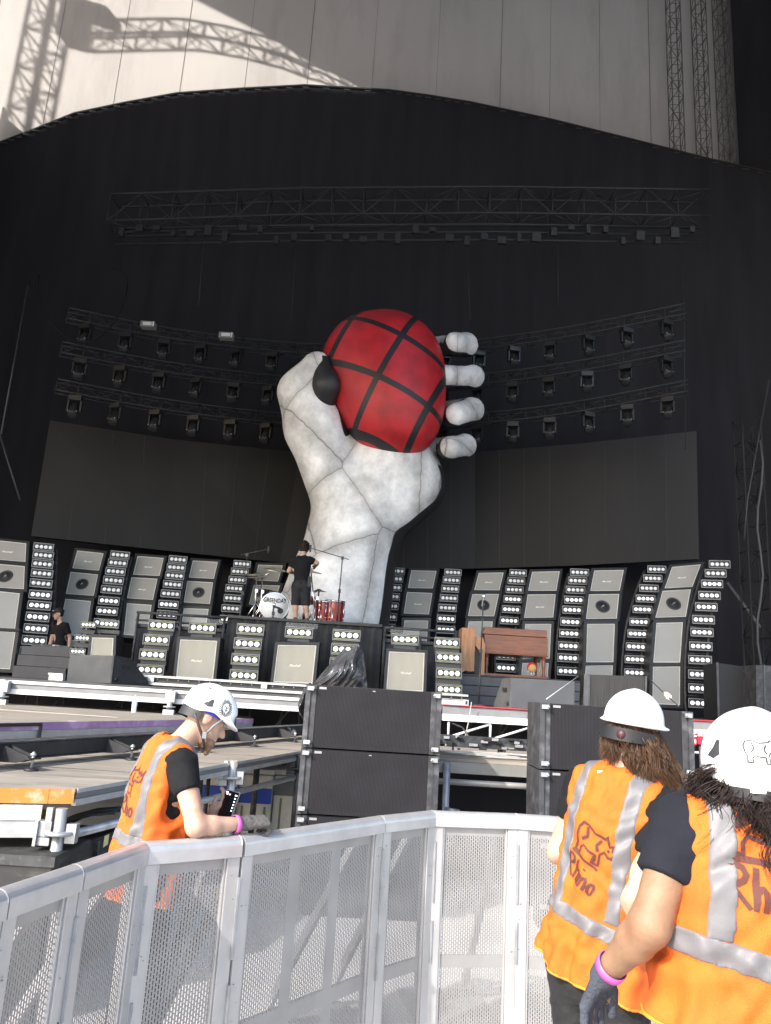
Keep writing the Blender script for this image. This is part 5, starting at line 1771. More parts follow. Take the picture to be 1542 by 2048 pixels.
for k, (px, py, lab) in enumerate(((1383, 1479, 'small red box under the white stage beam, near the right stack'), (1400, 1478, 'small red box under the white stage beam, near the worker with dark curls'), (1378, 1500, 'lower small red box beside the right pit stack'))):
    c = P(px, py, 10.8)
    t = thing('red_box', lab, 'box', c - V(0, 0, .07), 'red boxes under the stage')
    MB().box(c, (.10, .1, .14)).build('body', mat('box_red', (.5, .01, .03), .4), t, bevel=.01)
    MB().box(c + V(0, -.052, .05), (.1, .004, .02)).box(c + V(.03, -.052, -.02), (.02, .004, .05)).build('label_strip', M_white, t)
    MB().tube([V(c.x, c.y, GZ), V(c.x, c.y, c.z - .07)], .02, 6).build('post', M_dim, t)

# ------------------------------------------------------------------ crowd barrier
ZB = 1.12
RAIL = [PZ(-150, 1822, ZB), PZ(0, 1777, ZB), PZ(152, 1728, ZB), PZ(287, 1683, ZB), PZ(480, 1670, ZB), PZ(761, 1631, ZB), PZ(865, 1620.4, ZB), PZ(1034, 1626.7, ZB)]
dlast = (RAIL[-1] - RAIL[-2])
RAIL += [RAIL[-1] + V(.53, -.03, 0), RAIL[-1] + V(1.06, -.10, 0), RAIL[-1] + V(1.58, -.2, 0)]
RAIL.pop(0)
RAIL.insert(0, RAIL[0] + (RAIL[0] - RAIL[1]) * .9)
M_bar = mat('barrier_aluminium', (0.40, 0.39, 0.385), 0.38, 0.35, var=0.10, nscale=5, bump=0.05, bscale=30, stain=(.36, .35, .34), stain_amt=.55, stain_scale=4)
M_rail = mat('barrier_rail', (0.44, 0.435, 0.435), 0.3, 0.45, var=0.10, nscale=9, stain=(.36, .36, .38), stain_amt=.5, stain_scale=7)
M_weld = mat('weld_bead', (0.75, 0.75, 0.73), 0.4, .3)
M_scuff = mat('scuff_mark', (0.08, 0.08, 0.08), 0.7)
M_pan = slot_mat('pierced_panel', (0.29, 0.28, 0.272), 0.0135, 0.0205, 0.0040, 0.0150, metal=0.3, rough=0.42,
                 bands=[(-9, 9, .27, .335), (-9, 9, -1, GZ + .08), (-9, 9, .985, 2)])
M_pan3 = slot_mat('pierced_panel_wide', (0.29, 0.28, 0.272), 0.0135, 0.0205, 0.0040, 0.0150, metal=0.3, rough=0.42,
                  bands=[(-9, 9, .27, .335), (-9, 9, -1, GZ + .08), (-9, 9, .985, 2), (-.185, -.115, -1, 2), (.115, .185, -1, 2)])
BL = ['crowd barrier panel cut by the left photo edge', 'narrow crowd barrier panel, second from the left edge', 'narrow barrier panel in front of the left worker\'s vest stripes',
      'pierced barrier panel under the left worker\'s elbow', 'widest barrier panel with three pierced fields', 'narrow barrier panel just left of the barrier\'s far corner',
      'pale barrier panel facing the camera right of the far corner', 'pale barrier panel beside the long haired worker', 'barrier panel hidden behind the long haired worker', 'barrier panel at the right behind the curly haired worker']
for i in range(len(RAIL) - 1):
    a, b = RAIL[i], RAIL[i + 1]
    d = b - a; L = d.length; d.normalize()
    ang = math.atan2(d.y, d.x)
    c = (a + b) / 2
    t = thing('barrier_panel', BL[i], 'barrier', (c.x, c.y, 0), 'panels of the crowd barrier')
    R = Matrix.Rotation(ang, 3, 'Z')

    def W(x, y, z):
        return V(c.x, c.y, 0) + R @ V(x, y, z)

    def ob(mb, x0, x1, y0, y1, z0, z1, mi=0):
        mb.box(W((x0 + x1) / 2, (y0 + y1) / 2, (z0 + z1) / 2), (x1 - x0, y1 - y0, z1 - z0), R, mi)
        return mb
    pw = .062
    h = L / 2 - .003
    # rounded top rail
    prof = []
    for k in range(13):
        an = math.pi * k / 12
        prof.append((-.042 * math.cos(an) + .0, ZB - .036 + .036 * math.sin(an)))
    prof += [(.042, ZB - .085), (-.042, ZB - .085)]
    vs = [W(-h, y, z) for y, z in prof] + [W(h, y, z) for y, z in prof]
    n = len(prof)
    fs = [(k, (k + 1) % n, n + (k + 1) % n, n + k) for k in range(n)] + [tuple(range(n)), tuple(range(2 * n - 1, n - 1, -1))]
    rl = MB().add(vs, fs, 0, False)
    rl.build('top_rail', M_rail, t)
    wb = MB()
    for sx_ in (-1, 1):
        if sx_ * h > 0:
            vs2 = [W(h - .008, y * 1.02, z + .0015 * (z > ZB - .04)) for y, z in prof[:13]] + [W(h - .001, y * 1.02, z + .0015 * (z > ZB - .04)) for y, z in prof[:13]]
            wb.add(vs2, [(k, k + 1, 13 + k + 1, 13 + k) for k in range(12)])
    wb.build('weld_bead', M_weld, t)
    for sx_ in (-1, 1):
        m2 = ob(MB(), min(sx_ * h, sx_ * (h - pw)), max(sx_ * h, sx_ * (h - pw)), -.03, .03, GZ + .02, ZB - .087)
        ob(m2, min(sx_ * (h - pw - .0005), sx_ * (h - pw - .012)), max(sx_ * (h - pw - .0005), sx_ * (h - pw - .012)), -.022, .0, GZ + .06, ZB - .088)
        m2.build('post', M_bar, t, bevel=.003)
    ob(MB(), -h + pw + .012, h - pw - .012, -.022, .022, GZ + .02, GZ + .058).build('cross_rail', M_bar, t, bevel=.003)
    ob(MB(), -h + pw + .012, h - pw - .012, .004, .03, .27, .33).build('cross_rail', M_bar, t, bevel=.003)
    ob(MB(), -h, h, .03, .75, GZ + .004, GZ + .022).build('base_plate', M_bar, t)
    # raking brace behind
    brc = MB()
    for sx_ in ((-1, 1) if L > .8 else (1,)):
        brc.bar(W(sx_ * (h - .09), .07, ZB - .1), W(sx_ * (h - .09), .7, GZ + .05), .04, .04, V(0, 0, 1))
    brc.build('raking_brace', M_bar, t)
    gx = h - pw - .004
    pn = MB().bbox((-gx, -.0089, GZ + .06), (gx, -.0085, ZB - .086)).build('pierced_sheet', M_pan3 if L > .8 else M_pan, t, local=True)
    pn.rotation_euler = (0, 0, ang)
    sc_ = MB()
    for k in range(9):
        sx_ = rnd.choice((-1, 1))
        x, z = sx_ * (h - .03 + rnd.uniform(-.015, .015)), rnd.uniform(.35, .98)
        sc_.add([W(x + rnd.uniform(-.012, .012) * q, -.0312, z + rnd.uniform(-.004, .004)) for q in (-1, -.4, .4, 1, .5, -.5)], [(0, 1, 2, 3, 4, 5)])
    sc_.build('scuff', M_scuff, t)
    hg = ob(MB(), h - .006, h + .004, -.043, -.031, .30, .52)
    ob(hg, h - .006, h + .004, -.043, -.031, .62, .95)
    hg.build('hinge', M_steel, t)

# ------------------------------------------------------------------ people
M_vest = mat('safety_orange_mesh', (0.64, 0.105, 0.003), 0.75, var=0.10, nscale=5, bump=0.35, bscale=420, stain=(.42, .06, .003), stain_amt=.5, stain_scale=4)
M_bind = mat('vest_binding', (0.75, 0.19, 0.012), 0.7, var=.05)
M_tape = mat('reflective_tape', (0.12, 0.115, 0.12), 0.55, 0.0, var=.1, nscale=9, bump=.14, bscale=25)
M_tee = mat('black_cotton', (0.006, 0.006, 0.007), 0.9, var=.3, nscale=6, bump=.25, bscale=30, spec=.25)
M_tee2 = mat('navy_cotton', (0.008, 0.009, 0.014), 0.9, var=.3, nscale=6, bump=.25, bscale=30, spec=.25)
M_jean = mat('black_denim', (0.009, 0.0085, 0.010), 0.85, var=.35, nscale=7, bump=.3, bscale=35)
M_glove = mat('grey_glove', (0.085, 0.08, 0.075), 0.8, var=.25, nscale=20, bump=.4, bscale=120)
M_glove2 = mat('navy_glove', (0.035, 0.04, 0.055), 0.85, var=.4, nscale=9, bump=.4, bscale=120)
M_ink = mat('vest_print', (0.075, 0.02, 0.014), 0.8)
M_inkb = mat('helmet_print', (0.03, 0.03, 0.03), 0.6)
M_helm = mat('helmet_white', (0.82, 0.82, 0.82), 0.28, var=.02, coat=.4)
M_strap = mat('strap_black', (0.009, 0.009, 0.010), 0.6)
M_pink = mat('wristband_pink', (0.55, 0.09, 0.36), 0.45)


def skin(name, col):
    mt = mat(name, col, 0.62, var=.14, nscale=22, bump=.09, bscale=110, stain=(col[0] * .82, col[1] * .62, col[2] * .58), stain_amt=.6, stain_scale=9)
    b = mt.node_tree.nodes['Principled BSDF']
    b.inputs['Subsurface Weight'].default_value = 0.08
    b.inputs['Subsurface Radius'].default_value = (.006, .003, .002)
    b.inputs['Subsurface Scale'].default_value = 1.0
    return mt


M_skinp = skin('pale_skin', (0.40, 0.25, 0.18))
M_skint = skin('tan_skin', (0.215, 0.122, 0.068))


class Frame:
    def __init__(self, o, f, u):
        self.o = np.array(o, float)
        u = np.array(u, float); u /= np.linalg.norm(u)
        f = np.array(f, float)
        r = np.cross(f, u); r /= np.linalg.norm(r)
        f = np.cross(u, r)
        self.r, self.f, self.u = r, f, u

    def loc(self, X, Y, Z):
        x, y, z = X - self.o[0], Y - self.o[1], Z - self.o[2]
        return (x * self.r[0] + y * self.r[1] + z * self.r[2], x * self.f[0] + y * self.f[1] + z * self.f[2],
                x * self.u[0] + y * self.u[1] + z * self.u[2])

    def w(self, x, y, z):
        return self.o + x * self.r + y * self.f + z * self.u


def hand_caps(wrist, d, s, n, curl=(.35, .5, .4), k=1.0, thumb=0.7, fat=1.0):
    """Capsules of a hand: d along it, s towards the thumb, n the way the fingers curl."""
    wrist, d, s, n = [np.array(q, float) for q in (wrist, d, s, n)]
    d /= np.linalg.norm(d); s = s - d * (s @ d); s /= np.linalg.norm(s); n = n - d * (n @ d) - s * (n @ s); n /= np.linalg.norm(n)
    palm, fing = [], []
    offs = (.031, .011, -.010, -.030); ln = (.95, 1.06, 1.0, .8)
    for i in range(4):
        kn = wrist + d * .088 * k + s * offs[i] * k + n * (-.004 * (i in (1, 2)))
        palm.append((wrist + s * offs[i] * .6 * k, kn, .016 * k * fat, .0125 * k * fat))
        p, a = kn, 0.0
        r0 = .0098 * k * fat
        for j, (L, c) in enumerate(zip((.046, .028, .023), curl)):
            a += c * (1 + .06 * (i - 1.5))
            q = p + (d * math.cos(a) + n * math.sin(a) + s * .06 * (1.5 - i) * (j == 0)) * L * ln[i] * k
            fing.append((p, q, r0, r0 * .93)); p = q; r0 *= .93
    t0 = wrist + d * .02 * k + s * .024 * k
    t1 = t0 + (d * .75 + s * .6 + n * .25) * .045 * k
    t2 = t1 + (d * .9 + s * (.45 - thumb) + n * .3) * .034 * k
    t3 = t2 + (d * .9 + s * (.2 - thumb) + n * .35) * .028 * k
    thumbc = [(t0, t1, .016 * k * fat, .0125 * k * fat), (t1, t2, .0118 * k * fat, .0108 * k * fat), (t2, t3, .0108 * k * fat, .0095 * k * fat)]
    return palm, fing, thumbc


def hand_dist(X, Y, Z, H):
    palm, fing, th = H
    d = None
    for c in palm:
        q = s_cap(X, Y, Z, *c); d = q if d is None else smin(d, q, .012)
    for i in range(0, len(fing), 3):
        f = np.minimum(np.minimum(s_cap(X, Y, Z, *fing[i]), s_cap(X, Y, Z, *fing[i + 1])), s_cap(X, Y, Z, *fing[i + 2]))
        d = smin(d, f, .005)
    t = smin(smin(s_cap(X, Y, Z, *th[0]), s_cap(X, Y, Z, *th[1]), .006), s_cap(X, Y, Z, *th[2]), .004)
    return smin(d, t, .010)


def bounds(pts, pad):
    a = np.array(pts)
    return a.min(0) - pad, a.max(0) + pad


def ribbon(mb, pts2, width, place, bvh, depth=.0025, closed=False):
    """Flat painted stroke: 2-D polyline -> projected on a surface. place(x, y) -> (origin, direction)."""
    if closed:
        pts2 = list(pts2) + [pts2[0]]
    pl = [np.array(p, float) for p in pts2]
    out = []
    for a, b in zip(pl, pl[1:]):
        n = max(1, int(np.linalg.norm(b - a) / (width * .8)))
        out += [a + (b - a) * i / n for i in range(n)]
    out.append(pl[-1])
    L, Rr = [], []
    for i, p in enumerate(out):
        t = out[min(i + 1, len(out) - 1)] - out[max(i - 1, 0)]
        t = t / max(1e-9, np.linalg.norm(t)); nn = np.array([-t[1], t[0]])
        w = width * (.95 + .18 * math.sin(i * .45))
        for lst, sgn in ((L, 1), (Rr, -1)):
            o, d = place(*(p + nn * sgn * w / 2))
            h = bvh.ray_cast(Vector(o), Vector(d))
            lst.append(None if h[0] is None else h[0] - Vector(d) * depth)
    for i in range(len(out) - 1):
        q = (L[i], L[i + 1], Rr[i + 1], Rr[i])
        if all(x is not None for x in q):
            mb.add(q, [(0, 1, 2, 3)])


def bvh_of(o):
    org = root_loc(o)
    me = o.data
    return BVHTree.FromPolygons([v.co + org for v in me.vertices], [tuple(p.vertices) for p in me.polygons])


RHINO = [
    [(.05, .30), (.0, .48), (.05, .61), (.2, .645), (.40, .58), (.55, .61), (.65, .63), (.68, .71), (.73, .63), (.80, .55), (.865, .63), (.885, .5), (1.0, .66), (.97, .46), (.94, .37), (.86, .34), (.74, .38),
     (.68, .28), (.71, .12), (.72, .04), (.62, .03), (.6, .2), (.45, .19), (.30, .22), (.25, .14), (.27, .02), (.13, .02), (.12, .18), (.05, .30)],
    [(.58, .55), (.54, .40), (.62, .30)], [(.2, .6), (.28, .42), (.2, .3)], [(.78, .47), (.83, .45)], [(.08, -.03), (.4, -.015), (.78, -.04)]]
RHTXT = [[(0, 0), (.05, .98)], [(-.04, .9), (.2, .99), (.38, .94), (.45, .8), (.4, .65), (.25, .54), (.1, .5), (.3, .3), (.55, .02)], [(.68, 1.0), (.66, 0)], [(.67, .40), (.75, .52), (.83, .54), (.89, .46), (.905, .3), (.9, 0)], [(1.1, .5), (1.08, 0)], [(1.12, .75), (1.15, .83)],
         [(1.28, .52), (1.27, 0)], [(1.28, .36), (1.36, .5), (1.44, .53), (1.51, .45), (1.535, .3), (1.54, 0)], [(1.95, .28), (1.93, .42), (1.86, .51), (1.77, .49), (1.71, .38), (1.70, .22), (1.75, .07), (1.84, .02), (1.92, .09), (1.95, .28)]]


class Person:
    def __init__(self, label, hip, chest, yaw, head, hf, hu, arms, legs, foot_z=0.0, k=1.0, skin_m=None, vox=.010, group=None, belly=0.0):
        self.k = k
        self.hip, self.chest, self.head = [np.array(q, float) for q in (hip, chest, head)]
        self.T = np.linalg.norm(self.chest - self.hip)
        self.B = Frame(hip, (math.sin(yaw), math.cos(yaw), 0), self.chest - self.hip)
        self.Hd = Frame(head, hf, hu)
        self.arms, self.legs = arms, legs
        self.belly = belly
        self.root = thing('person', label, 'person', (float(hip[0]), float(hip[1]), foot_z), group)
        self.skin_m = skin_m
        pts = [self.hip, self.chest, self.head + np.array([0, 0, .16])]
        self.sh = {}
        for s in arms:
            x = .172 * k if s == 'R' else -.172 * k
            self.sh[s] = self.B.w(x, 0, self.T - .045 * k)
            pts += [self.sh[s], np.array(arms[s][0]), np.array(arms[s][1])]
            if arms[s][2]:
                pts += [c[1] for c in arms[s][2][1]] + [c[1] for c in arms[s][2][2]]
        for L in legs:
            pts += [np.array(q, float) for q in L]
            pts.append(np.array(L[2]) + self.B.f * .22)
        self.lo, self.hi = bounds(pts, .16 * k)
        self.lo[2] = min(np.array(L[2])[2] for L in legs) - .10
        pos, fc = sdf_mesh(self.body, self.lo, self.hi, vox)
        self.body_o = np_mesh('body', pos, fc, skin_m, self.root, relax=1)

    # pieces of the figure
    def torso(self, X, Y, Z):
        k = self.k
        x, y, z = self.B.loc(X, Y, Z)
        d = s_ell(x, y, z, (0, -.01 * k, -.03 * k), (.168 * k, .125 * k, .15 * k))
        d = smin(d, s_ell(x, y, z, (0, (.012 + self.belly * .4) * k, .17 * k), ((.15 + self.belly * .5) * k, (.115 + self.belly) * k, .2 * k)), .06 * k)
        d = smin(d, s_ell(x, y, z, (0, .0, self.T - .17 * k), (.172 * k, .122 * k, .19 * k)), .06 * k)
        T = self.T
        d = smin(d, s_cap(x, y, z, (-.14 * k, -.005, T - .05 * k), (.14 * k, -.005, T - .05 * k), .06 * k, .06 * k), .05 * k)
        d = smin(d, s_cap(x, y, z, (-.05 * k, -.01, T - .01 * k), (.05 * k, -.01, T - .01 * k), .055 * k, .055 * k), .05 * k)
        return d

    def neck(self, X, Y, Z):
        k = self.k
        a = self.B.w(0, .0, self.T - .03 * k)
        b = self.Hd.w(0, -.025 * k, -.045 * k)
        return s_cap(X, Y, Z, a, b, .062 * k, .055 * k)

    def headf(self, X, Y, Z):
        k = self.k
        x, y, z = self.Hd.loc(X, Y, Z)
        x, y, z = x / k, y / k, z / k
        d = s_ell(x, y, z, (0, -.012, .035), (.077, .098, .1))
        d = smin(d, s_ell(x, y, z, (0, .035, -.05), (.056, .062, .072)), .03)
        d = smin(d, s_cap(x, y, z, (0, .062, -.098), (0, .07, -.1), .022, .02), .03)
        d = smin(d, s_cap(x, y, z, (0, .092, .01), (0, .113, -.03), .009, .015), .012)
        d = smin(d, s_cap(x, y, z, (-.02, .09, -.068), (.02, .09, -.068), .009, .009), .008)
        for s in (-1, 1):
            d = smax(d, -s_ell(x, y, z, (s * .033, .098, .012), (.018, .018, .011)), .01)
            d = smin(d, s_ell(x, y, z, (s * .033, .077, .012), (.013, .013, .013)), .003)
            d = smin(d, s_ell(x, y, z, (s * .081, -.008, -.005), (.011, .024, .034)), .006)
            d = smax(d, -s_ell(x, y, z, (s * .092, .0, .0), (.007, .011, .017)), .006)
        return d * k

    def arm(self, X, Y, Z, s, grow=0.0, upto=None, fore=True):
        k = self.k
        e, w = [np.array(q, float) for q in self.arms[s][:2]]
        sh = self.sh[s]
        if upto is not None:
            q = sh + (e - sh) * upto
            return s_cap(X, Y, Z, sh, q, (.062 + grow) * k, (.05 + grow * 1.25) * k)
        d = s_cap(X, Y, Z, sh, e, .058 * k, .042 * k)
        m_ = e + (w - e) * .3
        d = smin(d, smin(s_cap(X, Y, Z, e, m_, .040 * k, .041 * k), s_cap(X, Y, Z, m_, w, .041 * k, .026 * k), .02 * k), .03 * k)
        return d

    def leg(self, X, Y, Z, L, g=0.0, end=1.0, foot=True):
        k = self.k
        h, kn, an = [np.array(q, float) for q in L]
        d = s_cap(X, Y, Z, h, kn, (.088 + g) * k, (.055 + g) * k)
        c = kn + (an - kn) * .3
        q = kn + (an - kn) * end
        d = smin(d, smin(s_cap(X, Y, Z, kn, c, (.052 + g) * k, (.056 + g) * k), s_cap(X, Y, Z, c, q, (.056 + g) * k, (.036 + g) * k), .03 * k), .03 * k)
        return d

    def feet(self, X, Y, Z, g=0.0):
        k = self.k; d = None
        for L in self.legs:
            an = np.array(L[2], float)
            fwd = self.B.f.copy(); fwd[2] = 0; fwd /= np.linalg.norm(fwd)
            a = an - fwd * .03 * k + np.array([0, 0, -.035 * k]); b = an + fwd * .14 * k + np.array([0, 0, -.05 * k])
            q = smin(s_cap(X, Y, Z, a, b, (.036 + g) * k, (.030 + g) * k), s_cap(X, Y, Z, an, a, .035 * k, .036 * k), .02)
            d = q if d is None else np.minimum(d, q)
        return d

    def body(self, X, Y, Z):
        k = self.k
        d = self.torso(X, Y, Z)
        d = smin(d, self.neck(X, Y, Z), .03 * k)
        for s in self.arms:
            a = self.arm(X, Y, Z, s)
            d = smin(d, a, .025 * k)
            if self.arms[s][2]:
                d = smin(d, hand_dist(X, Y, Z, self.arms[s][2]), .012)
        for L in self.legs:
            d = smin(d, self.leg(X, Y, Z, L), .03 * k)
        d = smin(d, self.feet(X, Y, Z), .02 * k)
        return smin(d, self.headf(X, Y, Z), .02 * k)

    # clothing
    def wrinkle(self, X, Y, Z, a):
        return a * (np.sin(X * 41 + 9 * np.sin(Z * 13)) * np.sin(Z * 29 + 5 * np.sin(X * 17 + Y * 11)) + .6 * np.sin(Z * 17 + Y * 31 + 3 * np.sin(X * 23)))

    def tee(self, m_, upto=.55, hem=-.02, vox=.009):
        k = self.k

        def fn(X, Y, Z):
            x, y, z = self.B.loc(X, Y, Z)
            d = self.torso(X, Y, Z) - .012 * k
            for s in self.arms:
                d = smin(d, self.arm(X, Y, Z, s, .012, upto), .03 * k)
                # cut the sleeve end cleanly
            d = d + self.wrinkle(X, Y, Z, .003)
            d = smax(d, -(z - hem * k), .004)
            nk = s_cap(X, Y, Z, self.B.w(0, .015 * k, self.T + .0 * k), self.B.w(0, .02 * k, self.T + .2 * k), .068 * k, .075 * k)
            d = smax(d, -nk, .006)
            for s in self.arms:
                e = np.array(self.arms[s][0], float); sh = self.sh[s]
                ax = (e - sh) / np.linalg.norm(e - sh); q = sh + (e - sh) * (upto + .04)
                pl = (X - q[0]) * ax[0] + (Y - q[1]) * ax[1] + (Z - q[2]) * ax[2]
                near = s_cap(X, Y, Z, sh, e, .11 * k, .11 * k)
                d = np.where(near < 0, smax(d, pl, .004), d)
            return d
        lo, hi = self.lo.copy(), self.hi.copy()
        lo[2] = self.hip[2] - .12
        hi[2] = self.chest[2] + .14
        pos, fc = sdf_mesh(fn, lo, hi, vox)
        self.tee_o = np_mesh('shirt', pos, fc, m_, self.root, relax=1)

    def trousers(self, m_, end=1.0, g=.022, vox=.010, waist=.1, name='trousers'):
        k = self.k

        def fn(X, Y, Z):
            x, y, z = self.B.loc(X, Y, Z)
            d = s_ell(x, y, z, (0, -.012 * k, -.03 * k), (.178 * k, .135 * k, .16 * k))
            d = smin(d, s_ell(x, y, z, (0, .005 * k, .1 * k), (.162 * k, .13 * k, .16 * k)), .04 * k)
            for L in self.legs:
                d = smin(d, self.leg(X, Y, Z, L, g, end, False), .03 * k)
                kn, an = np.array(L[1], float), np.array(L[2], float)
                h = np.array(L[0], float)
            d = d + self.wrinkle(X, Y, Z, .004)
            d = smax(d, z - waist * k, .005)
            if end < 1:
                zc = max(np.array(L[1])[2] + (np.array(L[2])[2] - np.array(L[1])[2]) * end for L in self.legs)
                d = smax(d, zc - Z, .004)
            else:
                zc = min(np.array(L[2])[2] for L in self.legs)
                d = smax(d, zc - .02 - Z, .004)
            return d
        lo, hi = self.lo.copy(), self.hi.copy()
        hi[2] = self.hip[2] + .25
        pos, fc = sdf_mesh(fn, lo, hi, vox)
        np_mesh(name, pos, fc, m_, self.root, relax=1)

    def shoes(self, m_, vox=.008):
        for L in self.legs:
            an = np.array(L[2], float)
            keep = self.legs
            self.legs = [L]
            pos, fc = sdf_mesh(lambda X, Y, Z: smax(self.feet(X, Y, Z, .008), Z - an[2] - .01, .004), an - np.array([.22, .26, .12]), an + np.array([.26, .26, .08]), vox)
            self.legs = keep
            np_mesh('shoe', pos, fc, m_, self.root)

    def vest(self, hem=-.14, flare=.0, vox=.0065, band_x=.11, band_z=.03, deep=.16, wr=.004, hem_slope=0.0, print_at=(0, .27), print_w=.2, txt_w=.2, hem_y=0.0, wide=0.0, seed=0, print_rot=0.0):
        k = self.k

        def raw(X, Y, Z, grow=0.0):
            x, y, z = self.B.loc(X, Y, Z)
            d = self.torso(X, Y, Z) - .026 * k
            T = self.T
            t = np.clip((T - .12 * k - z) / (T + .1 * k), 0, 1)
            rx = (.185 + .02 * t + flare * t + wide) * k; ry = (.135 + .02 * t + flare * t) * k
            e = (np.sqrt((x / rx) ** 2 + ((y - .0) / ry) ** 2) - 1) * np.minimum(rx, ry)
            e = smax(e, z - (T - .10 * k), .08 * k)
            d = smin(d, e, .04 * k)
            # long drape folds
            ph = np.arctan2(x, y)
            fold = np.sin(ph * 7 + 3 * np.sin(z * 5 + seed) + seed) * (.25 + t) * .010 + np.sin(ph * 13 + z * 9 + seed * 2) * (.2 + t) * .007
            d = d + fold + wr * (np.sin(x * 38 + 6 * np.sin(z * 15 + seed)) * np.sin(z * 27 + 4 * np.sin(x * 19)) * .7 + .45 * np.sin(z * 62 + 7 * np.sin(x * 13 + seed) + y * 20))
            return d - grow

        def cuts(X, Y, Z, d):
            x, y, z = self.B.loc(X, Y, Z)
            T = self.T
            d = smax(d, -(z - hem * k - hem_slope * x - hem_y * y + .006 * np.sin(x * 21 + seed)), .006)
            for s in (-1, 1):
                c = s_cap(x, y, z, (s * .245 * k, .01, T - deep * k - .0), (s * .235 * k, .01, T - .02 * k), .082 * k, .068 * k)
                d = smax(d, -c, .012)
                # straight shoulder edge
                d = np.where(z > T - .2 * k, smax(d, s * x - .185 * k, .006), d)
            nk = s_cap(x, y, z, (0, .045 * k, T - .0 * k), (0, .03 * k, T + .2 * k), .088 * k, .1 * k)
            return smax(d, -nk, .008)
        self._raw, self._cuts = raw, cuts
        c = self.B.w(0, 0, self.T * .5)
        lo, hi = c - np.array([.42, .42, .5]), c + np.array([.42, .42, .48])
        pos, fc = sdf_mesh(lambda X, Y, Z: cuts(X, Y, Z, raw(X, Y, Z)), lo, hi, vox)
        v = np_mesh('vest', pos, fc, M_vest, self.root, relax=1)
        self.vest_o = v

        def strip(name, region):
            p_, f_ = sdf_mesh(lambda X, Y, Z: cuts(X, Y, Z, np.maximum(raw(X, Y, Z, .0035), region(*self.B.loc(X, Y, Z)))), lo, hi, vox)
            if len(p_):
                np_mesh(name, p_, f_, M_tape, v, relax=0)
        hw = .027 * k
        strip('waist_strip', lambda x, y, z: np.abs(z - band_z * k - hem_slope * x * .8 - .006 * np.sin(x * 9 + seed)) - hw)
        for s in (-1, 1):
            strip('shoulder_strip', lambda x, y, z, s=s: np.maximum(np.abs(x - s * (band_x * k + .0)) - hw, (band_z * k + hw) - z))
        def edge(X, Y, Z):
            e = cuts(X, Y, Z, np.full_like(X, -1.0))
            return np.maximum(np.maximum(cuts(X, Y, Z, raw(X, Y, Z, .0028)), -(e + .011)), self.B.loc(X, Y, Z)[2] - .1)
        p_, f_ = sdf_mesh(edge, lo, hi, vox)
        if len(p_):
            np_mesh('edge_binding', p_, f_, M_bind, v)
        # print on the back
        bvh = bvh_of(v)
        B = self.B

        def place(x, z):
            a_, b_ = x - print_at[0], z - print_at[1]
            c_, s_ = math.cos(print_rot), math.sin(print_rot)
            o = B.w(print_at[0] + a_ * c_ - b_ * s_, -.5, print_at[1] + a_ * s_ + b_ * c_)
            return o, B.f
        mb = MB()
        cx, cz = print_at
        for st in RHINO:
            ribbon(mb, [((a - .5) * print_w + cx, (b - .3) * print_w + cz) for a, b in st], .0125 * print_w / .2, place, bvh)
        s_ = txt_w / 1.95
        for st in RHTXT:
            ribbon(mb, [((a - .97) * s_ + cx, (b - .9) * s_ + cz - .33 * print_w - .02) for a, b in st], .0125 * print_w / .2, place, bvh)
        mb.build('back_print', M_ink, v)

    def helmet(self, brim=False, tilt=0.0, prints=(), vents=(), vox=.0045, size=1.0, cut=.0, sl=.12):
        k = self.k * size
        H = Frame(self.Hd.o, self.Hd.f * math.cos(tilt) + self.Hd.u * math.sin(tilt), self.Hd.u * math.cos(tilt) - self.Hd.f * math.sin(tilt))
        self.HF = H

        def fn(X, Y, Z):
            x, y, z = H.loc(X, Y, Z)
            x, y, z = x / k, y / k, z / k
            d = s_ell(x, y, z, (0, -.008, .05), (.112, .136, .118))
            # soft crown ridges
            d = d - .004 * np.exp(-(x / .022) ** 2) * (z > .08)
            base = cut + sl * y if not brim else .035 + .03 * y
            low = base - z
            if not brim:
                low = low - .018 * np.exp(-((np.abs(x) - .1) / .04) ** 2) * np.exp(-((y - .0) / .05) ** 2) * -1.0
                d = smax(d, low, .008)
                d = smin(d, s_ell(x, y, z + .25 * (y - .1), (0, .104, .034), (.082, .062, .011)), .03)
                # inside hollow
                d = smax(d, -s_ell(x, y, z, (0, -.008, .030), (.094, .118, .105)), .004)
            else:
                d = smax(d, low, .006)
                br = s_ell(x, y, z - .03 * y - .036, (0, .008, 0), (.131, .160, .013))
                d = smin(d, br, .012)
                d = smax(d, -s_ell(x, y, z, (0, -.008, .03), (.1, .124, .112)), .004)
            return d * k
        o = H.o
        pos, fc = sdf_mesh(fn, o - .22, o + .24, vox)
        h = np_mesh('helmet', pos, fc, M_helm, self.root, relax=2)
        self.helm_o = h
        bvh = bvh_of(h)

        def patch(az, el, r=.4):
            """Tangent frame looking in at azimuth az (0 = front, + = right), elevation el."""
            dirv = H.r * math.sin(az) * math.cos(el) + H.f * math.cos(az) * math.cos(el) + H.u * math.sin(el)
            c = H.w(0, -.008 * k, .05 * k)
            right = np.cross(H.u, -dirv) * -1.0
            right = np.cross(-dirv, H.u); right /= np.linalg.norm(right)
            up = np.cross(right, -dirv)
            return lambda x, y: (c + dirv * r + right * x + up * y, -dirv)
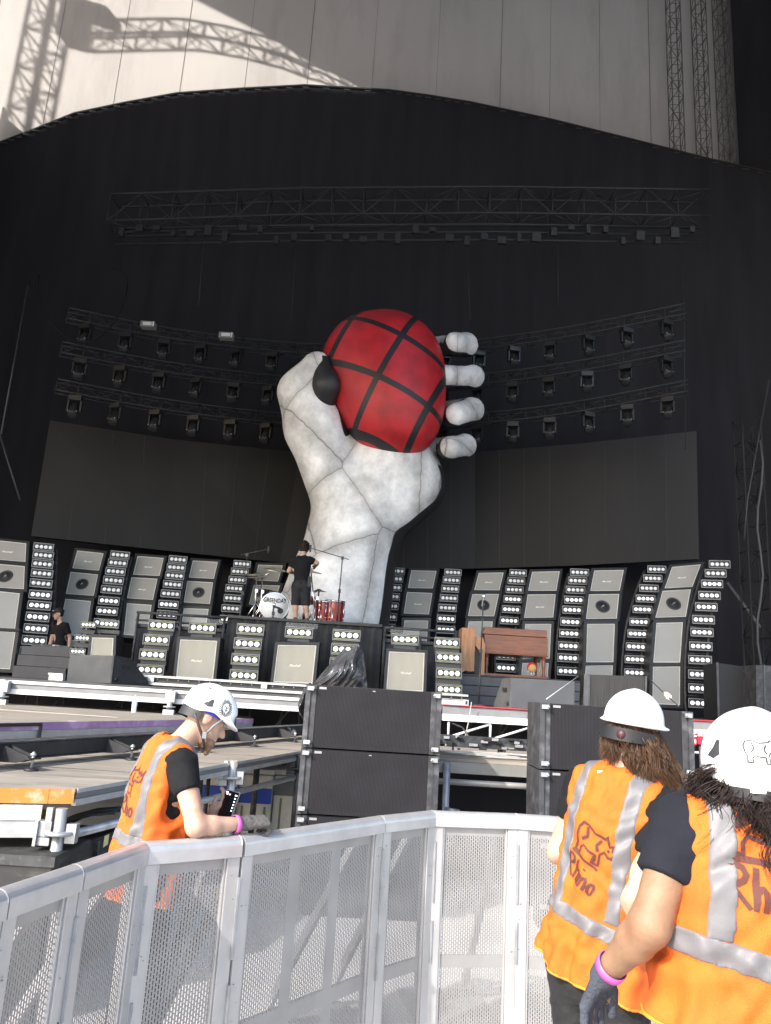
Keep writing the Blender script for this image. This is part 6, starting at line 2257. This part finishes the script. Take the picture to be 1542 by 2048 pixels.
        for az, el, kind, w in prints:
            mb = MB(); pl = patch(az, el)
            if kind == 'rhino':
                for st in RHINO[:4]:
                    ribbon(mb, [((a - .5) * w, (b - .3) * w) for a, b in st], .05 * w, pl, bvh, .0015)
            else:   # shaggy round badge of inked strokes
                rr = random.Random(3)
                for q in range(26):
                    an = 2 * math.pi * q / 26
                    r0, r1 = .2 + .08 * rr.random(), .42 + .1 * rr.random()
                    ribbon(mb, [(w * r0 * math.cos(an), w * r0 * 1.25 * math.sin(an)), (w * .34 * math.cos(an + .25), w * .42 * math.sin(an + .25)), (w * r1 * math.cos(an + .1), w * r1 * 1.2 * math.sin(an + .1))], .045 * w, pl, bvh, .0015)
                for pts in ([(-.15, .1), (0, .02), (.15, .1)], [(-.1, -.1), (0, -.2), (.1, -.1)], [(0, .02), (0, -.12)]):
                    ribbon(mb, [(a * w, b * w) for a, b in pts], .05 * w, pl, bvh, .0015)
            mb.build('print', M_inkb, h)
        for az, el, w, hh in vents:
            pl = patch(az, el); mb = MB()
            sh = [(-.5, -.4), (.05, -.55), (.5, -.3), (.35, .5), (.15, .55)]
            if w < 0: sh = [(-a, b) for a, b in sh]
            pts = []
            for a, b in [(0, 0)] + sh:
                o_, d_ = pl(a * abs(w), b * hh)
                q = bvh.ray_cast(Vector(o_), Vector(d_))
                pts.append(q[0] - Vector(d_) * .0018 if q[0] is not None else None)
            if all(p is not None for p in pts):
                mb.add(pts, [(0, i, i % 5 + 1) if False else (0, i, (i % 5) + 1) for i in range(1, 6)])
                mb.build('vent', mat('vent_dark', (.03, .03, .032), .5), h)
        return h

    def cradle(self, z=.0, r=(.094, .118), m_=None, a0=-170, a1=170, h=.02, name='head_band', yoff=-.012):
        """Dark suspension band round the back of the head; angles from straight behind."""
        k = self.k; H = getattr(self, 'HF', self.Hd)
        vs, fs = [], []
        N = 40
        for i in range(N + 1):
            a = math.radians(a0 + (a1 - a0) * i / N)
            for rr in (1.0, 1.06):
                for dz in (-h, h):
                    vs.append(H.w(math.sin(a) * r[0] * rr * k, (yoff - math.cos(a) * r[1] * rr) * k, (z + dz * (.6 + .4 * math.cos(a))) * k))
        for i in range(N):
            o = i * 4
            fs += [(o + 2, o + 3, o + 7, o + 6), (o, o + 4, o + 5, o + 1), (o + 1, o + 5, o + 7, o + 3), (o, o + 2, o + 6, o + 4)]
        fs += [(0, 1, 3, 2), (N * 4, N * 4 + 2, N * 4 + 3, N * 4 + 1)]
        return MB().add(vs, fs, 0, False).build(name, m_ or M_strap, self.helm_o)

    def glove(self, s, m_, cuff=.07, vox=.0032, fat=.0012):
        e, w = [np.array(q, float) for q in self.arms[s][:2]]
        H = self.arms[s][2]
        back = w + (e - w) / np.linalg.norm(e - w) * cuff

        def fn(X, Y, Z):
            d = hand_dist(X, Y, Z, H) - fat
            c = s_cap(X, Y, Z, back, w, .034 * self.k, .031 * self.k)
            d = smin(d, c, .012) + .0006 * np.sin(X * 190) * np.sin(Z * 170 + Y * 90)
            ax = (e - w) / np.linalg.norm(e - w)
            pl = (X - back[0]) * ax[0] + (Y - back[1]) * ax[1] + (Z - back[2]) * ax[2]
            return smax(d, pl, .003)
        lo, hi = bounds([back, w] + [c[1] for c in H[1]] + [c[1] for c in H[2]], .05)
        pos, fc = sdf_mesh(fn, lo, hi, vox)
        np_mesh('glove', pos, fc, m_, self.root, relax=1)

    def wristband(self, s, at=.8, r=.036, m_=None, wdt=.011):
        e, w = [np.array(q, float) for q in self.arms[s][:2]]
        p = e + (w - e) * at
        ax = Vector((w - e).tolist()).normalized()
        MB().lathe([(r * self.k, -wdt), (r * self.k + .002, -wdt), (r * self.k + .002, wdt), (r * self.k, wdt), (r * self.k, -wdt)], Vector(p.tolist()), ax, 28).build('wristband', m_ or M_pink, self.root)

    def hair(self, m_, n, length, az, el, curl=.012, out=.03, drift=(0, 0, 0), seed=1, r=.0016, per=18, gravity=1.0, freq=26.0, fuzz=.008):
        """Wavy locks of many fine strands. az/el: ranges in degrees (0 = front, 180 = behind, + = right)."""
        rr = random.Random(seed)
        k = self.k; H = self.Hd
        mb = MB()
        dr = np.array(drift, float)
        N = 18
        for q in range(n):
            a0, e0 = rr.uniform(*az), rr.uniform(*el)
            L0 = length * rr.uniform(.65, 1.05)
            ph, ph2, fr = rr.uniform(0, 6.3), rr.uniform(0, 6.3), freq * rr.uniform(.75, 1.25)
            o = rr.uniform(.15, 1.0) * out
            jit = np.array([rr.gauss(0, 1) for _ in range(3)]) * .09
            am = rr.uniform(.6, 1.2)
            for w_ in range(per):
                a = math.radians(a0 + rr.gauss(0, 4)); e = math.radians(e0 + rr.gauss(0, 3))
                dv = H.r * math.sin(a) * math.cos(e) + H.f * math.cos(a) * math.cos(e) + H.u * math.sin(e)
                p = H.w(0, -.012 * k, .03 * k) + (H.r * (dv @ H.r) * .079 + H.f * (dv @ H.f) * .1 + H.u * (dv @ H.u) * .102) * k
                side = np.cross(dv, [0, 0, 1.0]); side /= max(1e-6, np.linalg.norm(side))
                L = L0 * rr.uniform(.8, 1.08)
                off = side * rr.gauss(0, fuzz) + dv * rr.gauss(0, fuzz)
                p1, p2 = ph + rr.gauss(0, .15), ph2 + rr.gauss(0, .15)
                pts = []
                for i in range(N):
                    t = i / (N - 1); s = L * t
                    base = p + dv * (o * min(1, t * 2.2)) + (np.array([0, 0, -1.0]) * gravity + (dr + jit) * (.25 + .75 * t)) * s * (.55 + .45 * t) + off * (.3 + t)
                    amp = curl * am * (.25 + t)
                    pts.append(Vector((base + side * amp * math.sin(s * fr * 2 + p1) + dv * amp * .8 * math.cos(s * fr * 2 + p2)).tolist()))
                w = r * rr.uniform(.7, 1.3)
                mb.tube(pts, [w * (1.0 - .9 * (i / (N - 1)) ** 1.6) for i in range(N)], 3, cap=False)
        return mb.build('hair', m_, self.root)

    def hair_cap(self, m_, grow=.012, cut_front=.02, low=-.03, noise=.006, vox=.006):
        k = self.k; H = self.Hd

        def fn(X, Y, Z):
            x, y, z = H.loc(X, Y, Z)
            x, y, z = x / k, y / k, z / k
            d = s_ell(x, y, z, (0, -.014, .035), (.079 + grow, .1 + grow, .103 + grow))
            d = smin(d, s_ell(x, y, z, (0, -.05, -.02), (.06 + grow, .045 + grow, .07)), .02)
            d = d + noise * (np.sin(x * 120 + 4 * np.sin(z * 50)) * np.sin(y * 110 + 3 * np.sin(x * 60)) + .7 * np.sin(z * 140 + x * 90))
            d = smax(d, (y - cut_front) - .9 * np.maximum(z - .04, 0), .006)
            d = smax(d, low - z, .006)
            return d * k
        pos, fc = sdf_mesh(fn, H.o - .2 * k, H.o + .2 * k, vox * k)
        return np_mesh('hair', pos, fc, m_, self.root, relax=0)


def A(px, py, Y):
    return np.array(P(px, py, Y))


M_brown = mat('brown_hair', (0.075, 0.038, 0.018), 0.45, spec=.35, var=.45, nscale=40)
M_dark = mat('dark_hair', (0.016, 0.009, 0.007), 0.5, var=.4, nscale=40, spec=.25)
M_fair = mat('cropped_hair', (0.26, 0.17, 0.10), 0.7, var=.3, nscale=40)


def legs_of(hip, r, f, z0, k=1.0, spread=.1, bend=.03, step=0.0):
    out = []
    for s in (-1, 1):
        h = hip + r * s * .09 * k + np.array([0, 0, -.05 * k])
        an = hip + r * s * (spread) * k + f * s * step; an = np.array([an[0], an[1], z0 + .085 * k])
        kn = (h + an) / 2 + f * bend
        out.append((h, kn, an))
    return out


# --- worker at the barrier with a phone ---------------------------------
yaw = math.radians(57)
f1 = np.array([math.sin(yaw), math.cos(yaw), 0]); r1 = np.array([math.cos(yaw), -math.sin(yaw), 0])
chest = A(344, 1498, 3.86); hip = A(296, 1716, 3.86)
hip[2] = max(hip[2], .92)
elR, wrR = A(393, 1645, 3.62), A(492, 1642, 3.775)
elR[2] = ZB + .043; wrR[2] = ZB + .045
d = (wrR - elR); d[2] = 0; d /= np.linalg.norm(d)
HR = hand_caps(wrR + d * .012, d + np.array([0, 0, .05]), np.array([-d[1], d[0], 0.35]), np.array([d[1] * .55, -d[0] * .55, -1]), curl=(1.0, 1.15, .7), thumb=.35, fat=1.18)
phone_c = A(455, 1614, 4.02)
wrL = A(415, 1640, 4.05); elL = A(355, 1668, 4.12)
dl = phone_c - wrL; dl /= np.linalg.norm(dl)
HL = hand_caps(wrL, dl * .8 + np.array([0, .25, .2]), np.array([.0, -.9, .45]), np.array([.25, -.55, .55]), curl=(.5, .6, .5), thumb=.2)
head = A(413, 1438, 3.93)
m1 = Person('bearded worker in white helmet and orange vest leaning on barrier rail, holding a phone', hip, chest, yaw, head, (.86, .30, -.42), (.42, .22, .88),
            {'R': (elR, wrR, HR), 'L': (elL, wrL, HL)}, legs_of(hip, r1, f1, GZ, bend=.02), GZ, 1.0, M_skinp, .0085)
m1.tee(M_tee, upto=.42)
m1.trousers(M_jean)
m1.shoes(M_strap)
m1.vest(hem=-.16, flare=.015, band_x=.115, band_z=.085, deep=.25, print_at=(-.005, .33), print_w=.17, txt_w=.15, seed=1.0)
m1.hair_cap(M_fair, grow=.0025, cut_front=.0, low=-.03, noise=.0012, vox=.005)
m1.helmet(tilt=.05, prints=((math.radians(150), .55, 'rhino', .075), (math.radians(62), .25, 'badge', .078)), vents=((math.radians(108), .12, .05, .04), (math.radians(22), .0, .04, .045)), cut=.012, sl=.10)
m1.cradle(z=-.012, h=.026, a0=-90, a1=75)
Hh = m1.HF
mb = MB().tube([Vector(Hh.w(*p).tolist()) for p in ((.088, -.075, -.01), (.086, -.03, -.05), (.074, .015, -.085), (.05, .05, -.118), (.0, .062, -.128))], .007, 6)
mb.build('chin_strap', mat('strap_brown', (.05, .032, .026), .7), m1.helm_o)
MB().tube([Vector(Hh.w(*p).tolist()) for p in ((.09, .06, .03), (.086, .035, -.02), (.078, .02, -.075))], .006, 6).box(Vector(Hh.w(.08, .02, -.075).tolist()), (.02, .02, .03)).build('side_strap', mat('strap_grey', (.16, .16, .17), .5), m1.helm_o)
m1.cradle(z=.025, r=(.086, .108), a0=70, a1=130, h=.016, m_=mat('band_blue', (.03, .03, .35), .6), name='brow_band')
# beard
bx = m1.Hd
pos, fc = sdf_mesh(lambda X, Y, Z: (lambda x, y, z: smax(smin(s_ell(x, y, z, (0, .045, -.082), (.052, .055, .045)), s_cap(x, y, z, (0, .07, -.1), (0, .088, -.135), .03, .012), .02)
                                                         + .003 * np.sin(x * 300) * np.sin(z * 260 + y * 200), z + .052, .01))(*bx.loc(X, Y, Z)), bx.o - .22, bx.o + .16, .005)
np_mesh('beard', pos, fc, mat('beard_brown', (.2, .115, .07), .8, var=.35, nscale=60), m1.root)
m1.glove('R', M_glove, cuff=.05)
m1.wristband('R', .80, .037)
mbn = MB()
ck = [m1.B.w(.072 * math.sin(a), -.0 - .075 * math.cos(a), m1.T + .012 - .02 * math.cos(a)) for a in [math.radians(q) for q in range(-120, 121, 15)]]
mbn.tube([Vector(q.tolist()) for q in ck], .0025, 5)
mbn.build('neck_cord', M_strap, m1.root)
# the phone in the left hand
t = thing('phone', 'black phone with lit icons in the left worker\'s hand', 'phone', phone_c)
un_ = Vector((.22, .25, .93)).normalized(); nn_ = Vector((-.18, -.92, .30)); nn_ = (nn_ - un_ * nn_.dot(un_)).normalized(); sr_ = un_.cross(nn_) * -1
if sr_.x < 0: sr_ = -sr_
pc = Vector(phone_c.tolist())


def prect(w, h, d, off, u0=0, v0=0):
    c = pc + nn_ * off + sr_ * u0 + un_ * v0
    return MB().hexa([c - sr_ * w / 2 + un_ * h / 2, c + sr_ * w / 2 + un_ * h / 2, c + sr_ * w / 2 - un_ * h / 2, c - sr_ * w / 2 - un_ * h / 2], nn_, d)


prect(.078, .158, .010, 0).build('case', mat('phone_case', (.22, .21, .2), .4, .2), t, bevel=.004)
prect(.070, .150, .001, .0015).build('screen', mat('phone_screen', (.006, .006, .007), .08), t)
mb = MB()
for u0, v0, w in ((-.024, .058, .01), (-.010, .058, .008), (.024, .06, .012), (-.026, .066, .012), (.024, .045, .008), (.025, .03, .008), (.026, .016, .008), (.026, .002, .008), (.026, -.012, .008)):
    c = pc + nn_ * .0028 + sr_ * u0 + un_ * v0
    mb.hexa([c - sr_ * w / 2 + un_ * .003, c + sr_ * w / 2 + un_ * .003, c + sr_ * w / 2 - un_ * .003, c - sr_ * w / 2 - un_ * .003], nn_, .0006)
mb.build('icons', mat('phone_icons', (.8, .8, .8), .5, emit=.6), t)

# --- long haired worker -------------------------------------------------
yaw = math.radians(50)
f2 = np.array([math.sin(yaw), math.cos(yaw), 0]); r2 = np.array([math.cos(yaw), -math.sin(yaw), 0])
chest = A(1246, 1566, 3.1); hip = A(1194, 1905, 3.12)
elL = A(1117, 1704, 3.27); wrL = elL + f2 * .22 + r2 * .10 + np.array([0, 0, -.06])
elR = A(1268, 1800, 2.93); wrR = A(1255, 1925, 3.06)
HLg = hand_caps(wrL, f2 * .8 + r2 * .4, np.array([0, 0, 1.0]), r2, thumb=.3)
HRg = hand_caps(wrR, np.array([.1, .3, -.9]), f2, -r2, thumb=.3)
m2 = Person('worker with long brown wavy hair, white hard hat and orange vest, back turned', hip, chest, yaw, A(1266, 1466, 3.13), (.52, .80, -.12), (.17, .05, 1.0),
            {'L': (elL, wrL, HLg), 'R': (elR, wrR, HRg)}, legs_of(hip, r2, f2, GZ, bend=.03, spread=.12), GZ, 1.0, M_skinp, .010)
m2.tee(M_tee, upto=.5)
m2.trousers(M_jean, waist=.12)
m2.shoes(M_strap)
m2.vest(hem=-.085, flare=.02, band_x=.115, band_z=.115, deep=.25, print_at=(.012, .37), print_w=.17, txt_w=.15, print_rot=-.38, hem_slope=-.08, seed=2.2, wr=.007)
m2.helmet(brim=True, tilt=.08)
m2.cradle(z=-.012, h=.024, a0=-62, a1=62, yoff=-.012, r=(.113, .140))
H2 = m2.HF
MB().lathe([(.0, .006), (.016, .006), (.018, .0)], Vector(H2.w(.0, -.158, -.012).tolist()), Vector((-H2.f).tolist()), 16).build('ratchet_knob', mat('knob_dark_red', (.04, .006, .009), .5), m2.helm_o)
m2.hair_cap(M_brown, grow=.008, cut_front=.02, low=-.075, noise=.004)
m2.hair(M_brown, 110, .36, (60, 185), (-36, -2), curl=.013, out=.06, drift=(.38, .0, 0), seed=5, freq=31, fuzz=.005)
m2.hair(M_brown, 44, .13, (195, 280), (-34, -2), curl=.011, out=.03, drift=(-.12, 0, 0), seed=8, freq=33, fuzz=.005)
MB().box(Vector(m2.B.w(-.035, -.085, m2.T + .015).tolist()), (.045, .006, .03)).build('neck_label', M_white, m2.root)

# --- curly haired worker, nearest ----------------------------------------
yaw = math.radians(3)
f3 = np.array([math.sin(yaw), math.cos(yaw), 0]); r3 = np.array([math.cos(yaw), -math.sin(yaw), 0])
K3 = 1.1
chest = A(1516, 1636, 2.1); hip = A(1494, 2062, 2.1)
elL = A(1300, 1850, 2.05); wrL = A(1208, 1950, 2.2)
hd_ = A(1168, 2050, 2.26) - wrL
HLg = hand_caps(wrL, hd_, np.array([.55, .5, -.1]), np.array([.75, -.45, .15]), curl=(.35, .45, .35), thumb=.3, fat=1.12)
elR = chest + np.array([.36, -.02, -.3]); wrR = chest + np.array([.32, .22, -.42])
m3 = Person('nearest worker with dark curls, white helmet and orange vest at the right photo edge', hip, chest, yaw, A(1504, 1566, 2.1), (.22, .93, -.18), (.10, .12, 1.0),
            {'L': (elL, wrL, HLg), 'R': (elR, wrR, hand_caps(wrR, f3, np.array([0, 0, 1.0]), -r3))}, legs_of(hip, r3, f3, GZ, bend=.03, spread=.12), GZ, K3, M_skint, .0105)
m3.tee(M_tee2, upto=.52)
m3.trousers(M_tee2, waist=.12)
m3.shoes(M_strap)
m3.vest(hem=-.015, flare=.01, band_x=.118, band_z=.17, deep=.22, print_at=(-.036, .475), print_w=.22, txt_w=.18, seed=3.7, wr=.0075, wide=.012)
m3.helmet(tilt=.1, prints=((math.radians(184), .12, 'rhino', .085),), vents=((math.radians(235), .12, .048, .045), (math.radians(140), .05, .045, .04)), size=1.03, cut=-.012, sl=.03)
m3.cradle(z=-.012, h=.022, a0=-85, a1=85, r=(.088, .110))
MB().tube([Vector(m3.HF.w(*p).tolist()) for p in ((-.118, -.03, .03), (-.112, -.055, -.03), (-.105, -.06, -.065))], .011, 6).build('side_strap', mat('strap_grey', (.3, .3, .32), .5), m3.helm_o)
MB().bbox(Vector(m3.HF.w(.0, -.138, -.012).tolist()) - V(.03, .004, .006), Vector(m3.HF.w(.0, -.138, -.012).tolist()) + V(.03, .012, .006)).build('rear_clip', M_helm, m3.helm_o)
m3.hair_cap(M_dark, grow=.006, cut_front=.02, low=-.08, noise=.004)
m3.hair(M_dark, 120, .12, (130, 290), (-52, -18), curl=.012, out=.03, drift=(-.08, -.08, 0), seed=11, freq=52, fuzz=.004, per=22)
m3.hair(M_dark, 75, .15, (225, 300), (-34, 8), curl=.014, out=.05, drift=(-.40, 0, 0), seed=13, freq=46, fuzz=.0045)
m3.hair(M_dark, 2, .19, (170, 200), (-42, -28), curl=.012, out=.03, drift=(.0, -.2, 0), seed=17, freq=40, fuzz=.004)
m3.glove('L', M_glove2, cuff=.045)
m3.wristband('L', .84, .034)

# --- man on the drum riser -----------------------------------------------
yaw = math.radians(12)
f4 = np.array([math.sin(yaw), math.cos(yaw), 0]); r4 = np.array([math.cos(yaw), -math.sin(yaw), 0])
Y4 = 15.0
hip = A(603, 1168, Y4); chest = A(604, 1116, Y4)
foot4 = 3.034
elR, wrR = A(634, 1126, Y4 - .02), A(629, 1135, Y4 + .25)
elL, wrL = A(578, 1142, Y4 + .05), A(592, 1148, Y4 + .3)
lg = []
for (kx, ky), (ax_, ay) in (((591, 1208), (590, 1252)), ((611, 1208), (613, 1252))):
    an = A(ax_, ay, Y4); an[2] = foot4 + .08
    lg.append((hip + r4 * (.085 if kx > 600 else -.085) + np.array([0, 0, -.05]), A(kx, ky, Y4), an))
K4 = .98
m4 = Person('man with curly dark hair in black shirt and shorts standing on the drum riser', hip, chest, yaw, A(609, 1097, Y4 + .02), (.25, .95, 0), (.02, .02, 1),
            {'R': (elR, wrR, hand_caps(wrR, (-.2, 1, .1), (0, 0, 1), -r4)), 'L': (elL, wrL, hand_caps(wrL, (.2, 1, 0), (0, 0, 1), r4))}, lg, foot4, K4, M_skinp, .014)
m4.tee(M_tee, upto=.6, hem=-.04, vox=.013)
m4.trousers(M_jean, end=.12, g=.03, vox=.013, waist=.06, name='shorts')
m4.shoes(mat('shoe_brown', (.06, .045, .035), .7), vox=.012)
m4.hair_cap(M_dark, grow=.026, cut_front=.035, low=-.07, noise=.012, vox=.009)
MB().box(Vector(m4.B.w(.17, -.04, .02).tolist()), (.06, .1, .19)).box(Vector(m4.B.w(.175, -.05, .11).tolist()), (.05, .07, .05)).build('belt_pouch', M_strap, m4.root)

# --- man in the cap -------------------------------------------------------
Y5 = 16.6
yaw = math.radians(205)
f5 = np.array([math.sin(yaw), math.cos(yaw), 0]); r5 = np.array([math.cos(yaw), -math.sin(yaw), 0])
K5 = .92
hip = A(121, 1300, Y5); chest = A(121, 1249, Y5)
m5_ = dict(R=(A(103, 1278, Y5 - .05), A(98, 1302, Y5 - .12)), L=(A(140, 1276, Y5), A(138, 1301, Y5 - .1)))
arms = {s: (e, w, hand_caps(w, (0, -.2, -1), f5, -r5 if s == 'R' else r5, k=K5)) for s, (e, w) in m5_.items()}
lg = legs_of(hip, r5, f5, ZS, K5)
m5 = Person('man in black cap, black shirt and tan shorts looking down behind the dark steps', hip, chest, yaw, A(117, 1229, Y5 - .04), (-.72, -.55, -.35), (-.1, -.15, 1), arms, lg, ZS, K5, M_skinp, .014)
m5.tee(M_tee, upto=.65, hem=-.06, vox=.013)
m5.trousers(mat('tan_shorts', (.36, .29, .19), .85), end=.2, g=.03, vox=.014, waist=.06, name='shorts')
m5.shoes(M_strap, vox=.014)
m5.hair_cap(M_dark, grow=.006, cut_front=-.01, low=-.05, noise=.002, vox=.008)
Hc = m5.Hd
pos, fc = sdf_mesh(lambda X, Y, Z: (lambda x, y, z: smin(smax(s_ell(x, y, z, (0, -.012, .05), (.092, .112, .095)), .045 - z, .006), s_ell(x, y, z, (0, .13, .05), (.075, .075, .012)), .01))(*Hc.loc(X, Y, Z)), Hc.o - .3, Hc.o + .3, .010)
cp = np_mesh('cap', pos, fc, mat('cap_black', (.012, .012, .013), .8), m5.root)
MB().box(Vector(Hc.w(.06, .085, .085).tolist()), (.03, .03, .02)).build('cap_badge', mat('cap_grey', (.25, .25, .24), .5), cp)
